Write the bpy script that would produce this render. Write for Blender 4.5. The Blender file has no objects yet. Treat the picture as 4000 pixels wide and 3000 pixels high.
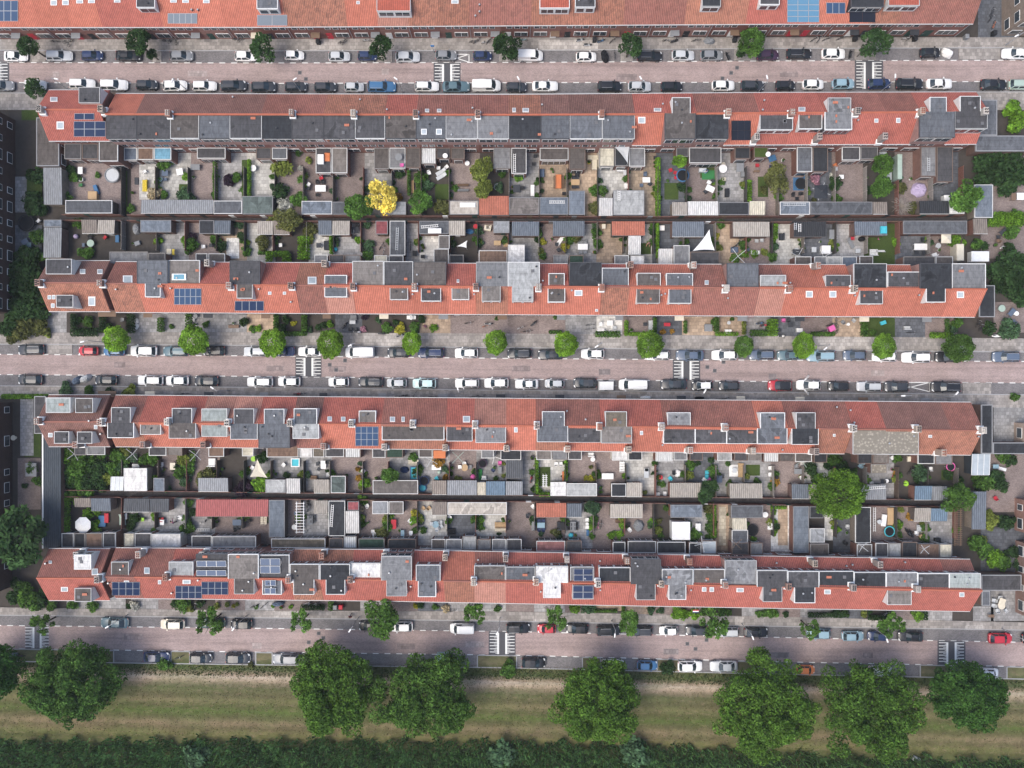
import bpy, math, random
import numpy as np
random.seed(7); rng = np.random.default_rng(7)
D = bpy.data; S = bpy.context.scene; COL = S.collection
R = math.radians

# ------------------------------------------------------------------ camera, sky, sun, exposure
H = 140.0                      # flying height of the camera in metres
K = 0.0445                     # metres on the ground per photo pixel
cam = D.cameras.new("camera"); cam.sensor_width = 36; cam.lens = 36 * (H / K) / 4000
cam.clip_end = 2000; cam.clip_start = 1
co = D.objects.new("camera", cam); COL.objects.link(co); co.location = (0, 0, H); S.camera = co
SUN_EL, SUN_AZ = R(60), R(240)            # azimuth clockwise from +Y (sun in the lower left)
wd = D.worlds.new("World"); S.world = wd; wd.use_nodes = True
nt = wd.node_tree; sky = nt.nodes.new("ShaderNodeTexSky"); sky.sky_type = 'NISHITA'
sky.sun_disc = False; sky.sun_elevation = SUN_EL; sky.sun_rotation = SUN_AZ
sky.air_density = 1.0; sky.dust_density = 3.0; sky.ozone_density = 1.0
bg = nt.nodes["Background"]; bg.inputs[1].default_value = 0.15
nt.links.new(sky.outputs[0], bg.inputs[0])
sl = D.lights.new("sun", 'SUN'); sl.energy = 1.4; sl.angle = R(38); sl.color = (1.0, 0.93, 0.83)
so = D.objects.new("sun", sl); COL.objects.link(so)
so.rotation_euler = (R(90) - SUN_EL, 0, math.pi - SUN_AZ)
so.location = (-60, -60, 120)
S.view_settings.view_transform = 'Standard'; S.view_settings.look = 'None'
S.view_settings.exposure = 0.86; S.view_settings.gamma = 1

# ------------------------------------------------------------------ helpers
def W(px, py, z=0.0):          # where a thing of height z stands, from a plan coordinate
    s = K * (H - z) / H
    return ((px - 2000) * s, (1500 - py) * s)
def lin(pts):
    xs = [p[0] for p in pts]; ys = [p[1] for p in pts]
    return lambda x: float(np.interp(x, xs, ys))
org = {}                       # world origin of every thing and part
def empty(name, loc, label=None, cat=None, group=None):
    o = D.objects.new(name, None); COL.objects.link(o); o.location = loc
    o.empty_display_size = 0.3
    org[o.name] = tuple(loc)
    if label: o["label"] = label
    if cat: o["category"] = cat
    if group: o["group"] = group
    return o
def tag(o, label=None, cat=None, group=None, kind=None):
    if label: o["label"] = label
    if cat: o["category"] = cat
    if group: o["group"] = group
    if kind: o["kind"] = kind
    return o
class MB:
    def __init__(s): s.v = []; s.f = []; s.m = []
    def poly(s, pts, m=0):
        n = len(s.v); s.v += [tuple(p) for p in pts]; s.f.append(tuple(range(n, n + len(pts)))); s.m.append(m)
    def hexa(s, b, t, m=0):     # bottom and top rings with the same number of corners (counter clockwise)
        n = len(s.v); k = len(b); s.v += [tuple(p) for p in b] + [tuple(p) for p in t]
        s.f.append(tuple(range(n + k - 1, n - 1, -1))); s.m.append(m)
        s.f.append(tuple(range(n + k, n + 2 * k))); s.m.append(m)
        for i in range(k):
            j = (i + 1) % k
            s.f.append((n + i, n + j, n + k + j, n + k + i)); s.m.append(m)
    def box(s, x0, y0, z0, x1, y1, z1, m=0):
        if x1 < x0: x0, x1 = x1, x0
        if y1 < y0: y0, y1 = y1, y0
        s.hexa([(x0, y0, z0), (x1, y0, z0), (x1, y1, z0), (x0, y1, z0)],
               [(x0, y0, z1), (x1, y0, z1), (x1, y1, z1), (x0, y1, z1)], m)
    def cyl(s, cx, cy, z0, z1, r0, r1=None, n=10, m=0, sy=1.0):
        r1 = r0 if r1 is None else r1
        a = [2 * math.pi * i / n for i in range(n)]
        s.hexa([(cx + r0 * math.cos(t), cy + sy * r0 * math.sin(t), z0) for t in a],
               [(cx + r1 * math.cos(t), cy + sy * r1 * math.sin(t), z1) for t in a], m)
    def tube(s, p, q, r, n=6, m=0, r2=None):
        p = np.array(p, float); q = np.array(q, float); d = q - p; L = np.linalg.norm(d)
        if L < 1e-6: return
        d /= L; u = np.cross(d, (0, 0, 1) if abs(d[2]) < .9 else (1, 0, 0)); u /= np.linalg.norm(u); w = np.cross(d, u)
        r2 = r if r2 is None else r2
        a = [2 * math.pi * i / n for i in range(n)]
        s.hexa([p + r * (math.cos(t) * u + math.sin(t) * w) for t in a],
               [q + r2 * (math.cos(t) * u + math.sin(t) * w) for t in a], m)
    def ring(s, c, r, t, n=18, k=6, m=0, axis='z', z=0):   # torus
        b = len(s.v)
        for i in range(n):
            a = 2 * math.pi * i / n
            for j in range(k):
                e = 2 * math.pi * j / k; rr = r + t * math.cos(e); h = t * math.sin(e)
                if axis == 'z': s.v.append((c[0] + rr * math.cos(a), c[1] + rr * math.sin(a), c[2] + h))
                else: s.v.append((c[0] + rr * math.cos(a), c[1] + h, c[2] + rr * math.sin(a)))
        for i in range(n):
            for j in range(k):
                i2 = (i + 1) % n; j2 = (j + 1) % k
                s.f.append((b + i * k + j, b + i2 * k + j, b + i2 * k + j2, b + i * k + j2)); s.m.append(m)
    def build(s, name, mats, parent=None, smooth=False, color=None):
        me = D.meshes.new(name); o0 = (0, 0, 0)
        if parent is not None: o0 = org[parent.name]
        vs = [(v[0] - o0[0], v[1] - o0[1], v[2] - o0[2]) for v in s.v] if parent is not None else s.v
        me.from_pydata(vs, [], s.f)
        if not isinstance(mats, (list, tuple)): mats = [mats]
        for m in mats: me.materials.append(m)
        if len(mats) > 1: me.polygons.foreach_set("material_index", s.m)
        if smooth: me.polygons.foreach_set("use_smooth", [True] * len(s.f))
        me.update()
        o = D.objects.new(name, me); COL.objects.link(o)
        if parent is not None: o.parent = parent
        org[o.name] = o0
        if color: o.color = (*color, 1.0) if len(color) == 3 else color
        return o
def copy_tree(o, parent=None):
    c = o.copy(); COL.objects.link(c); org[c.name] = (0, 0, 0)
    if parent is not None: c.parent = parent
    for ch in o.children: copy_tree(ch, c)
    return c
ORD = "first second third fourth fifth sixth seventh eighth ninth tenth eleventh twelfth thirteenth fourteenth fifteenth sixteenth seventeenth eighteenth nineteenth twentieth".split()
def od(i):                     # 0 -> first
    if i < 20: return ORD[i]
    if i < 29: return "twenty-" + ORD[i - 20]
    if i == 29: return "thirtieth"
    return "thirty-" + ORD[i - 30] if i < 39 else "fortieth"

# ------------------------------------------------------------------ materials (all procedural)
class N:
    def __init__(s, name, rough=.8, spec=.3):
        s.m = D.materials.new(name); s.m.use_nodes = True; s.t = s.m.node_tree; s.b = s.t.nodes["Principled BSDF"]
        s.b.inputs["Roughness"].default_value = rough; s.b.inputs["Specular IOR Level"].default_value = spec
        s.co = s.n("ShaderNodeTexCoord").outputs["Object"]
    def n(s, ty, **kw):
        x = s.t.nodes.new(ty)
        for k, v in kw.items(): setattr(x, k, v)
        return x
    def l(s, a, b): s.t.links.new(a, b)
    def noise(s, scale, detail=4, rough=.6, dist=0, vec=None, stretch=None):
        x = s.n("ShaderNodeTexNoise"); x.inputs["Scale"].default_value = scale; x.inputs["Detail"].default_value = detail
        x.inputs["Roughness"].default_value = rough; x.inputs["Distortion"].default_value = dist
        v = vec or s.co
        if stretch:
            mp = s.n("ShaderNodeMapping"); mp.inputs["Scale"].default_value = stretch; s.l(v, mp.inputs[0]); v = mp.outputs[0]
        s.l(v, x.inputs["Vector"]); return x.outputs["Fac"]
    def ramp(s, fac, pts):
        x = s.n("ShaderNodeValToRGB"); e = x.color_ramp.elements
        while len(e) < len(pts): e.new(.5)
        for i, (p, c) in enumerate(pts):
            e[i].position = p; e[i].color = (*c, 1) if not isinstance(c, (int, float)) else (c, c, c, 1)
        s.l(fac, x.inputs[0]); return x.outputs[0]
    def mix(s, fac, a, b, mode='MIX'):
        x = s.n("ShaderNodeMix", data_type='RGBA', blend_type=mode)
        for sock, val in ((x.inputs[0], fac), (x.inputs[6], a), (x.inputs[7], b)):
            if isinstance(val, (int, float)): sock.default_value = val if sock.type == 'VALUE' else (val, val, val, 1)
            elif isinstance(val, tuple): sock.default_value = (*val, 1)
            else: s.l(val, sock)
        return x.outputs[2]
    def math(s, op, a, b=None, c=None):
        x = s.n("ShaderNodeMath", operation=op)
        for i, v in enumerate((a, b, c)):
            if v is None: continue
            if isinstance(v, (int, float)): x.inputs[i].default_value = v
            else: s.l(v, x.inputs[i])
        return x.outputs[0]
    def xyz(s, vec=None):
        x = s.n("ShaderNodeSeparateXYZ"); s.l(vec or s.co, x.inputs[0]); return x.outputs
    def objcol(s): return s.n("ShaderNodeObjectInfo").outputs["Color"]
    def objalpha(s): return s.n("ShaderNodeObjectInfo").outputs["Alpha"]
    def objrand(s): return s.n("ShaderNodeObjectInfo").outputs["Random"]
    def island(s): return s.n("ShaderNodeNewGeometry").outputs["Random Per Island"]
    def bump(s, h, strength=.3, dist=.05):
        x = s.n("ShaderNodeBump"); x.inputs["Strength"].default_value = strength; x.inputs["Distance"].default_value = dist
        s.l(h, x.inputs["Height"]); s.l(x.outputs[0], s.b.inputs["Normal"])
    def out(s, c):
        if isinstance(c, tuple): s.b.inputs["Base Color"].default_value = (*c, 1)
        else: s.l(c, s.b.inputs["Base Color"])
        return s.m
def plain(name, c, rough=.7, var=.18, scale=2.0, spec=.3, metal=0.0):
    a = N(name, rough, spec); a.b.inputs["Metallic"].default_value = metal
    f = a.noise(scale, 5)
    return a.out(a.mix(f, tuple(x * (1 - var) for x in c), tuple(min(1, x * (1 + var)) for x in c)))
def tinted(name, rough=.7, var=.2, scale=1.5, spec=.3, coat=0.0, metal=0.0):   # colour comes from the object
    a = N(name, rough, spec); oc = a.objcol(); f = a.noise(scale, 5)
    k = a.ramp(f, [(.25, 1 - var), (.75, 1 + var * .6)])
    a.b.inputs["Coat Weight"].default_value = coat; a.b.inputs["Coat Roughness"].default_value = .08
    a.b.inputs["Metallic"].default_value = metal
    return a.out(a.mix(1.0, oc, k, 'MULTIPLY'))

def mk_tiles():                # pantiles: colour from the object, alpha = how weathered
    a = N("roof_tiles", .85, .2); x = a.xyz()
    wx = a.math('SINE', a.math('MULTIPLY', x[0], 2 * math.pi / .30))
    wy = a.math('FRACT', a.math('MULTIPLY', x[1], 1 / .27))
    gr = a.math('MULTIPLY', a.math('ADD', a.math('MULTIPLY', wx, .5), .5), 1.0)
    oc = a.objcol()
    cell = a.n("ShaderNodeTexWhiteNoise", noise_dimensions='2D')
    cx = a.math('FLOOR', a.math('MULTIPLY', x[0], 1 / .30)); cy = a.math('FLOOR', a.math('MULTIPLY', x[1], 1 / .27))
    cv = a.n("ShaderNodeCombineXYZ"); a.l(cx, cv.inputs[0]); a.l(cy, cv.inputs[1]); a.l(cv.outputs[0], cell.inputs["Vector"])
    c = a.mix(1.0, oc, a.ramp(cell.outputs["Value"], [(0, .88), (.7, 1.0), (1, 1.10)]), 'MULTIPLY')
    big = a.noise(.55, 6, .65, .4); ag = a.noise(1.7, 7, .72, 1.2, stretch=(1, .45, 1))
    stain = a.ramp(ag, [(.40, 0), (.62, 1)])
    f = a.math('MULTIPLY', stain, a.objalpha())
    c = a.mix(f, c, (.105, .062, .05))
    moss = a.math('MULTIPLY', a.ramp(a.noise(3.1, 5, .7, .5), [(.58, 0), (.72, 1)]), a.math('MULTIPLY', a.objalpha(), .55))
    c = a.mix(moss, c, (.40, .27, .15))
    c = a.mix(1.0, c, a.ramp(big, [(.3, .86), (.7, 1.08)]), 'MULTIPLY')
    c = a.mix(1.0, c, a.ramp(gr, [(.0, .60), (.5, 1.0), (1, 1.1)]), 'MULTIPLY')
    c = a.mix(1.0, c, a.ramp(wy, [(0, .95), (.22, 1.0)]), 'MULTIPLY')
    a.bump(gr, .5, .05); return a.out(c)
def mk_flat():                 # bitumen roofing: felt strips, stains, dried puddles
    a = N("bitumen_roof", .9, .2); oc = a.objcol(); x = a.xyz()
    st = a.math('FRACT', a.math('MULTIPLY', a.math('ADD', x[1], a.math('MULTIPLY', a.objrand(), 3)), 1 / 1.05))
    seam = a.ramp(st, [(0, .70), (.06, 1.0), (.94, 1.0), (1, .8)])
    v = a.n("ShaderNodeVectorMath", operation='ADD'); cmb = a.n("ShaderNodeCombineXYZ")
    a.l(a.math('MULTIPLY', a.objrand(), 60), cmb.inputs[0]); a.l(cmb.outputs[0], v.inputs[1]); a.l(a.co, v.inputs[0])
    p = a.noise(.42, 3, .5, .5, vec=v.outputs[0]); pud = a.ramp(p, [(.53, 1.0), (.58, 1.0), (.60, .62), (.75, .55)])
    halo = a.ramp(p, [(.50, 1.0), (.55, 1.38), (.60, 1.0)])
    g = a.ramp(a.noise(2.2, 8, .75, .3, vec=v.outputs[0], stretch=(1, .35, 1)), [(.26, .52), (.5, 1.0), (.76, 1.5)])
    c = a.mix(1.0, oc, seam, 'MULTIPLY'); c = a.mix(a.math('MULTIPLY', a.objalpha(), .9), c, a.mix(1.0, c, pud, 'MULTIPLY'))
    c = a.mix(a.objalpha(), c, a.mix(1.0, c, halo, 'MULTIPLY')); c = a.mix(1.0, c, g, 'MULTIPLY')
    a.bump(seam, .2, .02); return a.out(c)
def mk_corr():                 # corrugated sheet
    a = N("corrugated_sheet", .75, .3); x = a.xyz(); oc = a.objcol()
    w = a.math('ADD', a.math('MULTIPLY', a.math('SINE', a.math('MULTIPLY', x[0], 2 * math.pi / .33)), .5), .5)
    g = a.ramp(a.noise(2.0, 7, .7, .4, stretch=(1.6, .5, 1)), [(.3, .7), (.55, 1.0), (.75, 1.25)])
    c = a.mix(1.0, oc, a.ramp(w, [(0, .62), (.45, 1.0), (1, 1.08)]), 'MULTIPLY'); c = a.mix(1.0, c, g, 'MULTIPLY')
    a.bump(w, .7, .06); return a.out(c)
def mk_brick():
    a = N("brickwork", .88, .2); x = a.xyz(); b = a.n("ShaderNodeTexBrick"); oc = a.objcol()
    cv = a.n("ShaderNodeCombineXYZ"); a.l(a.math('ADD', x[0], x[1]), cv.inputs[0]); a.l(x[2], cv.inputs[1])
    a.l(cv.outputs[0], b.inputs["Vector"]); b.inputs["Scale"].default_value = 1
    b.inputs["Brick Width"].default_value = .24; b.inputs["Row Height"].default_value = .08; b.inputs["Mortar Size"].default_value = .008
    b.inputs["Color1"].default_value = (.8, .8, .8, 1); b.inputs["Color2"].default_value = (1.15, 1.1, 1.05, 1); b.inputs["Mortar"].default_value = (1.3, 1.35, 1.4, 1)
    c = a.mix(1.0, oc, b.outputs[0], 'MULTIPLY')
    c = a.mix(1.0, c, a.ramp(a.noise(1.2, 6, .7), [(.3, .75), (.7, 1.15)]), 'MULTIPLY'); return a.out(c)
def mk_slab(name, w, h, mort=.02, tint=True, base=(.3, .3, .3), mcol=.6, jit=.25):
    a = N(name, .85, .25); b = a.n("ShaderNodeTexBrick"); a.l(a.co, b.inputs["Vector"]); b.inputs["Scale"].default_value = 1
    b.inputs["Brick Width"].default_value = w; b.inputs["Row Height"].default_value = h; b.inputs["Mortar Size"].default_value = mort
    b.inputs["Color1"].default_value = (1 - jit, 1 - jit, 1 - jit, 1); b.inputs["Color2"].default_value = (1 + jit * .6,) * 3 + (1,)
    b.inputs["Mortar"].default_value = (mcol, mcol, mcol, 1)
    c = a.mix(1.0, a.objcol() if tint else base, b.outputs[0], 'MULTIPLY')
    c = a.mix(1.0, c, a.ramp(a.noise(.5, 7, .7, .3), [(.28, .72), (.5, 1.0), (.74, 1.2)]), 'MULTIPLY')
    c = a.mix(1.0, c, a.ramp(a.noise(5, 4, .6), [(.25, .86), (.75, 1.1)]), 'MULTIPLY')
    return a.out(c)
def mk_road():
    a = N("road_brick", .85, .25); b = a.n("ShaderNodeTexBrick"); a.l(a.co, b.inputs["Vector"]); b.inputs["Scale"].default_value = 1
    b.inputs["Brick Width"].default_value = .22; b.inputs["Row Height"].default_value = .11; b.inputs["Mortar Size"].default_value = .012
    b.inputs["Color1"].default_value = (.80, .80, .80, 1); b.inputs["Color2"].default_value = (1.14, 1.1, 1.1, 1); b.inputs["Mortar"].default_value = (.7, .7, .7, 1)
    c = a.mix(1.0, (.335, .264, .246), b.outputs[0], 'MULTIPLY')
    c = a.mix(1.0, c, a.ramp(a.noise(.9, 6, .7, .2, stretch=(.03, 1.0, 1)), [(.32, .74), (.5, 1.0), (.7, 1.12)]), 'MULTIPLY')
    c = a.mix(1.0, c, a.ramp(a.noise(.35, 6, .7, .5), [(.3, .85), (.75, 1.16)]), 'MULTIPLY')
    c = a.mix(a.ramp(a.noise(.8, 8, .8, .8), [(.66, 0), (.74, .35)]), c, (.38, .33, .31))
    return a.out(c)
def mk_leaf(name="foliage", tr=.25):
    a = N(name, .85, .08); oc = a.objcol(); i = a.island()
    c = a.mix(1.0, oc, a.ramp(i, [(0, .55), (.55, 1.0), (1, 1.55)]), 'MULTIPLY')
    f = a.ramp(a.noise(.9, 3, .5), [(.34, .58), (.64, 1.35)])
    c = a.mix(1.0, c, f, 'MULTIPLY')
    c = a.mix(a.ramp(a.noise(.6, 2, .5), [(.5, 0), (.7, .22)]), c, a.mix(1.0, c, (1.45, 1.3, .7), 'MULTIPLY'))
    a.l(c, a.b.inputs["Base Color"])
    t = a.n("ShaderNodeBsdfTranslucent"); a.l(c, t.inputs[0]); ms = a.n("ShaderNodeMixShader"); ms.inputs[0].default_value = tr
    a.l(a.b.outputs[0], ms.inputs[1]); a.l(t.outputs[0], ms.inputs[2])
    o = [x for x in a.t.nodes if x.type == 'OUTPUT_MATERIAL'][0]; a.l(ms.outputs[0], o.inputs[0]); return a.m
def mk_glass(name, c, rough=.06):
    a = N(name, rough, .6); f = a.noise(.8, 2)
    return a.out(a.mix(f, tuple(v * .7 for v in c), tuple(v * 1.3 for v in c)))
def mk_solar():
    a = N("solar_cells", .35, .25); x = a.xyz(); oc = a.objcol()
    g1 = a.ramp(a.math('FRACT', a.math('MULTIPLY', x[0], 1 / .165)), [(0, 1.6), (.1, 1.0)])
    g2 = a.ramp(a.math('FRACT', a.math('MULTIPLY', x[1], 1 / .14)), [(0, 1.5), (.12, 1.0)])
    c = a.mix(1.0, oc, g1, 'MULTIPLY'); return a.out(a.mix(1.0, c, g2, 'MULTIPLY'))
def mk_field():
    a = N("meadow_grass", .95, .1); x = a.xyz()
    v = a.math('ADD', x[1], a.math('MULTIPLY', a.math('ADD', x[0], 69.0), .0215))
    n1 = a.noise(.22, 6, .65, .6, stretch=(.45, 1.3, 1)); n2 = a.noise(1.4, 7, .75, .5, stretch=(.55, 1.4, 1)); n3 = a.noise(9, 3, .7)
    vv = a.math('ADD', v, a.math('MULTIPLY', a.math('SUBTRACT', n2, .5), 1.6))
    t = a.math('DIVIDE', a.math('ADD', vv, 63.0), 16.0)          # 0 at the reeds, 1 at the kerb
    green = (.062, .090, .024); dry = (.185, .132, .088); straw = (.28, .215, .155)
    base = a.ramp(t, [(0, (.030, .042, .018)), (.06, (.07, .075, .03)), (.16, (.10, .092, .038)), (.28, (.135, .105, .06)), (.40, (.060, .080, .022)), (.52, (.115, .10, .05)), (.66, (.075, .078, .036)), (.745, straw), (.785, (.31, .26, .20)), (.81, straw), (.865, (.05, .068, .026)), (1, (.11, .10, .055))])
    c = a.mix(a.ramp(n1, [(.42, 0), (.62, .75)]), base, a.mix(.5, base, green))
    c = a.mix(a.ramp(n2, [(.52, 0), (.70, .6)]), c, dry)
    mow = a.math('SINE', a.math('MULTIPLY', vv, 2 * math.pi / 1.9))
    c = a.mix(1.0, c, a.ramp(a.math('ADD', a.math('MULTIPLY', mow, .5), .5), [(0, .86), (1, 1.10)]), 'MULTIPLY')
    c = a.mix(1.0, c, a.ramp(a.noise(.5, 8, .75, 1.0), [(.3, .78), (.5, 1.12), (.72, 1.5)]), 'MULTIPLY')
    c = a.mix(1.0, c, a.ramp(n3, [(.25, .72), (.75, 1.22)]), 'MULTIPLY'); a.bump(n3, .4, .05); return a.out(c)
def mk_lawn():
    a = N("lawn_grass", .9, .1); c = a.mix(a.noise(1.2, 6, .7), (.030, .055, .014), (.075, .105, .03))
    return a.out(a.mix(1.0, c, a.ramp(a.noise(9, 3), [(.3, .7), (.7, 1.2)]), 'MULTIPLY'))

M = dict(tile=mk_tiles(), flat=mk_flat(), corr=mk_corr(), brick=mk_brick(), road=mk_road(), leaf=mk_leaf(), solar=mk_solar(), field=mk_field(), lawn=mk_lawn(),
    slab=mk_slab("garden_paving", .6, .6, .025), brickpave=mk_slab("clay_paving", .22, .11, .012), pave=mk_slab("pavement_slabs", .6, .6, .02, False, (.285, .262, .240)),
    park=mk_slab("parking_paving", .22, .11, .012, False, (.18, .17, .17)), asphalt=plain("asphalt", (.075, .075, .08), .9, .25, 3), earth=plain("dark_earth", (.055, .048, .042), .95, .35, 1.2),
    alley=mk_slab("alley_paving", .3, .3, .02, False, (.072, .066, .066)), kerb=plain("kerb_stone", (.30, .30, .30), .8, .15, 3), white=plain("white_paint", (.72, .72, .70), .5, .1, 1.5),
    mark=plain("road_paint", (.66, .66, .63), .7, .22, 5), grey=plain("galvanised_steel", (.36, .37, .38), .45, .12, 3, .5, .3), dark=plain("dark_metal", (.03, .032, .036), .5, .2, 3),
    glass=mk_glass("window_glass", (.035, .045, .055)), carglass=mk_glass("car_glass", (.022, .034, .042), .04), skyglass=mk_glass("skylight_glass", (.34, .38, .40), .15), blueglass=mk_glass("blue_glass", (.10, .26, .34), .1),
    frame=plain("white_frame", (.70, .70, .68), .5, .08, 2), rubber=plain("tyre_rubber", (.02, .02, .021), .85, .2, 6), bark=plain("bark", (.075, .06, .048), .95, .3, 5),
    paint=tinted("car_paint", .30, .05, .6, .35, .25), tint=tinted("coloured_surface", .65, .14, 2.0), wood=tinted("weathered_wood", .85, .35, 4.0, .15), cloth=tinted("woven_fabric", .9, .12, 3.0, .1),
    lamp=plain("lamp_lens", (.62, .63, .62), .25, .05, 4, .5), redlens=plain("tail_lens", (.35, .02, .02), .3, .1, 4, .5), skin=plain("skin", (.45, .29, .21), .6, .08, 6), gravel=None, chim=tinted("chimney_masonry", .9, .3, 4.0, .15))
def mk_gravel():
    a = N("roof_gravel", .95, .2); v = a.n("ShaderNodeTexVoronoi"); v.inputs["Scale"].default_value = 2.2; a.l(a.co, v.inputs[0])
    c = a.mix(a.noise(4.5, 6, .8, 1.5), (.13, .115, .09), (.50, .45, .37)); return a.out(a.mix(1.0, c, a.ramp(v.outputs["Distance"], [(0, 1.2), (.5, .6)]), 'MULTIPLY'))
M["gravel"] = mk_gravel()
# colour letters: word, base colour
CW = dict(w=("white", (.74, .74, .72)), k=("black", (.016, .017, .02)), n=("navy blue", (.02, .035, .09)), d=("dark grey", (.036, .040, .047)), g=("grey", (.20, .21, .22)), s=("silver", (.46, .48, .49)),
    r=("red", (.42, .025, .04)), b=("blue", (.05, .14, .27)), l=("light blue", (.24, .36, .42)), t=("teal grey", (.09, .15, .175)), c=("cream", (.60, .55, .44)), e=("dark green", (.02, .055, .045)), p=("dark purple", (.05, .025, .05)),
    o=("orange", (.50, .16, .06)), y=("yellow", (.60, .46, .05)), a=("pale aqua", (.50, .68, .66)), v=("lilac", (.36, .30, .42)), m=("pink", (.60, .12, .34)), h=("brown", (.16, .105, .07)), f=("tan wooden", (.42, .29, .16)), i=("turquoise", (.06, .42, .50)), j=("lime green", (.30, .55, .06)), q=("pale green", (.33, .42, .36)), u=("slate blue", (.09, .12, .17)), x=("green", (.03, .16, .05)))
# ------------------------------------------------------------------ the setting: ground, streets, pavements
def wl(pts, z):                # a line of plan coordinates at height z -> y as a function of world x
    q = [W(px, py, z) for px, py in pts]; xs = [a[0] for a in q]; ys = [a[1] for a in q]
    def f(x):
        if x < xs[0]: i = 0
        elif x >= xs[-1]: i = len(xs) - 2
        else: i = int(np.searchsorted(xs, x, 'right')) - 1
        t = (x - xs[i]) / (xs[i + 1] - xs[i]); return ys[i] + t * (ys[i + 1] - ys[i])
    return f
def gl(*ys):                   # ground line from values at 0, 1000, 2000, 3000, 4000
    return wl([(i * 1000, y) for i, y in enumerate(ys)], 0)
def strip(name, top, bot, x0, x1, z, mat, zb=None, color=None, step=6.0):
    xs = list(np.linspace(x0, x1, max(2, int(abs(x1 - x0) / step) + 1))); b = MB()
    for a, c in zip(xs[:-1], xs[1:]):
        t0, t1, b0, b1 = top(a), top(c), bot(a), bot(c)
        b.poly([(a, b0, z), (c, b1, z), (c, t1, z), (a, t0, z)])
        if zb is not None:
            b.poly([(a, b0, zb), (c, b1, zb), (c, b1, z), (a, b0, z)]); b.poly([(c, t1, zb), (a, t0, zb), (a, t0, z), (c, t1, z)])
    if zb is not None:
        for a in (x0, x1): b.poly([(a, bot(a), zb), (a, top(a), zb), (a, top(a), z), (a, bot(a), z)])
    o = b.build(name, mat, color=color); o["kind"] = "structure"; return o
def off(f, d): return lambda x: f(x) + d
XL, XR = -98.0, 98.0
g = MB(); g.poly([(-420, -420, -.06), (420, -420, -.06), (420, 420, -.06), (-420, 420, -.06)])
g.build("ground", M["earth"])["kind"] = "structure"
L1 = dict(kn=gl(199, 201, 200, 192, 189), rn=gl(244, 246, 244, 238, 235), rs=gl(322, 326, 323, 321, 318), ks=gl(362, 366, 365, 360, 358))
L2 = dict(kn=gl(1346, 1351, 1360, 1369, 1377), rn=gl(1384, 1390, 1400, 1407, 1412), rs=gl(1463, 1470, 1481, 1490, 1496), ks=gl(1505, 1511, 1523, 1531, 1540), pn=gl(1300, 1298, 1303, 1312, 1322))
L3 = dict(kn=gl(2404, 2414, 2428, 2447, 2462), rn=gl(2443, 2454, 2467, 2489, 2509), rs=gl(2533, 2547, 2559, 2584, 2604), ks=gl(2580, 2594, 2606, 2630, 2650), pn=gl(2372, 2384, 2388, 2408, 2430))
for L in (L1, L2, L3):
    strip("road", off(L["rn"], 0), L["rs"], XL, XR, 0.0, M["road"])
    strip("parking_strip", L["kn"], L["rn"], XL, XR, 0.004, M["park"])
    strip("parking_strip", L["rs"], L["ks"], XL, XR, 0.004, M["park"])
    strip("kerb", off(L["kn"], .16), L["kn"], XL, XR, .125, M["kerb"], -.05)
    strip("kerb", L["ks"], off(L["ks"], -.16), XL, XR, .125, M["kerb"], -.05)
strip("pavement", lambda x: 60.2, off(L1["kn"], .16), XL, XR, .12, M["pave"], -.05)
strip("pavement", off(L1["ks"], -.16), lambda x: 47.6, XL, XR, .12, M["pave"], -.05)
strip("pavement", L2["pn"], off(L2["kn"], .16), XL, XR, .12, M["pave"], -.05)
strip("pavement", off(L2["ks"], -.16), off(L2["ks"], -2.3), XL, XR, .12, M["pave"], -.05)
strip("pavement", L3["pn"], off(L3["kn"], .16), XL, XR, .12, M["pave"], -.05)
# dashed lines along the parking bays
for L, keys, sk in ((L1, ("rn", "rs"), 1), (L2, ("rn", "rs"), 1), (L3, ("rn", "rs"), 1)):
    for k in keys:
        b = MB(); x = XL
        while x < XR:
            y0, y1 = L[k](x), L[k](x + 1.0); b.poly([(x, y0 - .07, .009), (x + 1.0, y1 - .07, .009), (x + 1.0, y1 + .07, .009), (x, y0 + .07, .009)]); x += 2.05
        b.build("road_marking", M["mark"])["kind"] = "structure"
# humps with their white ladder markings
def hump(L, x0, x1, faded=False, top=None, bot=None):
    xa, xb = W(x0, 0)[0], W(x1, 0)[0]; t = top or L["rn"]; bt = bot or L["rs"]
    strip("speed_hump", off(t, -.02), off(bt, .02), xa, xb, .013, M["park"] if faded else M["asphalt"], -.01)
    b = MB(); w = xb - xa; yt, yb = t((xa + xb) / 2) - .25, bt((xa + xb) / 2) + .15
    z = .019
    def q(u0, v0, u1, v1): b.poly([(u0, v0, z), (u1, v0, z), (u1, v1, z), (u0, v1, z)])
    for s in (-1, 1):
        cxx = (xa + xb) / 2 + s * w * .115
        q(min(cxx, cxx + s * .34), yb, max(cxx, cxx + s * .34), yt)
        y = yt; i = 0
        while y - .14 > yb:
            a, c = cxx + s * .35, cxx + s * 1.62; q(min(a, c), y - .13, max(a, c), y)
            a, c = cxx + s * .35, cxx + s * (.62 + .25 * (i % 2)); q(min(a, c), y - .36, max(a, c), y - .28); y -= .54; i += 1
    b.build("road_marking", M["mark"])["kind"] = "structure"
hump(L1, -75, 36); hump(L1, 1694, 1799); hump(L1, 3339, 3449, bot=gl(350, 350, 350, 351, 350))
hump(L2, 1154, 1256); hump(L2, 2628, 2735); hump(L3, 100, 190, True); hump(L3, 1909, 2014); hump(L3, 3662, 3771)
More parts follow.
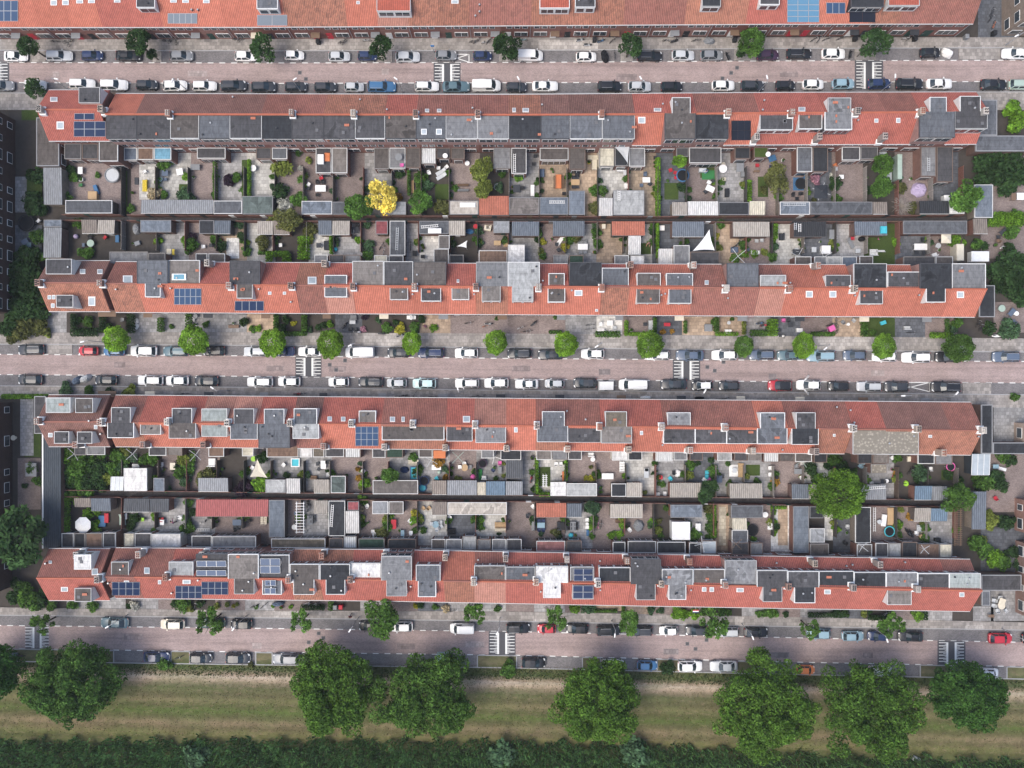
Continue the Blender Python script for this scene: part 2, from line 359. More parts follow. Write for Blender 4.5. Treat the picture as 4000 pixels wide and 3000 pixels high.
for x0, x1, y0, y1, nm in ((1785, 1832, 212, 243, 1), (3548, 3632, 1494, 1530, 1)):     # crossed-out bays
    b = MB(); A, B_ = W(x0, y0), W(x1, y1)
    for p, q_ in (((A[0], A[1]), (B_[0], A[1])), ((B_[0], A[1]), (B_[0], B_[1])), ((A[0], A[1] - .7), (B_[0], B_[1])), ((A[0], B_[1] + .7), (B_[0], A[1]))):
        d = np.array(q_) - np.array(p); n = np.array((-d[1], d[0])) / np.linalg.norm(d) * .07
        b.poly([(*(np.array(p) - n), .0095), (*(np.array(q_) - n), .0095), (*(np.array(q_) + n), .0095), (*(np.array(p) + n), .0095)])
    b.build("road_marking", M["mark"])["kind"] = "structure"
# meadow south of the lower street, bumps of verge between the parking bays
fb = wl([(0, 2879), (1000, 2876), (1500, 2877), (2500, 2890), (3000, 2925), (3500, 2938), (4000, 2957)], 0)
strip("meadow", off(L3["ks"], -.16), lambda x: -92, XL, XR, .10, M["field"])
for a, c in ((-20, 445), (669, 742), (1000, 1064), (1865, 2018), (2275, 2345), (2567, 2650), (2880, 2945), (3594, 3720), (3932, 4010)):
    strip("verge", off(L3["rs"], -.14), off(L3["ks"], -.02), W(a, 0)[0], W(c, 0)[0], .11, M["field"])
    strip("kerb", L3["rs"], off(L3["rs"], -.14), W(a, 0)[0], W(c, 0)[0], .125, M["kerb"], -.05)
    for e in (a, c): strip("kerb", off(L3["rs"], -.14), off(L3["ks"], -.02), W(e, 0)[0] - .09, W(e, 0)[0] + .09, .127, M["kerb"], -.05)
for L, a, c, k in ((L1, 595, 632, 0), (L1, 1472, 1532, 0), (L1, 1950, 2018, 0), (L1, 2424, 2472, 0), (L1, 2868, 2952, 0), (L1, 3338, 3420, 0), (L1, 3745, 3905, 0), (L1, 118, 180, 0), (L2, 180, 284, 0)):
    strip("pavement", L["kn"], off(L["rn"], .1), W(a, 0)[0], W(c, 0)[0], .117, M["pave"], -.05)
strip("pavement", L2["rs"], L2["ks"], W(3760, 0)[0], W(3870, 0)[0], .117, M["pave"], -.05)

# patches where the paving has been relaid, paler or darker than the rest
for L, x0, x1, a, c, k in ((L1, 2104, 2335, 158, 199, 1.35), (L1, 1210, 1330, 158, 200, 1.2), (L1, 630, 760, 160, 200, .85), (L2, 1420, 1640, 1302, 1350, 1.2), (L2, 2150, 2420, 1306, 1360, 1.12), (L2, 3180, 3420, 1318, 1370, 1.25), (L2, 600, 740, 1302, 1346, .85), (L3, 1070, 1165, 2388, 2412, 1.25), (L3, 2090, 2130, 2392, 2427, 1.3), (L3, 2870, 2905, 2410, 2442, 1.35), (L3, 3365, 3450, 2420, 2452, 1.3), (L3, 3770, 3840, 2440, 2460, 1.3)):
    b = MB(); A, B_ = W(x0, a, 0), W(x1, c, 0); b.poly([(A[0], B_[1], .1245), (B_[0], B_[1], .1245), (B_[0], A[1], .1245), (A[0], A[1], .1245)])
    b.build("pavement", M["slab"], color=(.31 * k, .288 * k, .265 * k))["kind"] = "structure"
rq = random.Random(31)
for L in (L1, L2, L3):
    for k in range(7):
        x = -80 + 23 * k + rq.uniform(0, 15); w = rq.uniform(.8, 3.5); y = L["rs"](x) + rq.uniform(.8, 2.4); b = MB(); b.poly([(x, y - .5, .005), (x + w, y - .5, .005), (x + w, y + .5, .005), (x, y + .5, .005)])
        b.build("road_patch", M["slab"], color=rq.choice([(.26, .21, .20), (.22, .19, .185), (.36, .30, .28)]))["kind"] = "structure"

# ------------------------------------------------------------------ the five terraces
TILEC = dict(o=(.47, .160, .108, .14), r=(.41, .128, .098, .22), b=(.31, .13, .102, .42), d=(.23, .12, .10, .48), m=(.38, .165, .11, .60), p=(.43, .205, .155, .20))
TILEW = dict(o="bright orange", r="red", b="brown red", d="dark brown", m="mottled", p="pale salmon")
ROWS = []
def row(i, name, N_, R_, S_, bounds, zb, tn, ts):
    r = dict(name=name, N=N_, R=R_, S=S_, xb=[W(b, 0, zb)[0] for b in bounds], tn=tn.split(), ts=ts.split(), houses=[], i=i); ROWS.append(r); return r
B1 = [415, 533, 665, 778, 897, 1023, 1140, 1264, 1387, 1504, 1626, 1741, 1866, 1988, 2113, 2226, 2353, 2479, 2600, 2719, 2845, 2965, 3097, 3215, 3330, 3460, 3592, 3730, 3857]
B2 = [415, 535, 656, 782, 897, 1016, 1154, 1264, 1377, 1500, 1615, 1744, 1858, 1984, 2111, 2222, 2351, 2459, 2583, 2707, 2838, 2965, 3072, 3200, 3333, 3464, 3593, 3719, 3851]
B3 = [415, 545, 660, 785, 898, 1007, 1142, 1250, 1385, 1490, 1610, 1742, 1852, 1978, 2095, 2219, 2347, 2470, 2592, 2715, 2840, 2957, 3076, 3200, 3330, 3459, 3590, 3712, 3835]
B4 = [415, 529, 655, 765, 890, 1011, 1131, 1248, 1369, 1488, 1610, 1733, 1851, 1975, 2092, 2221, 2335, 2464, 2584, 2709, 2831, 2956, 3077, 3199, 3336, 3461, 3585, 3709, 3832]
r0y = wl([(0, 106), (1000, 105), (2000, 99), (3000, 93), (3800, 92)], 5.5)
row(0, "top terrace", lambda x: r0y(x) + 8.6, lambda x: r0y(x) + 4.3, r0y, [-78 + 119.6 * k for k in range(32)] + [3802], 5.5, " ".join("r" * 32), "o o o o r r o o o o m m o p m m b b m m m b b m m r r o o m b b")
row(1, "second terrace", wl([(450, 366), (2000, 370), (3000, 362), (3800, 360)], 5.5), wl([(450, 445), (2000, 447), (2500, 445), (3000, 440), (3800, 436)], 9), wl([(450, 566), (2500, 567), (3300, 563), (3800, 562)], 5.5), B1, 8.6,
    "o d d d d b b m m r b b b m d d d r r b b r r r b b r r", "r r r r r r r r r r r r r r r r r o r r o r r r r r r r")
row(2, "third terrace", wl([(450, 1023), (1500, 1028), (2500, 1032), (3800, 1036)], 5.5), wl([(450, 1107), (1500, 1117), (2500, 1121), (3800, 1129)], 9), wl([(450, 1219), (1500, 1225), (2500, 1231), (3800, 1238)], 5.5), B2, 8.6,
    "b r r r r r m r r r r r r r r r r o o b b b o o o o o o", "m o o o o o b p o o o o m o o o m o o b b p o o o o o o")
row(3, "fourth terrace", wl([(450, 1544), (1500, 1553), (2500, 1561), (3800, 1572)], 5.5), wl([(450, 1651), (1500, 1658), (2500, 1667), (3800, 1681)], 9), wl([(450, 1744), (1500, 1753), (2500, 1764), (3800, 1777)], 5.5), B3, 8.6,
    "b r r p p r d r r b b r p o b b r r b b b o b b r d d b", "m o o o o o b o o m m o o o m o o o o o o o o m m m m m")
row(4, "bottom terrace", wl([(450, 2141), (1500, 2148), (2500, 2166), (3800, 2186)], 5.5), wl([(450, 2254), (1500, 2266), (2500, 2281), (3800, 2307)], 9), wl([(450, 2336), (1500, 2347), (2500, 2366), (3800, 2388)], 5.5), B4, 8.6,
    "b b r r r m m m r r r o b r r r r r r r r r r r r r r b", "b r r r r r m r r r r m p r r r r r r r r r r r r r r r")
OV = .3                        # eaves overhang
WALLC = [(.19, .09, .075), (.22, .115, .095), (.25, .14, .118), (.18, .085, .07)]
def window(mb, face, u0, u1, z0, z1, y, deep=.05):      # a window on a wall that faces +y (face 1), -y (-1), +x (2), -x (-2)
    f = .08
    def bx(a0, b0, a1, b1, d0, d1, m):
        if abs(face) == 1: mb.box(a0, y + face * d0, b0, a1, y + face * d1, b1, m)
        else:
            s = 1 if face > 0 else -1; mb.box(y + s * d0, a0, b0, y + s * d1, a1, b1, m)
    bx(u0, z0, u1, z1, -.02, deep, 1); 
    n = max(1, int((u1 - u0) / .95)); w = (u1 - u0 - f) / n
    for i in range(n): bx(u0 + f + i * w, z0 + f, u0 + (i + 1) * w, z1 - f, -.01, deep + .012, 0)
WM = [M["glass"], M["frame"]]
DOORC = ["e", "n", "d", "h", "k", "w", "r"]
def slope_z(hs, x, y):
    r = hs["r"]; yn, yr, ys = hs["N"](x), hs["R"](x), hs["S"](x)
    return 9.0 - 3.5 * abs(y - yr) / (abs((yn if y > yr else ys) - yr))
def make_house(r, j, xa, xb, tn, ts, N_=None, R_=None, S_=None, name="terraced_house"):
    N_, R_, S_ = N_ or r["N"], R_ or r["R"], S_ or r["S"]
    xa += .003; xb -= .003; cx = (xa + xb) / 2; rd = random.Random(r["i"] * 100 + j)
    e = empty(name, (cx, S_(cx) + OV, 0)); e["category"] = "house"
    hs = dict(e=e, xa=xa, xb=xb, N=N_, R=R_, S=S_, r=r, j=j, tn=tn, ts=ts, feat=[], solar=0); r["houses"].append(hs)
    b = MB(); bc = rd.choice(WALLC)
    def prof(x): return [(x, S_(x) + OV, 0), (x, S_(x) + OV, 5.52), (x, R_(x), 8.78), (x, N_(x) - OV, 5.52), (x, N_(x) - OV, 0)]
    b.hexa(prof(xb), prof(xa)); b.build("wall", M["brick"], e, color=bc)
    for nm, f, tc in (("front_slope", S_, ts), ("rear_slope", N_, tn)):
        b = MB(); kk = rd.uniform(.9, 1.1); c = [v * kk for v in TILEC[tc][:3]] + [min(1, TILEC[tc][3] * rd.uniform(.5, 1.25))]
        def z(x, d): return d
        top = [(xa, f(xa), 5.5), (xb, f(xb), 5.5), (xb, R_(xb), 9.0), (xa, R_(xa), 9.0)]
        bot = [(p[0], p[1], p[2] - .17) for p in top]
        if f is N_: top = top[::-1]; bot = bot[::-1]
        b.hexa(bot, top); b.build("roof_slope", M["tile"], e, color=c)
    b = MB()
    for a, c2 in ((xa, xb),):
        b.hexa([(a, R_(a) - .16, 8.93), (c2, R_(c2) - .16, 8.93), (c2, R_(c2) + .16, 8.93), (a, R_(a) + .16, 8.93)], [(a, R_(a) - .06, 9.10), (c2, R_(c2) - .06, 9.10), (c2, R_(c2) + .06, 9.10), (a, R_(a) + .06, 9.10)])
    b.build("ridge_tiles", M["tint"], e, color=(.40, .12, .07) if ts in "orp" else (.27, .11, .08))
    for f, s in ((S_, -1), (N_, 1)):
        b = MB(); a0, a1 = (s * .0, s * .11); y0a, y0b, y1a, y1b = f(xa) + a0, f(xb) + a0, f(xa) + a1, f(xb) + a1
        if s < 0: y0a, y1a, y0b, y1b = y1a, y0a, y1b, y0b
        b.hexa([(xa, y0a, 5.30), (xb, y0b, 5.30), (xb, y1b, 5.30), (xa, y1a, 5.30)], [(xa, y0a, 5.47), (xb, y0b, 5.47), (xb, y1b, 5.47), (xa, y1a, 5.47)]); b.build("gutter", M["tint"], e, color=(.46, .46, .45))
    # openings of both facades
    w = xb - xa; up = [(.10, .29), (.36, .55), (.62, .81)]; flip = j % 2
    for face, f, sg in ((-1, S_, 1), (1, N_, -1)):
        y = f(cx) + sg * OV + face * .02
        for u in up:
            u = (1 - u[1], 1 - u[0]) if flip else u
            b = MB(); window(b, face, xa + u[0] * w, xa + u[1] * w, 3.75, 5.05, y); b.build("window", WM, e)
        u = (.10, .55); dd = (.66, .86)
        if flip: u, dd = (1 - u[1], 1 - u[0]), (1 - dd[1], 1 - dd[0])
        b = MB(); window(b, face, xa + u[0] * w, xa + u[1] * w, .8, 2.35, y, .07); b.build("window", WM, e)
        b = MB(); b.box(xa + dd[0] * w, y - face * .02, .12, xa + dd[1] * w, y + face * .05, 2.25)
        d = b.build("door", M["tint"], e, color=CW[rd.choice(DOORC)][1])
        b = MB(); b.box(xa + dd[0] * w + (.12 if flip else .8 * (dd[1] - dd[0]) * w), y + face * .05, 1.05, xa + dd[0] * w + (.2 if flip else .8 * (dd[1] - dd[0]) * w + .08), y + face * .11, 1.13); b.build("handle", M["grey"], d)
    if flip == 0:
        b = MB(); y = S_(cx) + OV if r["i"] in (0, 2, 4) else N_(cx) - OV; s = -1 if r["i"] in (0, 2, 4) else 1
        b.box(xb - .34 * w, y - s * .02, 2.5, xb - .04 * w, y + s * .95, 2.62)
        b.build("canopy", M["tint"], e, color=CW[rd.choice("hhgdc")][1])
    if j % 2 == 1 and r["i"] in (0, 2, 4):
        b = MB(); b.tube((xb - .08, S_(xb) + OV - .1, 0), (xb - .08, S_(xb) + OV - .1, 5.4), .05); b.build("drainpipe", M["grey"], e)
    return hs
for r in ROWS:
    for j in range(len(r["xb"]) - 1): make_house(r, j, r["xb"][j], r["xb"][j + 1], r["tn"][j], r["ts"][j])
# wider corner houses closing the left end of four terraces
ENDS = {1: (352, 427, 550, "r", "r"), 2: (1019, 1104, 1216, "d", "m"), 3: (1543, 1647, 1744, "d", "d"), 4: (2144, 2259, 2345, "b", "r")}
for i, (n, rr, s, tn, ts) in ENDS.items():
    N_, R_, S_ = (lambda v: (lambda x: v))(W(0, n, 5.5)[1]), (lambda v: (lambda x: v))(W(0, rr, 9)[1]), (lambda v: (lambda x: v))(W(0, s, 5.5)[1])
    make_house(ROWS[i], 90, W(190, 0, 5.5)[0], W(430, 0, 5.5)[0], tn, ts, N_, R_, S_, "corner_house")
def house_at(i, x):
    c = [h for h in ROWS[i]["houses"] if h["xa"] - .01 <= x <= h["xb"] + .01]
    return c[0] if c else min(ROWS[i]["houses"], key=lambda h: abs((h["xa"] + h["xb"]) / 2 - x))
def ray_slope(h, px, py, up=.0):   # the point of a house's roof seen at a plan coordinate
    z = 7.5
    for _ in range(12):
        x, y = W(px, py, z); z = slope_z(h, x, y) + up
    return (*W(px, py, z), z)

# dormers and flat roof extensions: row, x0 y0 x1 y1 of the flat top, colour, puddle, colour of the cheeks, optional height
FC = dict(k=(.030, .032, .036), d=(.062, .061, .064), s=(.10, .106, .116), g=(.16, .162, .166), l=(.28, .285, .28), w=(.54, .53, .51), b=(.088, .078, .072), n=(.155, .14, .128), q=(.25, .275, .262), t=(.135, .115, .09))
DORM = """1 308 341 390 402 d.2 w 8.8|1 415 447 533 541 d.3 F|1 533 447 665 541 d.6 F|1 665 447 778 541 b.5 F|1 778 447 897 541 s0 F|1 897 447 1023 541 d.6 F|1 1023 447 1140 541 k.3 F|1 1140 447 1264 541 d.2 F|1 1264 447 1387 541 d.7 F|1 1387 447 1504 541 d.2 F|1 1504 448 1626 541 b.9 F|1 1626 448 1741 541 s0 F|1 1741 448 1866 542 g.3 F|1 1866 448 1988 542 g.2 F|1 1988 448 2113 542 k.3 F|1 2113 448 2226 542 s.2 F|1 2226 448 2353 542 s.4 F|1 2353 448 2479 542 s0 F|1 2597 447 2717 543 b.6 F|1 2719 447 2845 541 k.8 F|1 2625 381 2697 446 b.5 w|1 2968 445 3097 507 d.6 w|1 3120 446 3211 503 b.4 w|1 3222 438 3328 506 g.2 d|1 3234 382 3324 438 g.9 w|1 3592 438 3730 536 s.1 F|1 3632 380 3697 438 s.1 w|1 3730 438 3857 502 d.3 w|1 3750 376 3830 438 d.8 w
2 180 1012 280 1070 d.3 w|2 220 1153 286 1200 d.3 w|2 535 1016 655 1110 s.1 F|2 567 1112 627 1160 s.1 w|2 659 1017 780 1110 n.4 F|2 897 1019 1015 1112 d.2 F|2 925 1112 987 1165 b.2 w|2 1268 1075 1355 1160 s0 w|2 1377 1020 1498 1112 n.3 F|2 1500 1022 1613 1113 d.2 F|2 1615 1023 1742 1115 b.4 F|2 1523 1122 1593 1170 b.3 w|2 1645 1122 1722 1176 d.5 w|2 1765 1127 1832 1170 n.3 w|2 1860 1028 1983 1118 g.1 F|2 1882 1118 1955 1177 n.4 w|2 1985 1024 2108 1118 l.2 F|2 2000 1118 2083 1178 l.3 w|2 2143 1068 2205 1118 b.5 w|2 2140 1124 2207 1180 b.2 w|2 2225 1025 2350 1119 k.9 F|2 2352 1047 2455 1119 s.1 w|2 2488 1067 2580 1121 b.2 w|2 2487 1128 2577 1184 b.2 w|2 2603 1068 2706 1121 s.2 w|2 2612 1128 2700 1185 s.2 w|2 2840 1028 2963 1122 s.1 F|2 2970 1075 3070 1123 l.2 w|2 3225 1075 3323 1122 d.2 w|2 3335 1030 3463 1126 k.9 F|2 3467 1062 3592 1124 d.4 w|2 3594 1030 3717 1126 k.9 F|2 3719 1030 3850 1125 g.1 F|2 3358 1130 3448 1187 d.1 w|2 3618 1126 3693 1180 k.2 w
3 180 1554 275 1612 q.1 w|3 295 1556 363 1612 b.3 w|3 212 1686 270 1732 d.2 w|3 302 1687 360 1732 d.2 w|3 435 1592 510 1650 d.2 w|3 420 1652 523 1710 d.3 w|3 548 1653 628 1697 n.2 w|3 672 1595 750 1651 d.3 w|3 660 1653 765 1712 b.4 w|3 788 1597 887 1705 q.2 w|3 914 1597 992 1653 d.1 w|3 900 1655 1006 1716 s.1 w|3 1032 1598 1110 1650 s.2 w|3 1010 1656 1132 1748 s.1 F|3 1148 1596 1238 1653 s.1 w|3 1144 1657 1245 1713 l.3 w|3 1402 1605 1468 1652 n.2 w|3 1492 1661 1735 1719 b.2 w|3 1745 1663 1845 1723 d.2 w|3 1858 1665 1976 1729 g.3 w|3 2118 1608 2205 1662 s.1 w|3 2098 1664 2218 1726 s.1 w|3 2221 1668 2346 1728 d.4 w|3 2349 1670 2468 1731 n.3 w|3 2365 1608 2448 1668 t.3 w|3 2608 1612 2697 1664 g.4 w|3 2592 1674 2715 1732 d.9 w|3 2716 1674 2838 1732 d1 w|3 2839 1675 2957 1733 d1 w|3 2958 1675 3075 1734 s.8 w|3 2970 1612 3066 1672 s.6 w|3 3110 1612 3185 1674 d.4 w|3 3093 1676 3197 1736 k.3 w|3 3332 1682 3588 1774 G F
4 290 2167 356 2224 w.1 w|4 292 2298 357 2350 b.2 w|4 435 2195 503 2252 b.6 w|4 660 2195 755 2253 l.1 w|4 766 2165 889 2253 d.1 F|4 891 2165 1010 2255 n.4 F|4 915 2262 993 2320 b.5 w|4 1012 2168 1130 2256 d.2 F|4 1025 2265 1100 2322 s.1 w|4 1133 2204 1247 2265 b.3 w|4 1147 2263 1227 2322 b.2 w|4 1250 2204 1367 2262 k.5 w|4 1273 2263 1348 2322 k.4 w|4 1370 2200 1487 2263 w.3 w|4 1490 2173 1608 2265 g.4 F|4 1510 2266 1588 2328 g.3 w|4 1625 2207 1720 2268 s.3 w|4 1633 2274 1703 2331 s.1 w|4 1853 2210 1974 2270 b.7 w|4 1976 2215 2090 2272 s.2 w|4 2093 2212 2219 2275 w.6 w|4 2122 2276 2190 2335 w.4 w|4 2228 2215 2320 2271 g.1 w|4 2236 2283 2318 2340 g.1 w|4 2340 2217 2462 2276 k.3 w|4 2465 2185 2582 2278 d.2 F|4 2485 2279 2560 2343 d.2 w|4 2586 2224 2707 2282 g.9 w|4 2612 2283 2680 2342 g.5 w|4 2709 2224 2830 2282 b.2 w|4 2832 2190 2955 2284 g.7 F|4 2957 2228 3076 2292 d.2 w|4 2980 2293 3055 2350 d.2 w|4 3078 2232 3199 2292 d.7 w|4 3103 2293 3184 2355 k.6 w|4 3200 2232 3335 2293 k.2 w|4 3337 2236 3460 2297 k.8 w|4 3462 2236 3584 2300 g.4 w|4 3466 2310 3560 2362 n.6 w|4 3585 2240 3708 2300 d.4 w|4 3709 2240 3830 2302 q.1 w
0 533 -62 605 29 d.2 w|0 1003 -62 1085 34 s.1 w|0 1472 -62 1603 43 T w|0 2108 -62 2225 32 T w|0 2247 -62 2325 28 d.5 w|0 2743 -62 2815 25 k.2 w|0 2968 -62 3045 18 d.2 w|0 3325 -62 3452 26 k.1 k|0 3470 -62 3592 22 T w"""
DL = []
for line in DORM.replace("\n", "|").split("|"):
    q = line.split(); i = int(q[0]); px = tuple(map(float, q[1:5])); zt = float(q[7]) if len(q) > 7 else 8.72
    xm, ym = W((px[0] + px[2]) / 2, (px[1] + px[3]) / 2, zt); h = house_at(i, xm); DL.append([i, px, q[5], q[6], zt, h, ym > h["R"](xm), False])
for d in DL:                            # flat roofs on both sides of the ridge that run into one another
    for c in DL:
        if c[0] == d[0] and c[6] != d[6] and min(c[1][2], d[1][2]) - max(c[1][0], d[1][0]) > 40 and (abs(c[1][1] - d[1][3]) < 9 or abs(d[1][1] - c[1][3]) < 9) and d[0] in (1, 3, 4) or (c[0] == d[0] == 2 and c[6] != d[6] and min(c[1][2], d[1][2]) - max(c[1][0], d[1][0]) > 40 and (abs(c[1][1] - d[1][3]) < 3 or abs(d[1][1] - c[1][3]) < 3)): d[7] = True
for i, px_, ck, ch, zt, h, up_, joined in DL:
    px0, py0, px1, py1 = px_; zt = 9.14 if joined else zt
    if joined and not up_ and i in (1, 2) or joined and up_ and i in (3, 4): zt += .006
    xm = W((px0 + px1) / 2, 0, zt)[0]; e = h["e"]
    x0, y1 = W(px0, py0, zt); x1, y0 = W(px1, py1, zt); x0 += .012; x1 -= .012; rr = h["R"](xm)
    near = (y0 - rr if up_ else rr - y1) < .55 and not (y0 < rr - .8 and y1 > rr + .8)
    if ch == "F" and (x1 - x0) > .80 * (h["xb"] - h["xa"]):     # the rear slope and its eaves made way for this storey
        h["cut"] = True
    if i == 0: y1 = min(y1, rr - .17)
    if near and i:
        if up_: y0 = rr + (.17 if not joined else .0)
        else: y1 = rr - (.17 if not joined else .0)
    if ch == "F":                       # a full storey set on the rear wall
        rear = h["N"](xm) - OV if i in (2, 4) else h["S"](xm) + OV
        if i in (2, 4): y1 = max(y1, rear + .01)
        else: y0 = min(y0, rear - .01)
    rd = random.Random(int(px0 * 7 + py0)); kk = rd.uniform(.9, 1.1)
    b = MB(); b.box(x0, y0, 5.3, x1, y1, zt - .12)
    cheek = {"w": (.60, .60, .58), "d": (.05, .05, .055), "k": (.025, .025, .03), "F": (.27, .165, .145)}[ch]
    dm = b.build("roof_extension" if ch == "F" else "dormer", M["brick"] if ch == "F" else M["tint"], e, color=cheek)
    t = rd.choice([.05, .06, .08]); b = MB(); zt2 = zt + .05; lo_ = near and up_; hi_ = near and not up_; ya, yb = (y0 if lo_ else y0 + t), (y1 if hi_ else y1 - t)
    if not lo_: b.box(x0 - .03, y0 - .03, zt - .28, x1 + .03, y0 + t, zt2)
    if not hi_: b.box(x0 - .03, y1 - t, zt - .28, x1 + .03, y1 + .03, zt2)
    b.box(x0 - .03, ya, zt - .28, x0 + t, yb, zt2); b.box(x1 - t, ya, zt - .28, x1 + .03, yb, zt2)
    dark = ch in "k" or (ch == "F" and ck[0] in "kdbs" and rd.random() < .75)
    b.build("edge_trim", M["tint"], dm, color=(.06, .062, .068) if dark else (lambda k: (.64 * k, .64 * k, .62 * k))(rd.choice([1, 1, .8, .6])))
    b = MB(); b.box(x0 + t + .002, ya + .002, zt - .125, x1 - t - .002, yb - .002, zt)
    if ck == "G": b.build("flat_roof", M["gravel"], dm)
    elif ck == "T": b.build("flat_roof", M["tile"], dm, color=(.40, .105, .07, .2))
    else: b.build("flat_roof", M["flat"], dm, color=(*[v * kk for v in FC[ck[0]]], float(ck[1:] or 0)))
    if ck != "T" and x1 - x0 > 2:                                         # vents and loose tiles left on the felt
        for _ in range(rd.choice((1, 2, 2, 3))):
            vx, vy = rd.uniform(x0 + .4, x1 - .4), rd.uniform(min(ya, yb) + .4, max(ya, yb) - .4); vb = MB(); w_ = rd.random()
            if w_ < .45: vb.cyl(vx, vy, zt, zt + .22, .10, .10, 8); vb.cyl(vx, vy, zt + .22, zt + .30, .17, .12, 8); vb.build("vent_pipe", M["grey"] if rd.random() < .5 else M["dark"], dm)
            elif w_ < .70:
                for k in range(rd.choice((1, 2, 3))): vb.box(vx + k * .27, vy, zt, vx + k * .27 + .24, vy + .38, zt + .16)
                vb.build("loose_tiles", M["tint"], dm, color=(.42, .15, .09))
            else: vb.box(vx - .25, vy - .25, zt, vx + .25, vy + .25, zt + .10); vb.build("roof_hatch", M["tint"], dm, color=(.12, .12, .125))
    for face, yy in ((1, y1), (-1, y0)):                                  # windows in the face that clears the tiles
        if (face == 1) != up_ and (y1 - y0) < 4.2: continue
        zs = slope_z(h, xm, yy)
        lo = max(zs + .18, 7.05)
        if zt - .34 - lo < .3: continue
        b = MB(); n = 1 if x1 - x0 < 3 else 2; g_ = .18; w_ = (x1 - x0 - g_ * (n + 1)) / n
        for k in range(n): window(b, face, x0 + g_ + k * (w_ + g_), x0 + g_ + k * (w_ + g_) + w_, lo, zt - .33, yy)
        b.build("window", WM, dm)
    h["feat"].append(("flat", ck, up_, ch))

for r in ROWS:
    for h in r["houses"]:
        if h.get("cut"):
            rear = h["N"] if r["i"] in (2, 4) else h["S"]; yr = rear((h["xa"] + h["xb"]) / 2)
            for ch_ in list(h["e"].children):
                if ch_.name.split(".")[0] in ("roof_slope", "gutter"):
                    ys_ = [v.co.y + h["e"].location.y for v in ch_.data.vertices]
                    if min(abs(v - yr) for v in ys_) < .5: D.objects.remove(ch_)
# solar panels lying on the slopes (s) or on a flat top (f): row, kind, rect, columns, rows, colour
SOLAR = """0 s -40 2 70 83 4 2 b|0 s 655 52 770 92 5 1 g|0 s 1004 58 1122 100 2 1 g|0 s 3075 -4 3200 87 3 4 l|0 s 3228 10 3302 53 3 1 b|0 s 3318 46 3420 87 2 1 k|1 s 290 443 368 467 2 1 n|1 s 288 474 412 534 3 2 n|1 s 2857 471 2933 548 3 2 k|2 s 680 1127 786 1190 5 2 b|2 f 913 1040 993 1100 2 2 b|2 s 917 1176 1030 1214 4 1 n|3 s 1388 1667 1478 1742 4 3 b|4 s 437 2274 546 2326 4 2 n|4 s 685 2289 788 2338 4 2 n|4 s 787 2273 891 2323 4 2 n|4 f 768 2190 884 2214 3 1 b|4 f 768 2227 884 2250 3 1 b|4 f 1016 2181 1095 2240 2 2 b|4 f 1035 2266 1078 2289 2 1 b|4 f 1034 2296 1078 2320 2 1 b|4 f 2241 2221 2316 2270 2 2 n|4 f 2238 2287 2317 2338 2 2 n"""
SC = dict(b=(.035, .065, .125), g=(.15, .175, .20), l=(.09, .20, .30), k=(.012, .014, .022), n=(.016, .028, .066))
for line in SOLAR.split("|"):
    q = line.split(); i = int(q[0]); x0, y0, x1, y1 = map(float, q[2:6]); nx, ny = int(q[6]), int(q[7])
    h = house_at(i, W((x0 + x1) / 2, 0, 7.5)[0])
    h["feat"].append(("solar", q[8]))
    for a in range(nx):
        for c in range(ny):
            u0, u1 = x0 + (x1 - x0) * a / nx, x0 + (x1 - x0) * (a + 1) / nx; v0, v1 = y0 + (y1 - y0) * c / ny, y0 + (y1 - y0) * (c + 1) / ny
            P = [(u0, v1), (u1, v1), (u1, v0), (u0, v0)]
            if q[1] == "s":
                skew = 0
                p3 = [np.array(ray_slope(h, *p, up=.12)) for p in P]
            else: p3 = [np.array((*W(*p, 8.95), 8.93 + (.14 if k >= 2 else 0))) for k, p in enumerate(P)]
            ce = sum(p3) / 4; b = MB(); nrm = np.cross(p3[1] - p3[0], p3[3] - p3[0]); nrm /= np.linalg.norm(nrm)
            o_ = [ce + (p - ce) * .985 for p in p3]; b.hexa([p - nrm * .04 for p in o_], o_, 1)
            e1, e2 = (p3[1] - p3[0]), (p3[3] - p3[0]); l1, l2 = np.linalg.norm(e1), np.linalg.norm(e2); m = .045 if q[8] != "k" else .015
            s1, s2 = 1 - 2 * m / l1 - .015, 1 - 2 * m / l2 - .015
            d = [ce - e1 * s1 / 2 - e2 * s2 / 2, ce + e1 * s1 / 2 - e2 * s2 / 2, ce + e1 * s1 / 2 + e2 * s2 / 2, ce - e1 * s1 / 2 + e2 * s2 / 2]
            b.hexa([p - nrm * .03 for p in d], [p + nrm * .006 for p in d], 0)
            b.build("solar_panel", [M["solar"], M["grey"] if q[8] != "k" else M["dark"]], h["e"], color=SC[q[8]])
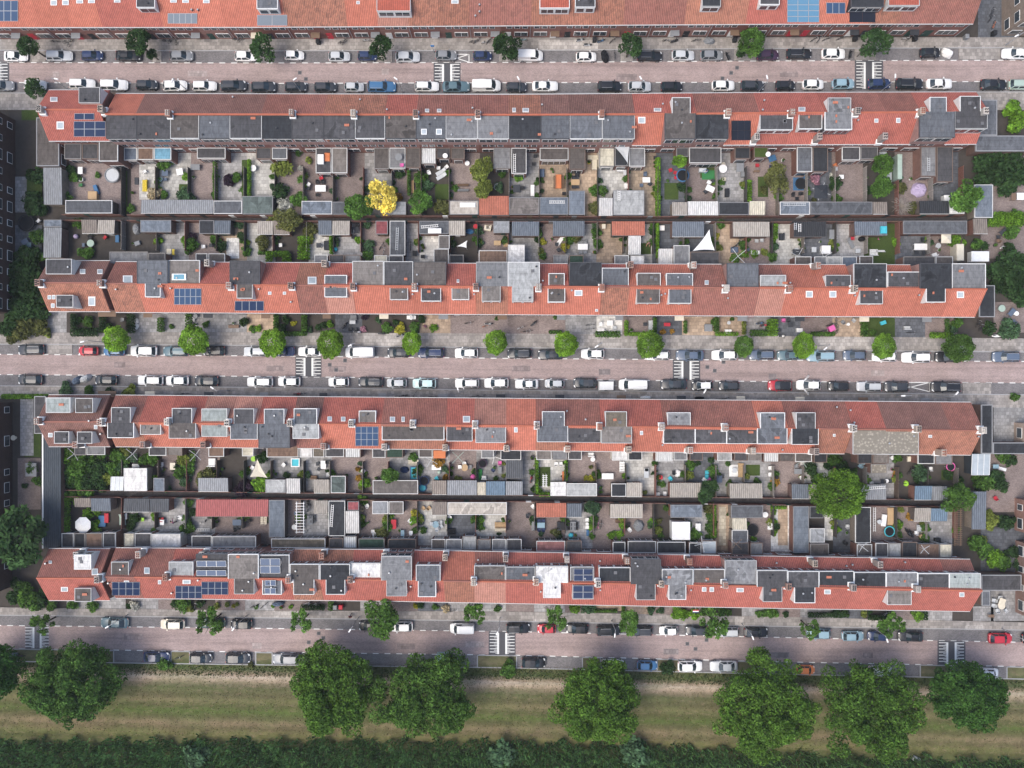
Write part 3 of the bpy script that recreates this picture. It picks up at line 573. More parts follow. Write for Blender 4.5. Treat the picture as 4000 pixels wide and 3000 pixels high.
# roof windows: row, x0 y0 x1 y1 (f = on a flat top)
SKY = """0 197 0 222 21|0 243 0 268 20|0 298 0 324 13|0 344 0 370 12|0 445 0 470 10|0 665 0 690 10|0 712 0 737 11|0 793 0 818 12|0 1763 0 1791 14|0 1392 4 1405 16
1 196 379 224 396|1 221 475 249 505|1 1660 425 1676 437|1 1707 425 1724 437|1 2001 421 2015 437|1 2041 422 2066 437|1 2554 422 2583 434|1 2493 457 2521 482|1 3119 418 3146 434|1 3416 464 3431 479|1 3501 461 3517 480|1 1645 503 1667 525 f|1 1703 503 1726 525 f
2 312 1051 333 1069|2 380 1052 400 1069|2 186 1154 200 1169|2 203 1153 216 1169|2 199 1186 213 1202|2 1047 1140 1060 1151|2 1105 1140 1117 1151|2 1202 1081 1236 1109|2 2244 1134 2275 1156|2 2325 1208 2336 1217|2 2753 1095 2768 1111|2 1784 1091 1794 1103|2 3148 1137 3175 1162|2 3240 1137 3267 1162|2 3738 1139 3766 1164|2 671 1069 726 1094 fb|2 345 1159 372 1195|2 480 1076 517 1109
3 367 1661 380 1676|3 188 1692 205 1708|3 1279 1627 1296 1645|3 1332 1628 1349 1645|3 1523 1628 1543 1647|3 1568 1628 1581 1647|3 1808 1625 1836 1649|3 2008 1670 2022 1689|3 2500 1684 2512 1699|3 3254 1696 3264 1706|3 3627 1700 3641 1710
4 358 2221 382 2246|4 563 2217 584 2241|4 238 2294 265 2311|4 484 2269 504 2282|4 713 2266 744 2281|4 617 2267 629 2282|4 2742 2295 2759 2311|4 2772 2295 2789 2312|4 2877 2298 2905 2313|4 3220 2304 3245 2321|4 3748 2315 3767 2332|4 190 2190 202 2201"""
for line in SKY.replace("\n", "|").split("|"):
    q = line.split(); i = int(q[0]); x0, y0, x1, y1 = map(float, q[1:5]); fl = len(q) > 5
    h = house_at(i, W((x0 + x1) / 2, 0, 7.5)[0]); P = [(x0, y1), (x1, y1), (x1, y0), (x0, y0)]
    p3 = [np.array((*W(*p, 8.95), 8.92)) for p in P] if fl else [np.array(ray_slope(h, *p, up=.10)) for p in P]
    ce = sum(p3) / 4; nrm = np.cross(p3[1] - p3[0], p3[3] - p3[0]); nrm /= np.linalg.norm(nrm); b = MB()
    b.hexa([p - nrm * (.2 if fl else .12) for p in p3], p3, 1); d = [ce + (p - ce) * .76 for p in p3]; b.hexa([p - nrm * .02 for p in d], [p + nrm * .012 for p in d], 0)
    b.build("roof_window", [M["blueglass"] if q[-1] == "fb" else M["skyglass"], M["frame"]], h["e"])
    h["feat"].append(("sky",))
# chimneys: row: plan coordinates of their tops
CH = {1: "150 423,390 423,653 440,1137 438,1378 440,1622 441,1866 441,2352 441,2847 437,3097 437,3352 432,3606 432,3853 432,3203 553,3459 548,2958 550", 2: "145 1104,387 1105,892 1115,1133 1115,1376 1118,1617 1119,1858 1119,2104 1121,2352 1122,2840 1125,3088 1126,3342 1127,807 1020,1265 1026,2465 1031,2711 1033,3197 1033",
      3: "142 1645,388 1650,650 1648,885 1653,1130 1653,1370 1655,1610 1657,1855 1660,2098 1663,2344 1667,2588 1668,2836 1671,3338 1674,3590 1676,3845 1681,292 1745,555 1738,792 1738,1262 1752,1500 1752,1738 1752,1978 1758,2218 1760,2457 1760,2697 1764,2943 1766,3190 1768,3688 1778",
      4: "377 2265,643 2257,1125 2266,1367 2266,1850 2276,2094 2275,2337 2282,2585 2282,2835 2286,3083 2293,3336 2297,3588 2303,295 2152,538 2152,787 2148,1255 2160,1500 2148,1738 2165,1975 2168,2215 2172,2450 2170,2695 2168,3185 2180,3440 2193"}
for i, t in CH.items():
    for s in t.split(","):
        px, py = map(float, s.split()); zt = 10.1; x, y = W(px, py, zt); h = house_at(i, x); rd = random.Random(int(px))
        if abs(y - h["R"](x)) > 2.2: zt = 8.3; x, y = W(px, py, zt)
        y = max(min(y, h["N"](x) - .5), h["S"](x) + .5); zb = slope_z(h, x, y)
        a, c = .36, .5; b = MB(); b.box(x - a, y - c, zb - 1.2, x + a, y + c, zt - .12)
        col = rd.choice([(.30, .25, .21), (.26, .22, .20), (.35, .32, .29), (.22, .14, .115)])
        ch = b.build("chimney", M["chim"], h["e"], color=col)
        b = MB(); b.box(x - a - .06, y - c - .06, zt - .12, x + a + .06, y + c + .06, zt); b.build("cap", M["chim"], ch, color=tuple(v * 1.25 for v in col))
        b = MB(); b.box(x - a - .14, y - c - .18, zb - .75, x + a + .14, y + c + .18, zb + .14); b.build("flashing", M["white"], ch)
        pc = rd.choice([(.05, .045, .045), (.42, .40, .36), (.30, .11, .07), (.05, .05, .05)])
        for u in (-.17, .17):
            for v in ((-.3, 0, .3) if rd.random() < .6 else (-.22, .22)):
                b = MB(); b.cyl(x + u, y + v, zt, zt + .28, .11, .09, 8); b.build("chimney_pot", M["tint"], ch, color=pc)
# little flue pipes on the slopes
for i, t in {0: "750 40,774 40,1873 20,1873 47,1857 63", 1: "911 380,1407 390,1512 429,1846 423,2117 410,2588 407,2984 393,2978 430,3360 425,3350 470", 2: "455 1131,668 1127,1012 1130,1137 1180,1612 1150,2120 1097,2233 1135,2583 1153,2597 1148,2842 1165,3085 1105,3338 1155,3588 1153,1852 1150", 3: "395 1695,350 1644,2214 1605,2287 1638,2587 1738,3055 1757,3267 1590,3320 1602,3335 1650,3820 1705", 4: "180 2200,425 2277,672 2316,775 2266,1605 2290,1868 2186,2343 2190,2344 2304,2698 2304,2112 2310,3032 2198,3305 2210,3328 2205,3533 2195"}.items():
    for s in t.split(","):
        px, py = map(float, s.split()); h = house_at(i, W(px, 0, 7.5)[0]); x, y, z = ray_slope(h, px, py, .2); b = MB()
        b.cyl(x, y, z - .6, z + .25, .1, .1, 8, 0); b.cyl(x, y, z + .25, z + .36, .17, .13, 8, 1); b.build("flue_pipe", [M["dark"], M["grey"]], h["e"])
# ------------------------------------------------------------------ vehicles
def loft(mb, st, m=0):         # stations (x, half width, z bottom, z shoulder, z top)
    rings = []
    for x, w, zb, zs, zt in st:
        half = [(w * .80, zb), (w * .98, zb + .16), (w, zb + (zs - zb) * .6), (w * .96, zs - .02), (w * .84, zs + (zt - zs) * .55), (w * .45, zt - .006)]
        r = [(x, y, z) for y, z in half] + [(x, 0, zt)] + [(x, -y, z) for y, z in half[::-1]]
        rings.append(r)
    n = len(rings[0]); b = len(mb.v)
    for r in rings: mb.v += r
    for i in range(len(rings) - 1):
        for j in range(n):
            j2 = (j + 1) % n; mb.f.append((b + i * n + j, b + i * n + j2, b + (i + 1) * n + j2, b + (i + 1) * n + j)); mb.m.append(m)
    mb.f.append(tuple(b + j for j in range(n))[::-1][::-1]); mb.m.append(m)
    mb.f.append(tuple(b + (len(rings) - 1) * n + j for j in range(n - 1, -1, -1))); mb.m.append(m)
CARS = dict(                   # length, width, body stations, cabin: windscreen foot, roof front, roof rear, rear window foot, belt, roof height
    hatchback=(3.95, 1.72, .88, .98, (.86, .18, -1.35, -1.80), .92, 1.46, .62),
    compact=(3.55, 1.62, .90, 1.0, (.85, .25, -1.20, -1.62), .95, 1.50, .62),
    saloon=(4.45, 1.76, .86, .93, (.78, .12, -1.02, -1.72), .93, 1.42, .60),
    estate=(4.6, 1.78, .86, .97, (.86, .22, -1.80, -2.16), .93, 1.47, .64),
    suv=(4.35, 1.82, .98, 1.10, (.98, .36, -1.62, -2.02), 1.06, 1.66, .66),
    pickup=(4.1, 1.68, .85, .92, (.85, .25, -.45, -.72), .92, 1.45, .60),
    van=(4.5, 1.84, 1.05, 1.2, (1.42, .82, -2.12, -2.22), 1.15, 1.85, .80))
def make_car(kind):
    L, Wd, zf, zr, (a1, a2, a3, a4), belt, roof, rw = CARS[kind]; h = Wd / 2; l = L / 2
    e = empty(kind if kind != "compact" else "compact_car", (0, 0, 0)); e["category"] = "van" if kind == "van" else "car"
    b = MB(); f = zf; s = belt
    loft(b, [(-l, h * .80, .36, zr * .62, zr * .66), (-l + .10, h * .93, .26, zr * .88, zr * .93), (-l + .45, h * .985, .22, s - .05, s if kind != "pickup" else s - .2), (a4 + .1, h, .2, s - .03, s + .02 if kind != "pickup" else s - .05),
             (0, h, .2, s - .03, s + .02), (a1 - .1, h, .2, s - .04, s + .0), (a1 + .25, h * .99, .22, f - .05, f + .01), (l - .42, h * .95, .24, f * .86, f * .92), (l - .12, h * .84, .28, f * .70, f * .76), (l, h * .66, .36, f * .56, f * .6)])
    body = b.build("body", M["paint"], e, True)
    wb = h * .90; wr = h * rw / .62 * .66 if kind != "van" else h * .80
    wr = min(wr, h * .82)
    zc = roof + .035
    def P(x, y, z): return (x, y, z)
    b = MB()                    # painted shell: pillars and roof
    mid = (a2 + a3) / 2
    base = [P(a4, -wb * .94, s - .03), P(a1, -wb * .92, s - .03), P(a1, wb * .92, s - .03), P(a4, wb * .94, s - .03)]
    n = len(b.v)
    top = [(a3, -wr * .94, roof - .02), (mid, -wr, roof), (a2, -wr * .92, roof - .02), (a2 + .05, 0, roof + .01), (a2, wr * .92, roof - .02), (mid, wr, roof), (a3, wr * .94, roof - .02), (a3 - .05, 0, roof + .01)]
    bt = [(a4, -wb * .94, s - .03), (mid, -wb, s - .03), (a1, -wb * .90, s - .03), (a1 + .13, 0, s - .03), (a1, wb * .90, s - .03), (mid, wb, s - .03), (a4, wb * .94, s - .03), (a4 - .06, 0, s - .03)]
    b.v += bt + top + [(mid, 0, zc)]
    for i in range(8): b.f.append((n + i, n + (i + 1) % 8, n + 8 + (i + 1) % 8, n + 8 + i)); b.m.append(0); b.f.append((n + 8 + i, n + 8 + (i + 1) % 8, n + 16)); b.m.append(0)
    rf = b.build("roof", M["paint"], e)
    def pane(name, q, sh=.86, out=.014):
        q = [np.array(p, float) for p in q]; c = sum(q) / 4; nn = np.cross(q[1] - q[0], q[3] - q[0]); nn /= np.linalg.norm(nn)
        q = [c + (p - c) * sh for p in q]; b = MB(); b.hexa([p - nn * .01 for p in q], [p + nn * out for p in q]); return b.build(name, M["carglass"], e)
    F0, F1 = (a1, wb * .90, s - .02), (a2, wr * .92, roof - .02); G0, G1 = (a1, -wb * .90, s - .02), (a2, -wr * .92, roof - .02)
    b = MB(); fm0, fm1 = (a1 + .13, 0, s - .02), (a2 + .05, 0, roof + .01); k = .07     # curved windscreen in two facets
    def li(p, q, t): return tuple(np.array(p) + (np.array(q) - np.array(p)) * t)
    def lift(p): return (p[0] + .012, p[1], p[2] + .012)
    def glass2(A0, A1, Mm0, Mm1, B0, B1, sg, name):
        b = MB(); n = 0; lo, hi = .05, .93
        pts = [li(A0, A1, lo), li(Mm0, Mm1, lo), li(B0, B1, lo), li(A0, A1, hi), li(Mm0, Mm1, hi), li(B0, B1, hi)]
        pts = [(p[0] + sg * .014, p[1] * .93, p[2] + .014) for p in pts]
        if sg < 0: pts = [pts[2], pts[1], pts[0], pts[5], pts[4], pts[3]]
        b.v += pts; b.f += [(1, 0, 3, 4), (2, 1, 4, 5)]; b.m += [0, 0]
        return b.build(name, M["carglass"], e)
    glass2(F0, F1, fm0, fm1, G0, G1, 1, "windscreen")
    glass2((a4, wb * .94, s - .02), (a3, wr * .94, roof - .02), (a4 - .06, 0, s - .02), (a3 - .05, 0, roof + .01), (a4, -wb * .94, s - .02), (a3, -wr * .94, roof - .02), -1, "rear_window") if kind != "van" else None
    for sg in (1, -1):
        xr = a4 + .1 if kind != "van" else a2 - .95
        for xa, xb, ta, tb in (((mid, a1 - .06, mid + .04, a2 - .02), (a4 + .12, mid - .08, a3 + .06, mid - .04))[:2] if kind != "van" else ((a2 - .8, a1 - .06, a2 - .8, a2 - .02),)) if False else ([(mid, a1 - .08, mid + .02, a2 - .02), (a4 + .12, mid - .07, a3 + .08, mid - .05)] if kind != "van" else [(a2 - .85, a1 - .10, a2 - .85, a2 - .02)]):
            q = [(xa, sg * (wb + .006), s), (xb, sg * (wb * .95 + .006), s), (tb, sg * (wr + .002), roof - .07), (ta, sg * (wr + .014), roof - .06)]
            if sg > 0: q = [q[1], q[0], q[3], q[2]]
            pane("side_window", q, .92)
    for sx in (l * .62, -l * .62):
        for sg in (1, -1):
            b = MB(); r = .31
            a = [2 * math.pi * i / 14 for i in range(14)]; y0, y1 = sg * (h - .17), sg * (h + .015)
            ra, rb = [(sx + r * math.cos(t), y0, r + r * math.sin(t)) for t in a], [(sx + r * math.cos(t), y1, r + r * math.sin(t)) for t in a]
            b.hexa(ra, rb, 0) if sg < 0 else b.hexa(rb, ra, 0)
            a2_ = [(sx + .19 * math.cos(t), y1 + sg * .006, r + .19 * math.sin(t)) for t in a]; a3_ = [(sx + .19 * math.cos(t), y1 - sg * .05, r + .19 * math.sin(t)) for t in a]
            b.hexa(a3_, a2_, 1); b.build("wheel", [M["rubber"], M["grey"]], e)
    for sg in (1, -1):
        b = MB(); b.hexa([(l - .40, sg * h * .60 - .13, f * .72), (l - .10, sg * h * .62 - .13, f * .66), (l - .10, sg * h * .62 + .13, f * .66), (l - .40, sg * h * .80 + .10, f * .72)], [(l - .44, sg * h * .60 - .13, f * .90), (l - .13, sg * h * .60 - .11, f * .78), (l - .16, sg * h * .64 + .13, f * .78), (l - .44, sg * h * .80 + .10, f * .90)]); b.build("headlight", M["lamp"], e)
        b = MB(); b.box(-l + .03, sg * h * .62, zr * .62, -l + .17, sg * h * .88, zr * .86); b.build("tail_light", M["redlens"], e)
        b = MB(); b.box(a1 - .28, sg * (h - .02), s - .04, a1 - .10, sg * (h + .17), s + .12); b.build("wing_mirror", M["paint"], e)
    if kind in ("estate", "suv"):
        for sg in (1, -1):
            b = MB(); b.tube((a3 + .1, sg * wr * .88, roof + .05), (a2 - .1, sg * wr * .88, roof + .05), .03); b.build("roof_rail", M["grey"], e)
    return e
CARP = {k: make_car(k) for k in CARS}
used_car = set(); CARLIST = []
TY = dict(h="hatchback", c="compact", a="saloon", e="estate", s="suv", p="pickup", v="van")
TW = dict(h="hatchback", c="small car", a="saloon", e="estate car", s="tall family car", p="pickup", v="van")
# x0 x1 y of the car seen from above, body colour (upper case second letter = roof colour), type, heading
LANES = [("upper kerb, top street", """17 108 220 w a R|181 283 218 s e R|319 402 218 n h R|453 551 218 k a R|665 754 219 g h R|918 1005 220 w h R|1112 1187 217 w c R|1284 1367 221 s h R|1398 1472 219 n c R|1545 1640 222 s h R|1701 1784 217 g h R|1848 1921 219 n c R|2023 2120 219 w v R|2250 2329 223 w c R|2488 2587 220 k e R|2624 2712 217 s h R|2735 2824 217 g h R|2956 3042 216 p h R|3072 3171 211 k e R|3209 3301 211 w h R|3593 3674 207 k h R|3913 4015 210 w a L"""),
("lower kerb, top street", """-40 55 336 g e R|95 181 333 w h R|271 371 328 w e R|390 499 332 w e R|533 615 332 d h R|637 730 335 w h R|753 845 336 w e R|861 964 335 d h R|982 1078 340 d h R|1113 1198 340 d h R|1228 1314 341 d h R|1346 1421 341 s c R|1436 1546 339 b e R|1621 1714 338 w e R|1728 1834 339 t a R|1844 1955 336 w v R rack|1981 2055 341 d h R|2079 2179 337 w a R|2334 2429 339 k s R|2453 2543 339 s h R|2581 2666 339 k h R|2780 2869 335 w h R|2893 2985 336 d h R|3029 3107 335 k c R|3134 3217 331 w c R|3249 3338 328 l h R|3390 3479 328 n h R|3499 3607 328 k e R|3618 3719 328 w a R|3830 3933 331 k a R|3940 4040 331 q e R"""),
("upper kerb, middle street", """70 174 1366 d e L|307 384 1371 r c L|404 488 1371 b h L|510 614 1371 w s L|637 739 1372 t e L|793 879 1371 k h L|955 1043 1373 s e L|1075 1145 1373 n p L|1165 1258 1373 w a L|1347 1466 1376 w v L|1512 1601 1377 d h L|1632 1735 1378 n e L|1777 1867 1379 w h L|1981 2076 1381 d e L|2100 2199 1385 d a L|2270 2360 1382 w h L|2520 2615 1388 w e L|2640 2749 1388 u a L|2779 2881 1387 w h L|2925 3024 1386 u e L|3038 3124 1388 t a L|3151 3262 1391 l e L|3293 3382 1388 u h L|3407 3502 1392 w h L|3522 3634 1396 w e L|3652 3755 1395 k e L|3875 3981 1394 u e L"""),
("lower kerb, middle street", """70 165 1483 d h L|371 457 1484 d h L|538 638 1486 w e L|648 737 1487 w h L|760 853 1488 d h L|965 1066 1492 w e L|1086 1173 1491 w h L|1283 1363 1492 w h L|1399 1496 1492 d e L|1511 1589 1496 s c L|1612 1703 1498 a h L|1778 1871 1497 w e L|1892 1986 1496 w h L|2014 2101 1500 w a L|2128 2204 1498 s c L|2238 2330 1496 d h L|2417 2526 1503 w v L ladder|2580 2682 1501 d a L|2700 2783 1506 kw c L|2806 2886 1507 d c L|3000 3093 1506 rk h L|3111 3205 1504 w h L doors|3234 3315 1508 k c L|3346 3442 1510 s e L|3454 3548 1510 d h L|3635 3753 1511 k e L rails"""),
("upper kerb, lower street", """393 502 2432 t a L|628 722 2437 c s L|775 880 2433 e e L|900 985 2438 k h L|1401 1480 2444 k h L|1522 1612 2447 w h L|1758 1853 2453 w v L rack|1979 2070 2454 k e R|2099 2170 2455 r c L|2210 2297 2455 k h L|2330 2425 2462 k s R|2452 2548 2464 d e L|2576 2647 2462 w c L|2676 2763 2462 d h L|2793 2885 2468 s e L|2906 3000 2470 k a R|3152 3245 2475 l h L|3288 3374 2484 l h R|3391 3465 2484 n h L|3506 3604 2486 k a L|3861 3954 2493 r h R|3990 4070 2494 k h R"""),
("meadow kerb, lower street", """560 662 2566 n a R|741 828 2570 d h R|882 979 2570 d h R|1065 1172 2573 g e L|2037 2132 2588 k h R|2348 2436 2595 w h R|2490 2567 2598 b h R|2648 2743 2602 w h R|2773 2879 2602 s a L|3113 3181 2615 o c R|3393 3484 2620 w h R|3796 3899 2630 w v R""")]
def put_car(x0, x1, y, c, ty, hd):
    k = TY[ty]; z = .6; xa, yy = W(x0, y, z); xb, _ = W(x1, y, z); L = CARS[k][0]
    p = CARP[k]; cid = c[0]; paint = (*CW[cid][1], 1); rp = (*CW[c[1]][1], 1) if len(c) > 1 else paint
    if k in used_car: e = copy_tree(p)
    else: e = p; used_car.add(k)
    e.location = ((xa + xb) / 2, yy, .006); e.rotation_euler = (0, 0, (0 if hd == "R" else math.pi) + random.uniform(-.02, .02))
    sc = min(1.12, max(.9, (xb - xa) / L)); e.scale = (sc, min(1.05, max(.95, sc)), 1)
    for ch in e.children:
        n = ch.name.split(".")[0]
        if n in ("body", "wing_mirror"): ch.color = paint
        if n == "roof": ch.color = rp
    org[e.name] = (0, 0, 0); return e
for lane, txt in LANES:
    q = [t.split() for t in txt.split("|")]; row_ = []
    for t in q:
        e = put_car(float(t[0]), float(t[1]), float(t[2]), t[3], t[4], t[5]); e["group"] = "cars parked along the " + lane.replace(", ", " of the ")
        nm = CW[t[3][0]][0] + " " + TW[t[4]]; ex = t[6] if len(t) > 6 else ""
        if ex == "rack" or ex == "ladder":
            b = MB()
            for k in range(7 if ex == "rack" else 0): b.tube((-1.9 + k * .38, -.62, 1.97), (-1.9 + k * .38, .62, 1.97), .025)
            for s in ((-.62, .62) if ex == "rack" else (.25, .6)): b.tube((-2.0, s, 1.95), (.45, s, 1.95), .03)
            if ex == "ladder":
                for k in range(9): b.tube((-1.95 + k * .29, .25, 1.95), (-1.95 + k * .29, .6, 1.95), .02)
            rk = b.build("roof_rack" if ex == "rack" else "ladder_rack", M["frame"]); rk.parent = e; nm += " with a roof rack" if ex == "rack" else " carrying a ladder"
        if ex == "doors":
            for sg in (1, -1):
                b = MB(); y0, y1 = sg * .86, sg * 1.62; b.hexa([(.62, y0 - .03, .35), (.62, y0 + .03, .35), (.05, y1 + .03, .35), (.05, y1 - .03, .35)], [(.62, y0 - .03, .95), (.62, y0 + .03, .95), (.05, y1 + .03, .95), (.05, y1 - .03, .95)]) if sg > 0 else b.hexa([(.05, y1 - .03, .35), (.05, y1 + .03, .35), (.62, y0 + .03, .35), (.62, y0 - .03, .35)], [(.05, y1 - .03, .95), (.05, y1 + .03, .95), (.62, y0 + .03, .95), (.62, y0 - .03, .95)])
                d = b.build("door", M["paint"], color=CW["w"][1]); d.parent = e
                b = MB(); b.tube((.60, y0, .95), (.22, sg * 1.36, 1.38), .035); b.tube((.22, sg * 1.36, 1.38), (.06, y1, .95), .035); fr = b.build("window_frame", M["paint"], color=CW["w"][1]); fr.parent = d
            nm = "white hatchback with both front doors open"
        if ex == "rails": nm += " with bright roof rails"
        if len(t[3]) > 1: nm += " with a %s roof" % CW[t[3][1]][0]
        row_.append([e, nm]); CARLIST.append((e, nm))
    for i, (e, nm) in enumerate(row_):
        sh = lambda s: s.split(" with")[0].split(" carrying")[0]
        if i == 0: t = f"{nm} before a {sh(row_[1][1])}, {lane}"
        elif i == len(row_) - 1: t = f"{nm} after a {sh(row_[-2][1])}, {lane}"
        else: t = f"{nm} between a {sh(row_[i-1][1])} and a {sh(row_[i+1][1])}, {lane}"
        if len(t.split()) > 16 or any(x[0]["label"] == t for x in row_[:i]): t = f"{sh(nm)}, {od(i)} car from left, {lane}"
        if len(nm.split()) > 4: t = f"{nm}, {lane}"
        e["label"] = t
# ------------------------------------------------------------------ trees, bushes and hedges
def leaves(name, blobs, n, size, up=.35, shell=.55, seed=0, mat=None):
    r = np.random.default_rng(seed); bl = np.array(blobs, float); vol = bl[:, 3] * bl[:, 4] + .5 * bl[:, 5] ** 2
    ix = r.choice(len(bl), n, p=vol / vol.sum()); d = r.normal(size=(n, 3)); d /= np.linalg.norm(d, axis=1, keepdims=True)
    flip = (d[:, 2] < -.2) & (r.random(n) < .7); d[flip, 2] *= -1
    rad = shell + (1 - shell) * r.random((n, 1)) ** .6
    c = bl[ix, :3] + d * rad * bl[ix, 3:6]
    nn = d * .55 + r.normal(size=(n, 3)) * .55; nn[:, 2] += up; nn /= np.linalg.norm(nn, axis=1, keepdims=True)
    t = np.cross(nn, r.normal(size=(n, 3))); t /= np.linalg.norm(t, axis=1, keepdims=True); b = np.cross(nn, t)
    a = size * (.6 + .8 * r.random((n, 1))); w = a * (.45 + .25 * r.random((n, 1)))
    v = np.stack([c - t * a * .5, c + b * w * .5 + nn * a * .10, c + t * a * .5, c - b * w * .5 + nn * a * .06], 1).reshape(-1, 3)
    me = D.meshes.new(name); me.vertices.add(4 * n); me.vertices.foreach_set("co", v.ravel())
    me.loops.add(4 * n); me.loops.foreach_set("vertex_index", np.arange(4 * n)); me.polygons.add(n)
    me.polygons.foreach_set("loop_start", np.arange(n) * 4); me.polygons.foreach_set("loop_total", np.full(n, 4)); me.update(calc_edges=True)
    me.materials.append(mat or M["leaf"]); return me
def blobs_round(k, seed, spread=.62, r0=.38):
    r = random.Random(seed); out = [(0, 0, 0, .62, .62, .55)]
    for _ in range(k):
        a = r.uniform(0, 6.28); u = r.uniform(-.35, .9); s = math.sqrt(max(0, 1 - u * u)) * spread * r.uniform(.8, 1.1); q = r0 * r.uniform(.75, 1.2)
        out.append((s * math.cos(a), s * math.sin(a), u * spread * .8, q, q, q * .85))
    return out
BUSH = [leaves("bush_foliage", blobs_round(9, 10 + i), 620, .26, seed=20 + i) for i in range(4)]
ROUND = [leaves("crown_foliage", [(0, 0, 0, .90, .90, .85)] * 2 + blobs_round(60, 30 + i, .80, .20)[1:], 5600, .115, seed=40 + i, shell=.78) for i in range(3)]
LOOSE = [leaves("crown_foliage", blobs_round(13, 50 + i, .78, .26)[1:] + [(0, 0, 0, .35, .35, .3)], 900, .20, seed=60 + i, shell=.3) for i in range(4)]
GTREE = [leaves("crown_foliage", blobs_round(20, 70 + i, .70, .32), 1900, .17, seed=80 + i) for i in range(4)]
def trunk(parent, h, r, limbs, name="trunk", seed=0, mat="bark"):
    rd = random.Random(seed); b = MB(); b.tube((0, 0, -.05), (rd.uniform(-.1, .1), rd.uniform(-.1, .1), h), r, 8, 0, r * .6)
    for k in range(limbs):
        a = rd.uniform(0, 6.28); l = h * rd.uniform(.3, .55); b.tube((0, 0, h * .75), (l * math.cos(a), l * math.sin(a), h * .85 + l * .8), r * .45, 5, 0, r * .15)
    o = b.build(name, M[mat]); o.parent = parent; return o
GREEN = dict(g=("green", (.070, .145, .028)), b=("bright green", (.125, .25, .026)), d=("dark green", (.032, .066, .022)), y=("yellow green", (.17, .21, .045)), o=("olive green", (.105, .115, .038)), u=("blue green", (.06, .115, .055)), p=("dark purple", (.035, .022, .035)), l=("golden yellow", (.60, .49, .10)), w=("white flowering", (.50, .50, .44)), c=("cream flowering", (.42, .35, .22)), a=("amber", (.30, .17, .03)), m=("pink flowering", (.36, .19, .24)), n=("lime yellow", (.34, .33, .04)), s=("bare grey", (.28, .25, .22)))
def foliage(nm, me, parent, scale, z, col, seed):
    o = D.objects.new(nm, me); COL.objects.link(o); org[o.name] = (0, 0, 0)
    if parent is not None: o.parent = parent
    o.location = (0, 0, z); o.scale = scale; rd = random.Random(seed); o.rotation_euler = (0, 0, rd.uniform(0, 6.28) if abs(scale[0] - scale[1]) < .01 * scale[0] else rd.choice((0, math.pi)))
    k = rd.uniform(.78, 1.2); o.color = (*[v * k for v in col], 1); return o
def tree(px, py, rpx, kind, col, h, label, group, sy=1.0, cat="tree", name="tree", zf=.75):
    zc = h; x, y = W(px, py, zc); r = 1.12 * rpx * K * (H - zc) / H; sd = int(px + 3 * py)
    e = empty(name, (x, y, .05), label, cat, group); pool = dict(R=ROUND, L=LOOSE, G=GTREE)[kind]; rd = random.Random(sd)
    foliage("crown", pool[sd % len(pool)], e, (r, r * sy, r * zf), zc, GREEN[col][1], sd); trunk(e, max(.8, h - r * zf * .3), .05 + r * .045, 4 if kind != "R" else 2, seed=sd); return e
WHERE_Q = []                   # things whose label is completed with the place they stand in
def bush(px, py, rpx, col, sy=1.0, zf=.8, nm="bush"):
    r = 1.12 * rpx * K * .985; x, y = W(px, py, r * .8); sd = int(px * 3 + py)
    o = foliage(nm, BUSH[sd % 4], None, (r, r * sy, r * zf), 0, GREEN[col][1], sd); o.location = (x, y, r * zf * .55); o["category"] = "plant" if nm == "garden_plant" else nm
    WHERE_Q.append((o, ("large " if rpx > 42 else "small " if rpx < 20 else "") + GREEN[col][0] + " " + nm.replace("_", " "), px, py)); return o
def hedge(x0, y0, x1, y1, h, col="g", lab="clipped green hedge"):
    a, c = W(x0, y1, h), W(x1, y0, h); w, d = c[0] - a[0], c[1] - a[1]; sd = int(x0 + y0); nb = max(1, int(max(w, d) / .45))
    bl = []
    for i in range(nb):
        t = (i + .5) / nb; bl.append(((w * t - w / 2) if w >= d else 0, (d * t - d / 2) if d > w else 0, h * .52, (w / nb if w >= d else w) * .58, (d / nb if d > w else d) * .58, h * .5))
    me = leaves("hedge_foliage", bl, int(min(3600, 95 * (w * d + (w + d) * h) + 80)), .24, seed=sd, shell=.7)
    core = MB(); o = D.objects.new("hedge", me); COL.objects.link(o); o.location = ((a[0] + c[0]) / 2, (a[1] + c[1]) / 2, .05); o.color = (*GREEN[col][1], 1); o["category"] = "hedge"; org[o.name] = (0, 0, 0)
    WHERE_Q.append((o, lab, (x0 + x1) / 2, (y0 + y1) / 2)); return o
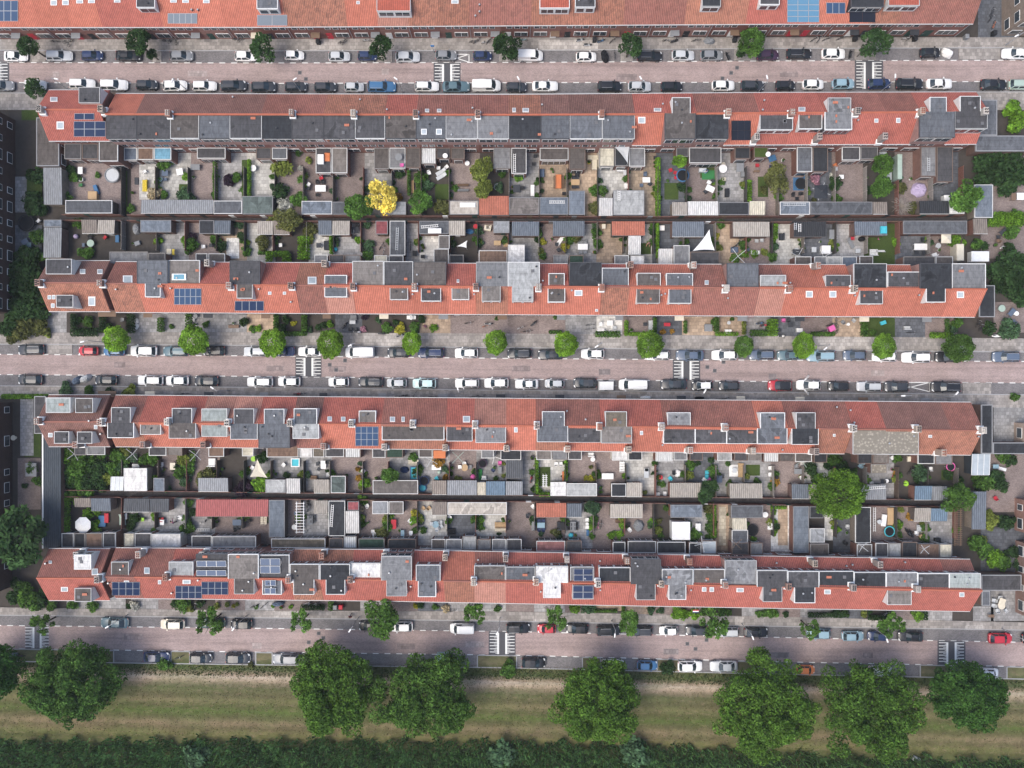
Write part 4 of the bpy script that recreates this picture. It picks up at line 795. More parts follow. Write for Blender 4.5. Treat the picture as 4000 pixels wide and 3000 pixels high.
# street trees
for px, py, r, k in ((115, 178, 44, 1), (543, 168, 52, .95), (1028, 188, 48, 1.1), (1490, 188, 44, 1), (1982, 180, 52, 1.05), (2462, 180, 43, 1.15), (2935, 172, 58, .95), (3422, 170, 56, 1.0)):
    c = "d" if px != 2935 else "g"; e = tree(px, py, r, "G", c, 4.6, "", "street trees along the top street", k); WHERE_Q.append((e, "dark green street tree" if c == "d" else "mid green street tree", px, py))
for px, py, r in ((595, 212, 22), (137, 345, 38), (3370, 200, 14), (2895, 205, 20)):
    e = tree(px, py, r, "G", "d" if px != 137 else "d", 2.4, "low dark shrub", "shrubs by the street trees", name="shrub", cat="shrub"); WHERE_Q.append((e, "low dark shrub", px, py))
for px, py, r, s, c in ((455, 1326, 47, 1.05, "b"), (757, 1329, 54, 1.0, "b"), (1066, 1337, 49, 1.06, "b"), (1291, 1342, 49, 1.1, "b"), (1609, 1338, 36, 1.2, "b"), (1938, 1337, 42, 1.1, "b"), (2210, 1346, 44, 1.08, "b"), (2537, 1347, 50, 1.05, "b"), (2905, 1352, 37, 1.08, "g"), (3138, 1351, 41, 1.2, "b"), (3451, 1354, 43, 1.08, "b"), (3743, 1358, 56, .95, "g")):
    e = tree(px, py, r, "R", c, 3.6, "", "round street trees along the middle street", s); kv = random.Random(px).uniform(.80, 1.08); cc = e.children[0]; cc.color = (cc.color[0] * kv * 1.05, cc.color[1] * kv, cc.color[2], 1); WHERE_Q.append((e, "globe shaped %s street tree" % GREEN[c][0], px, py))
for px, py, r, s, k, h in ((165, 2437, 45, .9, "L", 4), (825, 2428, 54, 1.1, "L", 4.5), (1180, 2427, 42, 1.2, "L", 4.2), (1484, 2412, 66, 1.15, "G", 5.5), (1855, 2405, 44, 1.0, "L", 4.2), (2175, 2418, 40, 1.35, "L", 4.2), (2457, 2434, 42, 1.2, "G", 4.4), (2790, 2430, 52, 1.3, "L", 4.6), (3160, 2450, 38, 1.1, "L", 4), (3490, 2448, 54, .95, "L", 4.8)):
    e = tree(px, py, r, k, "g", h, "", "young street trees along the lower street", s); WHERE_Q.append((e, "dense green street tree" if k == "G" else "thin young street tree", px, py))
# big park trees
def park_tree(x0, y0, x1, y1, seed, col, cx=None, cy=None, lab="", h=6.5, cut=None):
    rd = random.Random(seed); zc = h; xa, ya = W(x0, y1, zc); xb, yb = W(x1, y0, zc); px, py = (xa + xb) / 2, (ya + yb) / 2; rx, ry = (xb - xa) * .48, (yb - ya) * .48
    e = empty("park_tree", (px, py, .08), lab, "tree", "large trees in the meadow"); bl = [(rx * .45 * math.cos(k), ry * .45 * math.sin(k), zc - .3, rx * .42, ry * .42, 2.2) for k in (0, 1.26, 2.51, 3.77, 5.03)] + [(0, 0, zc + 1, rx * .4, ry * .4, 2.4)]; lobes = [rd.uniform(.82, 1.08) for _ in range(9)]
    for i in range(95):
        a = rd.uniform(0, 6.283); q = rd.uniform(.10, .97) ** .62; k = lobes[int(a / 6.2832 * 9) % 9]; s = rd.uniform(.75, 1.9)
        bl.append((rx * q * k * math.cos(a), ry * q * k * math.sin(a), zc + 3.2 * (1 - q * q) + rd.uniform(-2.6, 1.5), s, s, s * .75))
    me = leaves("crown", bl, 30000, .40, up=.35, seed=seed, shell=.55); o = D.objects.new("crown", me); COL.objects.link(o); o.parent = e; o.color = (col[0] * 1.02, col[1] * .98, col[2] * 1.0, 1); org[o.name] = (0, 0, 0)
    t = trunk(e, zc * .8, .34, 9, seed=seed); return e
PT = [(90, 2505, 465, 2830, (.058, .125, .026), "large dark green park tree standing alone at the left of the meadow"), (-150, 2540, 80, 2712, (0.038, 0.106, 0.019), "park tree cut by the left edge of the picture"), (1130, 2497, 1470, 2878, (0.067, 0.139, 0.022), "left one of two touching park trees in the middle meadow"), (1463, 2537, 1858, 2895, (0.063, 0.132, 0.024), "right one of two touching park trees in the middle meadow"),
      (2152, 2545, 2512, 2912, (0.072, 0.149, 0.022), "single tall park tree right of the middle of the meadow"), (2780, 2535, 3200, 2965, (0.074, 0.153, 0.022), "widest park tree, left one of the right hand pair"), (3172, 2555, 3612, 2960, (0.063, 0.133, 0.021), "park tree right of the widest one, over a hidden white car"), (3615, 2598, 3925, 2840, (0.042, 0.105, 0.020), "dark low park tree near the right end of the meadow")]
for i, (a, b_, c, d, col, lab) in enumerate(PT): park_tree(a, b_, c, d, 300 + i, col, lab=lab)
# reeds along the bottom edge and rough tufts, uncountable
def blades(name, f_xy, n, l0, l1, wd, col, lab, cat, seed):
    r = np.random.default_rng(seed); p = f_xy(r, n); L = r.uniform(l0, l1, (n, 1)); a = r.uniform(0, 6.283, n); lean = r.uniform(.25, 1.0, (n, 1))
    d = np.stack([np.cos(a), np.sin(a), np.zeros(n)], 1); s = np.stack([-np.sin(a), np.cos(a), np.zeros(n)], 1)
    w = wd * r.uniform(.6, 1.4, (n, 1)); z = np.zeros((n, 3)); z[:, 2] = 1
    v = np.stack([p - s * w * .5, p + s * w * .5, p + d * L * lean * .55 + z * L * .8 + s * w * .6, p + d * L * lean * 1.0 + z * L * .75 - s * w * .1], 1).reshape(-1, 3)
    me = D.meshes.new(name); me.vertices.add(4 * n); me.vertices.foreach_set("co", v.ravel()); me.loops.add(4 * n); me.loops.foreach_set("vertex_index", np.arange(4 * n)); me.polygons.add(n)
    me.polygons.foreach_set("loop_start", np.arange(n) * 4); me.polygons.foreach_set("loop_total", np.full(n, 4)); me.update(calc_edges=True); me.materials.append(M["leaf"])
    o = D.objects.new(name, me); COL.objects.link(o); o.color = (*col, 1); return tag(o, lab, cat, kind="stuff")
def f_reed(r, n):
    x = r.uniform(-96, 96, n); y0 = np.array([fb(v) for v in x]); t = r.uniform(0, 1, n) ** .9; edge = .5 * np.sin(x * .9) + .35 * np.sin(x * 2.3)
    y = y0 + edge - .35 - t * 10.5; return np.stack([x, y, .05 + 1.0 * np.minimum(1, t * 5) + .35 * r.random(n) + .4 * np.sin(x * .6 + y * .9)], 1)
blades("reeds", f_reed, 60000, .35, .95, .17, (.07, .145, .045), "dark green reeds filling the bottom edge below the meadow", "reeds", 5)
def f_tuft(r, n):
    x = r.uniform(-92, 92, n); y = np.array([fb(v) for v in x]) + r.uniform(.2, 12.6, n); return np.stack([x, y, np.full(n, .08)], 1)
blades("grass", f_tuft, 26000, .06, .20, .10, (.12, .11, .05), "short mown grass tufts of the meadow", "grass", 6)
def f_verge(r, n):
    x = r.uniform(-92, 92, n); y = np.array([L3["ks"](v) for v in x]) - r.uniform(.3, 2.1, n); return np.stack([x, y, np.full(n, .08)], 1)
blades("grass", f_verge, 9000, .1, .35, .12, (.05, .075, .024), "rough dark grass beside the kerb of the lower street", "grass", 8)
for px, py, rr, c in ((640, 2596, 30, "g"), (980, 2600, 14, "o"), (1985, 2617, 36, "g"), (2612, 2610, 32, "d"), (760, 2960, 55, "u"), (1960, 2950, 60, "u"), (2490, 2950, 62, "u"), (3560, 2985, 20, "d")): bush(px, py, rr, c, nm="shrub")
# ------------------------------------------------------------------ back gardens: ground, alleys, fences, sheds
AL = dict(A=wl([(0, 833), (1000, 838), (2500, 842), (3200, 839), (4000, 835)], 2.5), B=wl([(0, 856), (1000, 860), (2000, 862), (3000, 864), (3500, 862), (4000, 858)], 2.5),
          C=wl([(0, 1915), (500, 1919), (1000, 1926), (1500, 1931), (2500, 1942), (3500, 1953), (4000, 1958)], 2.5), D=wl([(0, 1941), (500, 1946), (1000, 1951), (1500, 1957), (2500, 1968), (3500, 1981), (4000, 1986)], 2.5))
x9 = W(3905, 0, 0)[0]; xm9 = W(235, 0, 0)[0]
strip("alley", AL["A"], AL["B"], xm9, x9, .05, M["alley"]); strip("alley", AL["C"], AL["D"], xm9, x9, .05, M["alley"])
PAL = dict(g=(.29, .285, .28), l=(.44, .43, .40), b=(.235, .19, .175), s=(.38, .29, .21), d=(.105, .112, .125), w=(.60, .59, .56), n=(.10, .09, .08), t=(.36, .285, .21))
GARD = {"A": (1, lambda h: h["S"], "bb" "blbglbbbgbnbngssltdbgbbdbnbd"), "B": (2, lambda h: h["N"], "ng" "ngbslnlgbglnbgbgslddsbldgLdb"), "C": (3, lambda h: h["S"], "nn" "nbbngggbbggbgglbblgdggbwngbgg"[:28]), "D": (4, lambda h: h["N"], "nn" "gggbbbgdbbldlbbgbbngsbwndbbg")}
def patch(name, x0, x1, f0, f1, z, code):
    if code == "L": o = strip(name, f0, f1, x0, x1, z, M["lawn"], step=20)
    elif code == "n": o = strip(name, f0, f1, x0, x1, z, M["earth"], step=20)
    else: o = strip(name, f0, f1, x0, x1, z, M["brickpave"] if code in "b" else M["slab"], color=(lambda k: tuple(v * k for v in PAL[code]))(random.uniform(.85, 1.15)), step=20)
    return o
NMS = dict(L="lawn", n="garden_soil")
for k, (ri, fn, codes) in GARD.items():
    r = ROWS[ri]; up = k in "BD"
    for j, h in enumerate(r["houses"]):
        code = codes[2 + j] if j < 28 and 2 + j < len(codes) else codes[0]
        if h["j"] == 90: code = codes[0]
        f = h["N"] if up else h["S"]; wall = off(f, -.25 if up else .25)
        al = AL[k]
        (patch(NMS.get(code, "patio"), h["xa"], h["xb"], al, wall, .04, code) if up else patch(NMS.get(code, "patio"), h["xa"], h["xb"], wall, al, .04, code))
        nth = od(h["j"]) if h["j"] < 90 else "corner"
        # fence on the right-hand boundary
        x = h["xb"]; y0, y1 = wall(x), al(x); s = 1 if y1 > y0 else -1; y0 += s * 2.9; rd = random.Random(j * 9 + ri)
        fc = rd.choice([(.17, .15, .13), (.11, .085, .07), (.24, .22, .20), (.20, .10, .08), (.07, .065, .06)])
        n = max(2, int(abs(y1 - y0) / 2))
        nx = "its right neighbour" if h["j"] == 27 else f"the {od(h['j'] + 1) if h['j'] < 90 else 'first'}"
        e = empty("garden_fence", (x, y0, 0), f"{'white' if False else 'wooden'} fence between {nth} and {nx.replace('the ', '')} back gardens, {r['name']}", "fence", "fences between the back gardens"); hh = rd.uniform(1.5, 1.9)
        if h["j"] == 27: e["label"] = f"last wooden fence at the right end of the back gardens, {r['name']}"
        b = MB(); b.box(x - .03, y0, .05, x + .03, y1 - s * .1, hh); b.build("panel", M["wood"], e, color=fc)
        for q in range(n + 1):
            yy = y0 + (y1 - s * .12 - y0) * q / n; b = MB(); b.box(x - .06, yy - .05, 0, x + .06, yy + .05, hh + .12); b.build("post", M["wood"], e, color=tuple(v * 1.3 for v in fc))
        # wall with a door along the alley
        yw = al((h["xa"] + h["xb"]) / 2); t = -s * .05; e = empty("alley_wall", ((h["xa"] + h["xb"]) / 2, yw, 0), f"brick wall with a door behind {nth} back garden, {r['name']}", "wall", "garden walls along the alleys")
        b = MB(); xa, xb = h["xa"] + .07, h["xb"] - .07; dx = xa + (xb - xa) * rd.uniform(.1, .8)
        ya, yb = al(xa) - s * .06, al(xb) - s * .06
        lo_, hi_ = (-.05, .05)
        for u0, u1 in ((xa, dx), (dx + .9, xb)):
            if u1 - u0 < .1: continue
            va, vb = al(u0) + s * .02, al(u1) + s * .02
            b.hexa([(u0, va - .05, 0), (u1, vb - .05, 0), (u1, vb + .05, 0), (u0, va + .05, 0)], [(u0, va - .05, 1.85), (u1, vb - .05, 1.85), (u1, vb + .05, 1.85), (u0, va + .05, 1.85)])
        b.build("wall", M["brick"], e, color=(.16, .09, .075)); b = MB(); yv = al(dx + .45) + s * .02; b.box(dx + .003, yv - .04, .05, dx + .897, yv + .04, 1.95); b.build("door", M["tint"], e, color=CW[rd.choice("dehgkw")][1])
# front gardens
r = ROWS[2]
for j, h in enumerate(r["houses"]):
    code = "ggggsnndnnsbbbbgwbdssgdbsLdbn"[j]
    patch(NMS.get(code, "front_garden"), h["xa"], h["xb"], off(h["S"], .25), L2["pn"], .06, code)
for j, h in enumerate(ROWS[4]["houses"]):
    code = "gbnbgbbngbdglbgbnsbbngbgdnbggn"[j]; patch(NMS.get(code, "front_garden"), h["xa"], h["xb"], off(h["S"], .25), off(L3["pn"], 0), .06, code)
strip("pavement", off(L2["ks"], -2.28), lambda x: ROWS[3]["N"](x) - .25, XL, XR, .118, M["pave"])
# sheds: x0 y0 x1 y1 of the roof seen from above, roof kind (f flat, c corrugated, t tiled, g glass), colour letter
SH = """255 782 438 833 f d|551 780 832 833 c g|834 784 945 835 f d|946 766 1066 838 f E|1178 785 1297 837 f s|1299 788 1360 838 f d|1515 788 1586 839 f g|1756 784 1869 838 f n|1871 766 1987 841 t o|1989 771 2106 838 f b|2108 770 2220 838 f s|2222 745 2285 839 f s|2339 774 2393 841 c w|2395 743 2517 842 f l|2626 789 2685 842 c n|2687 786 2806 842 c w|2808 790 2926 841 f k|2928 786 2989 841 c c|3047 788 3164 838 f s|3166 788 3408 838 f d|3410 788 3466 838 c h|3592 784 3707 836 c k|3709 791 3768 838 f w|3807 721 3879 850 f s|3802 853 3857 913 c h|170 655 242 798 c g|170 838 240 886 f s|170 888 240 1006 c g
319 855 379 911 c h|381 855 447 911 c n|548 856 668 907 f s|778 858 836 913 f k|837 858 900 913 c s|1005 863 1067 915 c n|1069 862 1131 915 c h|1243 862 1295 917 c s|1297 862 1366 917 c n|1467 862 1515 915 f m|1522 858 1583 997 f d|1638 860 1753 914 f d|1755 862 1817 917 c n|1713 919 1756 972 f b|1927 858 1990 910 f g|2000 865 2106 921 c s|2160 864 2283 921 c s|2390 862 2519 920 t o|2454 922 2503 993 c w|2626 866 2750 924 c s|2863 866 3006 924 c n|2572 972 2628 1031 c w|3102 866 3226 924 c k|3338 865 3465 919 c s|3529 862 3778 914 f d
432 1862 482 1916 g w|483 1829 574 1918 f w|599 1867 642 1920 f s|774 1867 891 1920 c g|1036 1873 1116 1926 f l|1118 1869 1172 1926 c w|1226 1873 1287 1926 c n|1292 1859 1350 1926 f E|1456 1876 1633 1931 f b|1687 1877 1744 1932 c h|1746 1877 1863 1933 c g|1865 1884 1897 1934 c c|1899 1880 1974 1935 c u|1976 1880 2041 1934 c g|1976 1798 2041 1868 c d|2150 1883 2211 1938 f w|2213 1888 2332 1939 f l|2388 1889 2446 1940 f k|2448 1885 2509 1942 c n|2617 1886 2739 1944 c n|2850 1889 2978 1945 c n|3093 1892 3158 1950 c s|3160 1892 3185 1950 c n|3364 1893 3461 1952 c g|3573 1898 3640 1954 c u|3642 1900 3701 1955 c g|3795 1773 3867 1855 g u|3797 1920 3852 2067 c s
290 1944 354 1980 c h|356 1944 432 1996 c s|483 1947 583 1999 c d|585 1947 660 1999 c d|765 1950 1048 2017 c R|1050 1951 1112 2099 f s|1225 1952 1280 2006 c n|1283 1950 1348 2094 f k|1350 1996 1402 2083 c w|1357 1959 1402 1994 f m|1454 1957 1516 2008 f g|1518 1957 1576 2008 f b|1688 1959 1746 2011 c h|1748 1961 1980 2011 f n|2094 1962 2212 2020 t o|2214 1964 2273 2020 c s|2383 1968 2510 2022 c n|2619 1969 2744 2022 f s|2856 1972 2981 2023 f d|2861 2025 2918 2068 c c|2859 2071 2922 2119 f d|3099 1977 3160 2160 f s|3163 1977 3217 2024 f k|3163 2064 3222 2119 f g|3341 1981 3402 2121 f k|3572 1984 3636 2036 c n|3637 1986 3701 2036 c u"""
SCOL = dict(FC, h=(.21, .18, .155), c=(.50, .46, .36), E=(.085, .105, .098), m=(.19, .06, .065), R=(.32, .10, .095), o=(.42, .15, .10), u=(.13, .19, .25)); SCOL["s"] = (.125, .145, .17); SCOL["b"] = (.12, .108, .10); SCOL["n"] = (.34, .31, .27); SCOL["g"] = (.23, .24, .25); SCOL["d"] = (.085, .09, .098)
SW = dict(k="black", d="dark", s="slate grey", g="grey", l="light grey", w="white", b="brown grey", n="weathered beige", h="brown", c="cream", E="green grey", m="maroon", R="red", o="orange", u="blue grey")
SK = dict(f="flat roofed shed", c="shed with a ribbed roof", t="shed with a tiled roof", g="glass roofed shed")
def shed(x0, y0, x1, y1, kind, ck, zt=2.5, name="shed", cat="shed"):
    a, d = W(x0, y0, zt); c, b_ = W(x1, y1, zt); a += .01; c -= .01; xm = (a + c) / 2
    ym = (b_ + d) / 2
    if abs(xm) < 78.5:
        if AL["A"](xm) < ym < 40: b_ = max(b_, AL["A"](xm) + .06)
        elif 20 < ym <= AL["A"](xm): d = min(d, AL["B"](xm) - .06)
        elif AL["C"](xm) < ym < -10: b_ = max(b_, AL["C"](xm) + .06)
        elif ym < -18: d = min(d, AL["D"](xm) - .06)
    rd = random.Random(int(x0 + y0)); e = empty(name, (xm, ym, 0)); e["category"] = cat
    kk = rd.uniform(.9, 1.15); col = [v * kk for v in SCOL[ck]]; wc = rd.choice([(.19, .10, .08), (.15, .10, .085), (.20, .17, .14), (.11, .09, .08)])
    b = MB(); b.box(a + .1, b_ + .1, 0, c - .1, d - .1, zt - .22)
    b.build("wall", M["glass"] if kind == "g" else M["brick"] if rd.random() < .6 else M["wood"], e, color=(.30, .27, .22) if ck in "wc" else wc)
    south = ym < 0 and False; hi = .22
    b = MB()
    if kind == "f":
        b.box(a + .09, b_ + .09, zt - .2, c - .09, d - .09, zt - .04); b.build("roof", M["flat"], e, color=(*col, rd.choice([.1, .3, .6])))
        tb = MB(); t = .1
        tb.box(a, b_, zt - .24, c, b_ + t, zt); tb.box(a, d - t, zt - .24, c, d, zt); tb.box(a, b_ + t, zt - .24, a + t, d - t, zt); tb.box(c - t, b_ + t, zt - .24, c, d - t, zt)
        tb.build("edge_trim", M["tint"], e, color=(.58, .58, .56) if rd.random() < .55 or ck == "w" else (.2, .2, .205))
    else:
        up_ = .0 if kind == "g" else hi
        z0, z1 = zt - .05, zt + up_
        if (ym > 35 or -19.5 < ym < -10): z0, z1 = z1, z0                   # falls towards the garden or the alley
        z0, z1 = (zt + .12, zt - .10) if rd.random() < .5 else (zt - .1, zt + .12)
        b.hexa([(a, b_, z0 - .1), (c, b_, z0 - .1), (c, d, z1 - .1), (a, d, z1 - .1)], [(a, b_, z0), (c, b_, z0), (c, d, z1), (a, d, z1)])
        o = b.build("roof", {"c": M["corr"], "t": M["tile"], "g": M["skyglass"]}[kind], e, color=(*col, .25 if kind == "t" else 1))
        bb = MB(); bb.box(a, b_ - .07, z0 - .16, c, b_ - .003, z0 - .01); bb.build("edge_trim", M["tint"], e, color=(.5, .5, .48) if rd.random() < .5 else (.14, .13, .125))
        if kind == "g":
            for q in range(4):
                gb = MB(); gx = a + (c - a) * q / 3 - .03 + (.03 if q == 0 else -.03 if q == 3 else 0); gb.hexa([(gx, b_, z0 + .003), (gx + .06, b_, z0 + .003), (gx + .06, d, z1 + .003), (gx, d, z1 + .003)], [(gx, b_, z0 + .05), (gx + .06, b_, z0 + .05), (gx + .06, d, z1 + .05), (gx, d, z1 + .05)]); gb.build("glazing_bar", M["frame"], e)
    gside = -1 if (20 < ym < AL["A"](xm) or ym < -19.4) else 1
    yy = b_ + .1 if gside < 0 else d - .1
    db = MB(); dx = a + .3 + rd.random() * max(.05, c - a - 1.5); db.box(dx, yy - .03, .05, dx + .8, yy + .03, 2.0); db.build("door", M["tint"], e, color=CW[rd.choice("hdewg")][1])
    if name == "shed": WHERE_Q.append((e, SW[ck] + " " + SK[kind], (x0 + x1) / 2, (y0 + y1) / 2)); e["group"] = "sheds at the ends of the back gardens"
    return e
for t in SH.replace("\n", "|").split("|"):
    q = t.split(); shed(*map(float, q[:4]), q[4], q[5])
# kitchens and porches built on behind the houses: parts of their house
AN = {1: """251 574 318 621 d|320 574 384 621 d|386 574 461 630 b5|484 576 535 626 u|537 576 600 624 h|602 576 669 624 i|769 576 881 619 d|1000 578 1060 621 d|1062 578 1122 621 s|1233 578 1295 676 d|1297 578 1357 676 n|1461 578 1519 660 b|1521 580 1584 658 g|1586 583 1643 655 b|1646 583 1703 640 W|1705 580 1760 619 d|1762 580 1815 622 b|1927 581 1995 658 g|1997 581 2057 678 d|2108 581 2221 626 b|2223 583 2287 662 b|2341 580 2400 650 c|2402 583 2455 648 k|2457 582 2520 650 g|2642 582 2690 612 d|2692 582 2818 637 d|2870 582 2931 620 k|2945 582 3000 616 L|3113 576 3173 671 s|3175 576 3235 671 k|3289 576 3360 626 d|3362 576 3430 622 d|3597 574 3657 689 g|3659 574 3723 710 d""",
 2: """427 983 577 1019 g|579 988 646 1016 d|764 990 810 1018 d|814 990 879 1018 b|1228 995 1280 1022 g|1285 995 1344 1022 d|1346 995 1409 1018 g|1461 997 1513 1018 c|1518 998 1576 1018 d|1694 972 1753 1019 b|1755 995 1811 1020 k|1870 978 1982 1023 h|1984 956 2050 1018 w|2160 995 2220 1026 g|2223 997 2280 1026 x|2400 997 2457 1028 g|2461 997 2518 1029 w|2631 958 2694 1030 g|2696 983 2811 1029 d|3106 1002 3170 1030 b|3181 1002 3230 1030 g|3232 1002 3287 1030 l|3289 1002 3348 1030 u|3357 1000 3411 1030 b|3529 1002 3653 1030 d|3655 1002 3723 1030 b""",
 3: """290 1750 336 1778 d|338 1748 411 1777 g|581 1751 650 1780 d|653 1751 712 1780 n|814 1753 875 1784 h|945 1753 990 1782 c|1041 1756 1166 1786 h|1170 1756 1220 1786 w|1222 1756 1267 1786 t|1271 1756 1344 1785 d|1346 1756 1409 1789 W|1454 1759 1506 1788 d|1509 1759 1574 1788 x|1635 1761 1690 1787 b|1692 1761 1744 1789 o|1880 1762 1930 1790 g|1955 1765 2036 1797 k|2095 1763 2155 1796 n|2157 1763 2216 1796 g|2219 1765 2273 1796 d|2391 1768 2452 1799 w|2454 1768 2509 1798 k|2561 1768 2628 1802 W|2631 1769 2685 1798 g|2694 1770 2746 1799 d|2802 1772 2859 1800 l|2868 1772 2920 1800 d|2922 1772 2975 1800 n|2982 1774 3043 1806 W|3045 1774 3104 1803 b|3106 1774 3172 1804 b|3179 1775 3231 1807 k|3350 1777 3408 1811 k|3410 1777 3472 1811 n|3402 1813 3466 1850 N|3585 1779 3651 1812 k|3653 1779 3721 1815 g""",
 4: """240 2083 288 2129 d|290 2083 332 2129 k|334 2083 400 2128 h|402 2081 452 2130 d|484 2083 524 2134 c|526 2083 592 2134 d|594 2086 705 2134 w|748 2093 827 2138 d|829 2095 1000 2134 g|1059 2104 1271 2138 t|1285 2102 1340 2138 d|1342 2095 1393 2142 W|1400 2104 1502 2143 x|1515 2106 1626 2143 k|1685 2106 1740 2147 b|1742 2106 1804 2150 g|1806 2095 1861 2149 l|1864 2106 1918 2148 g|1922 2106 1976 2150 g|1978 2106 2038 2152 d|2095 2113 2208 2152 m|2212 2112 2273 2154 d|2393 2117 2443 2155 k|2452 2114 2563 2155 d|2567 2117 2678 2158 k|2692 2120 2740 2158 k|2742 2112 2800 2160 G|2859 2120 2925 2160 d|2931 2120 2981 2162 g|3165 2124 3238 2164 b|3348 2126 3407 2170 b|3420 2122 3470 2172 d|3472 2122 3520 2172 l|3524 2117 3583 2174 k|3588 2126 3668 2178 h|3670 2126 3719 2180 c"""}
ANC = dict(FC, u=(.10, .12, .15), h=(.15, .10, .075), i=(.13, .27, .36), c=(.46, .43, .34), x=(.03, .055, .04), o=(.45, .13, .06), m=(.30, .14, .13), L=(.05, .08, .025), W=(.55, .56, .55), G=(.35, .38, .40), N=(.2, .2, .2))
for i, txt in AN.items():
    for t in txt.split("|"):
        q = t.split(); zt = 5.0 if q[4].endswith("5") else 3.0; ck = q[4][0]; x0, y1 = W(float(q[0]), float(q[1]), zt); x1, y0 = W(float(q[2]), float(q[3]), zt); x0 += .02; x1 -= .02
        h = house_at(i, (x0 + x1) / 2); xm = (x0 + x1) / 2; e = h["e"]; rd = random.Random(int(float(q[0])))
        if i in (1, 3): wl_ = h["S"](xm) + OV; y1 = wl_ - .03 if abs(y1 - wl_) < 1.6 or y1 > wl_ else y1; s = -1
        else: wl_ = h["N"](xm) - OV; y0 = wl_ + .03 if abs(y0 - wl_) < 1.6 or y0 < wl_ else y0; s = 1
        if y1 - y0 < .6: continue
        wc = (.55, .53, .47) if ck in "wc" else rd.choice([(.17, .09, .072), (.19, .11, .09), (.15, .085, .07)])
        b = MB(); b.box(x0 + .05, y0 + (.05 if s < 0 else 0), 0, x1 - .05, y1 - (.05 if s > 0 else 0), zt - .2); an = b.build("rear_annex", M["brick"], e, color=wc)
        b = MB(); b.box(x0 + .1, y0 + .1, zt - .22, x1 - .1, y1 - .1, zt - .06)
        mt = M["corr"] if ck == "W" else M["skyglass"] if ck == "G" else M["gravel"] if ck == "N" else M["lawn"] if ck == "L" else M["slab"] if ck in "tm" else M["flat"]
        b.build("flat_roof", mt, an, color=(*ANC[ck], .3)); tb = MB(); t_ = .11
        tb.box(x0, y0, zt - .25, x1, y0 + t_, zt + .02); tb.box(x0, y1 - t_, zt - .25, x1, y1, zt + .02); tb.box(x0, y0 + t_, zt - .25, x0 + t_, y1 - t_, zt + .02); tb.box(x1 - t_, y0 + t_, zt - .25, x1, y1 - t_, zt + .02)
        tb.build("edge_trim", M["tint"], an, color=(.55, .55, .53) if rd.random() < .5 else rd.choice([(.16, .12, .10), (.22, .21, .20)]))
        b = MB(); face = s; window(b, face, x0 + .4, x1 - .4, .3, 2.2, y0 + .05 if s < 0 else y1 - .05, .04); b.build("window", WM, an)
# ---------------------------------------------------------------- places left and right of the terraces
def block(name, x0, y0, x1, y1, h, lab, cat, roofc, faces, wins, wc=(.12, .07, .058), flat=True):
    e = empty(name, ((x0 + x1) / 2, (y0 + y1) / 2, 0), lab, cat); b = MB(); b.box(x0, y0, 0, x1, y1, h - .2); b.build("wall", M["brick"], e, color=wc)
    b = MB(); b.box(x0 + .12, y0 + .12, h - .22, x1 - .12, y1 - .12, h - .04); b.build("flat_roof", M["flat"], e, color=(*roofc, .4)); t = .12; tb = MB()
    tb.box(x0 - .02, y0 - .02, h - .3, x1 + .02, y0 + t, h); tb.box(x0 - .02, y1 - t, h - .3, x1 + .02, y1 + .02, h); tb.box(x0 - .02, y0 + t, h - .3, x0 + t, y1 - t, h); tb.box(x1 - t, y0 + t, h - .3, x1 + .02, y1 - t, h); tb.build("edge_trim", M["tint"], e, color=(.26, .265, .27) if h < 5 else (.3, .3, .3))
    for f in faces:
        ln = y1 - y0 if abs(f) == 2 else x1 - x0; o = y0 if abs(f) == 2 else x0; n = int(ln / 2.6)
        for st in range(1 + (h > 5) + (h > 8.4)):
            for k in range(n):
                if random.random() < .12: continue
                b = MB(); u = o + (k + .5) * ln / n; w = .55 if k % 3 else .9
                window(b, f, u - w, u + w, .9 + st * 2.8, 2.3 + st * 2.8, {2: x1, -2: x0, 1: y1, -1: y0}[f], .06); b.build("window", WM, e)
    return e
def rect(px0, py0, px1, py1, z): a, d = W(px0, py0, z); c, b = W(px1, py1, z); return a, b, c, d
xL_ = W(60, 0, 0)[0]
block("apartment_building", xL_ - 11, W(0, 1225, 0)[1], xL_, W(0, 470, 0)[1], 9.2, "dark brick apartment building at the left edge beside the second and third terraces", "building", FC["d"], (2,), 1, (.055, .036, .032))  # vignette shade at this edge is put into the brick colour
block("apartment_building", xL_ - 11.5, W(0, 2290, 0)[1], xL_ - .5, W(0, 1570, 0)[1], 9.2, "dark brick apartment building at the left edge beside the fourth and bottom terraces", "building", FC["d"], (2,), 1, (.055, .036, .032))  # same vignette darkening carried by the wall colour
def low(px0, py0, px1, py1, h, lab, ck, cat="building", name="side_building", faces=(), wc=(.14, .09, .075)):
    return block(name, *rect(px0, py0, px1, py1, h), h, lab, cat, FC[ck], faces, 1, wc)
low(142, 459, 230, 648, 3, "flat brown roofed garage with white edges left of the second terrace", "b", "garage", "garage", (2,))
low(134, 1548, 178, 1694, 3, "narrow dark annex touching the left end of the fourth terrace", "d")
low(3813, 390, 3895, 528, 3, "dark flat annex with white edge at the right end of the second terrace", "s"); low(3812, 530, 4040, 590, 3, "long dark flat roof below the right end of the second terrace", "s")
low(3826, 1115, 3886, 1238, 3, "narrow black annex touching the right end of the third terrace", "k")
low(3834, 1581, 3877, 1772, 3, "narrow black annex touching the right end of the fourth terrace", "k"); low(3880, 1729, 4040, 1773, 3, "black flat roof beside the right end of the fourth terrace", "k")
low(3834, 2246, 3990, 2307, 3, "dark flat annex beside the right end of the bottom terrace", "d"); low(3836, 2309, 3868, 2366, 3, "small dark flat roof below the annex, right of the bottom terrace", "s")
low(3880, 588, 4040, 592.5, 2.0, "low wall", "d") if False else None
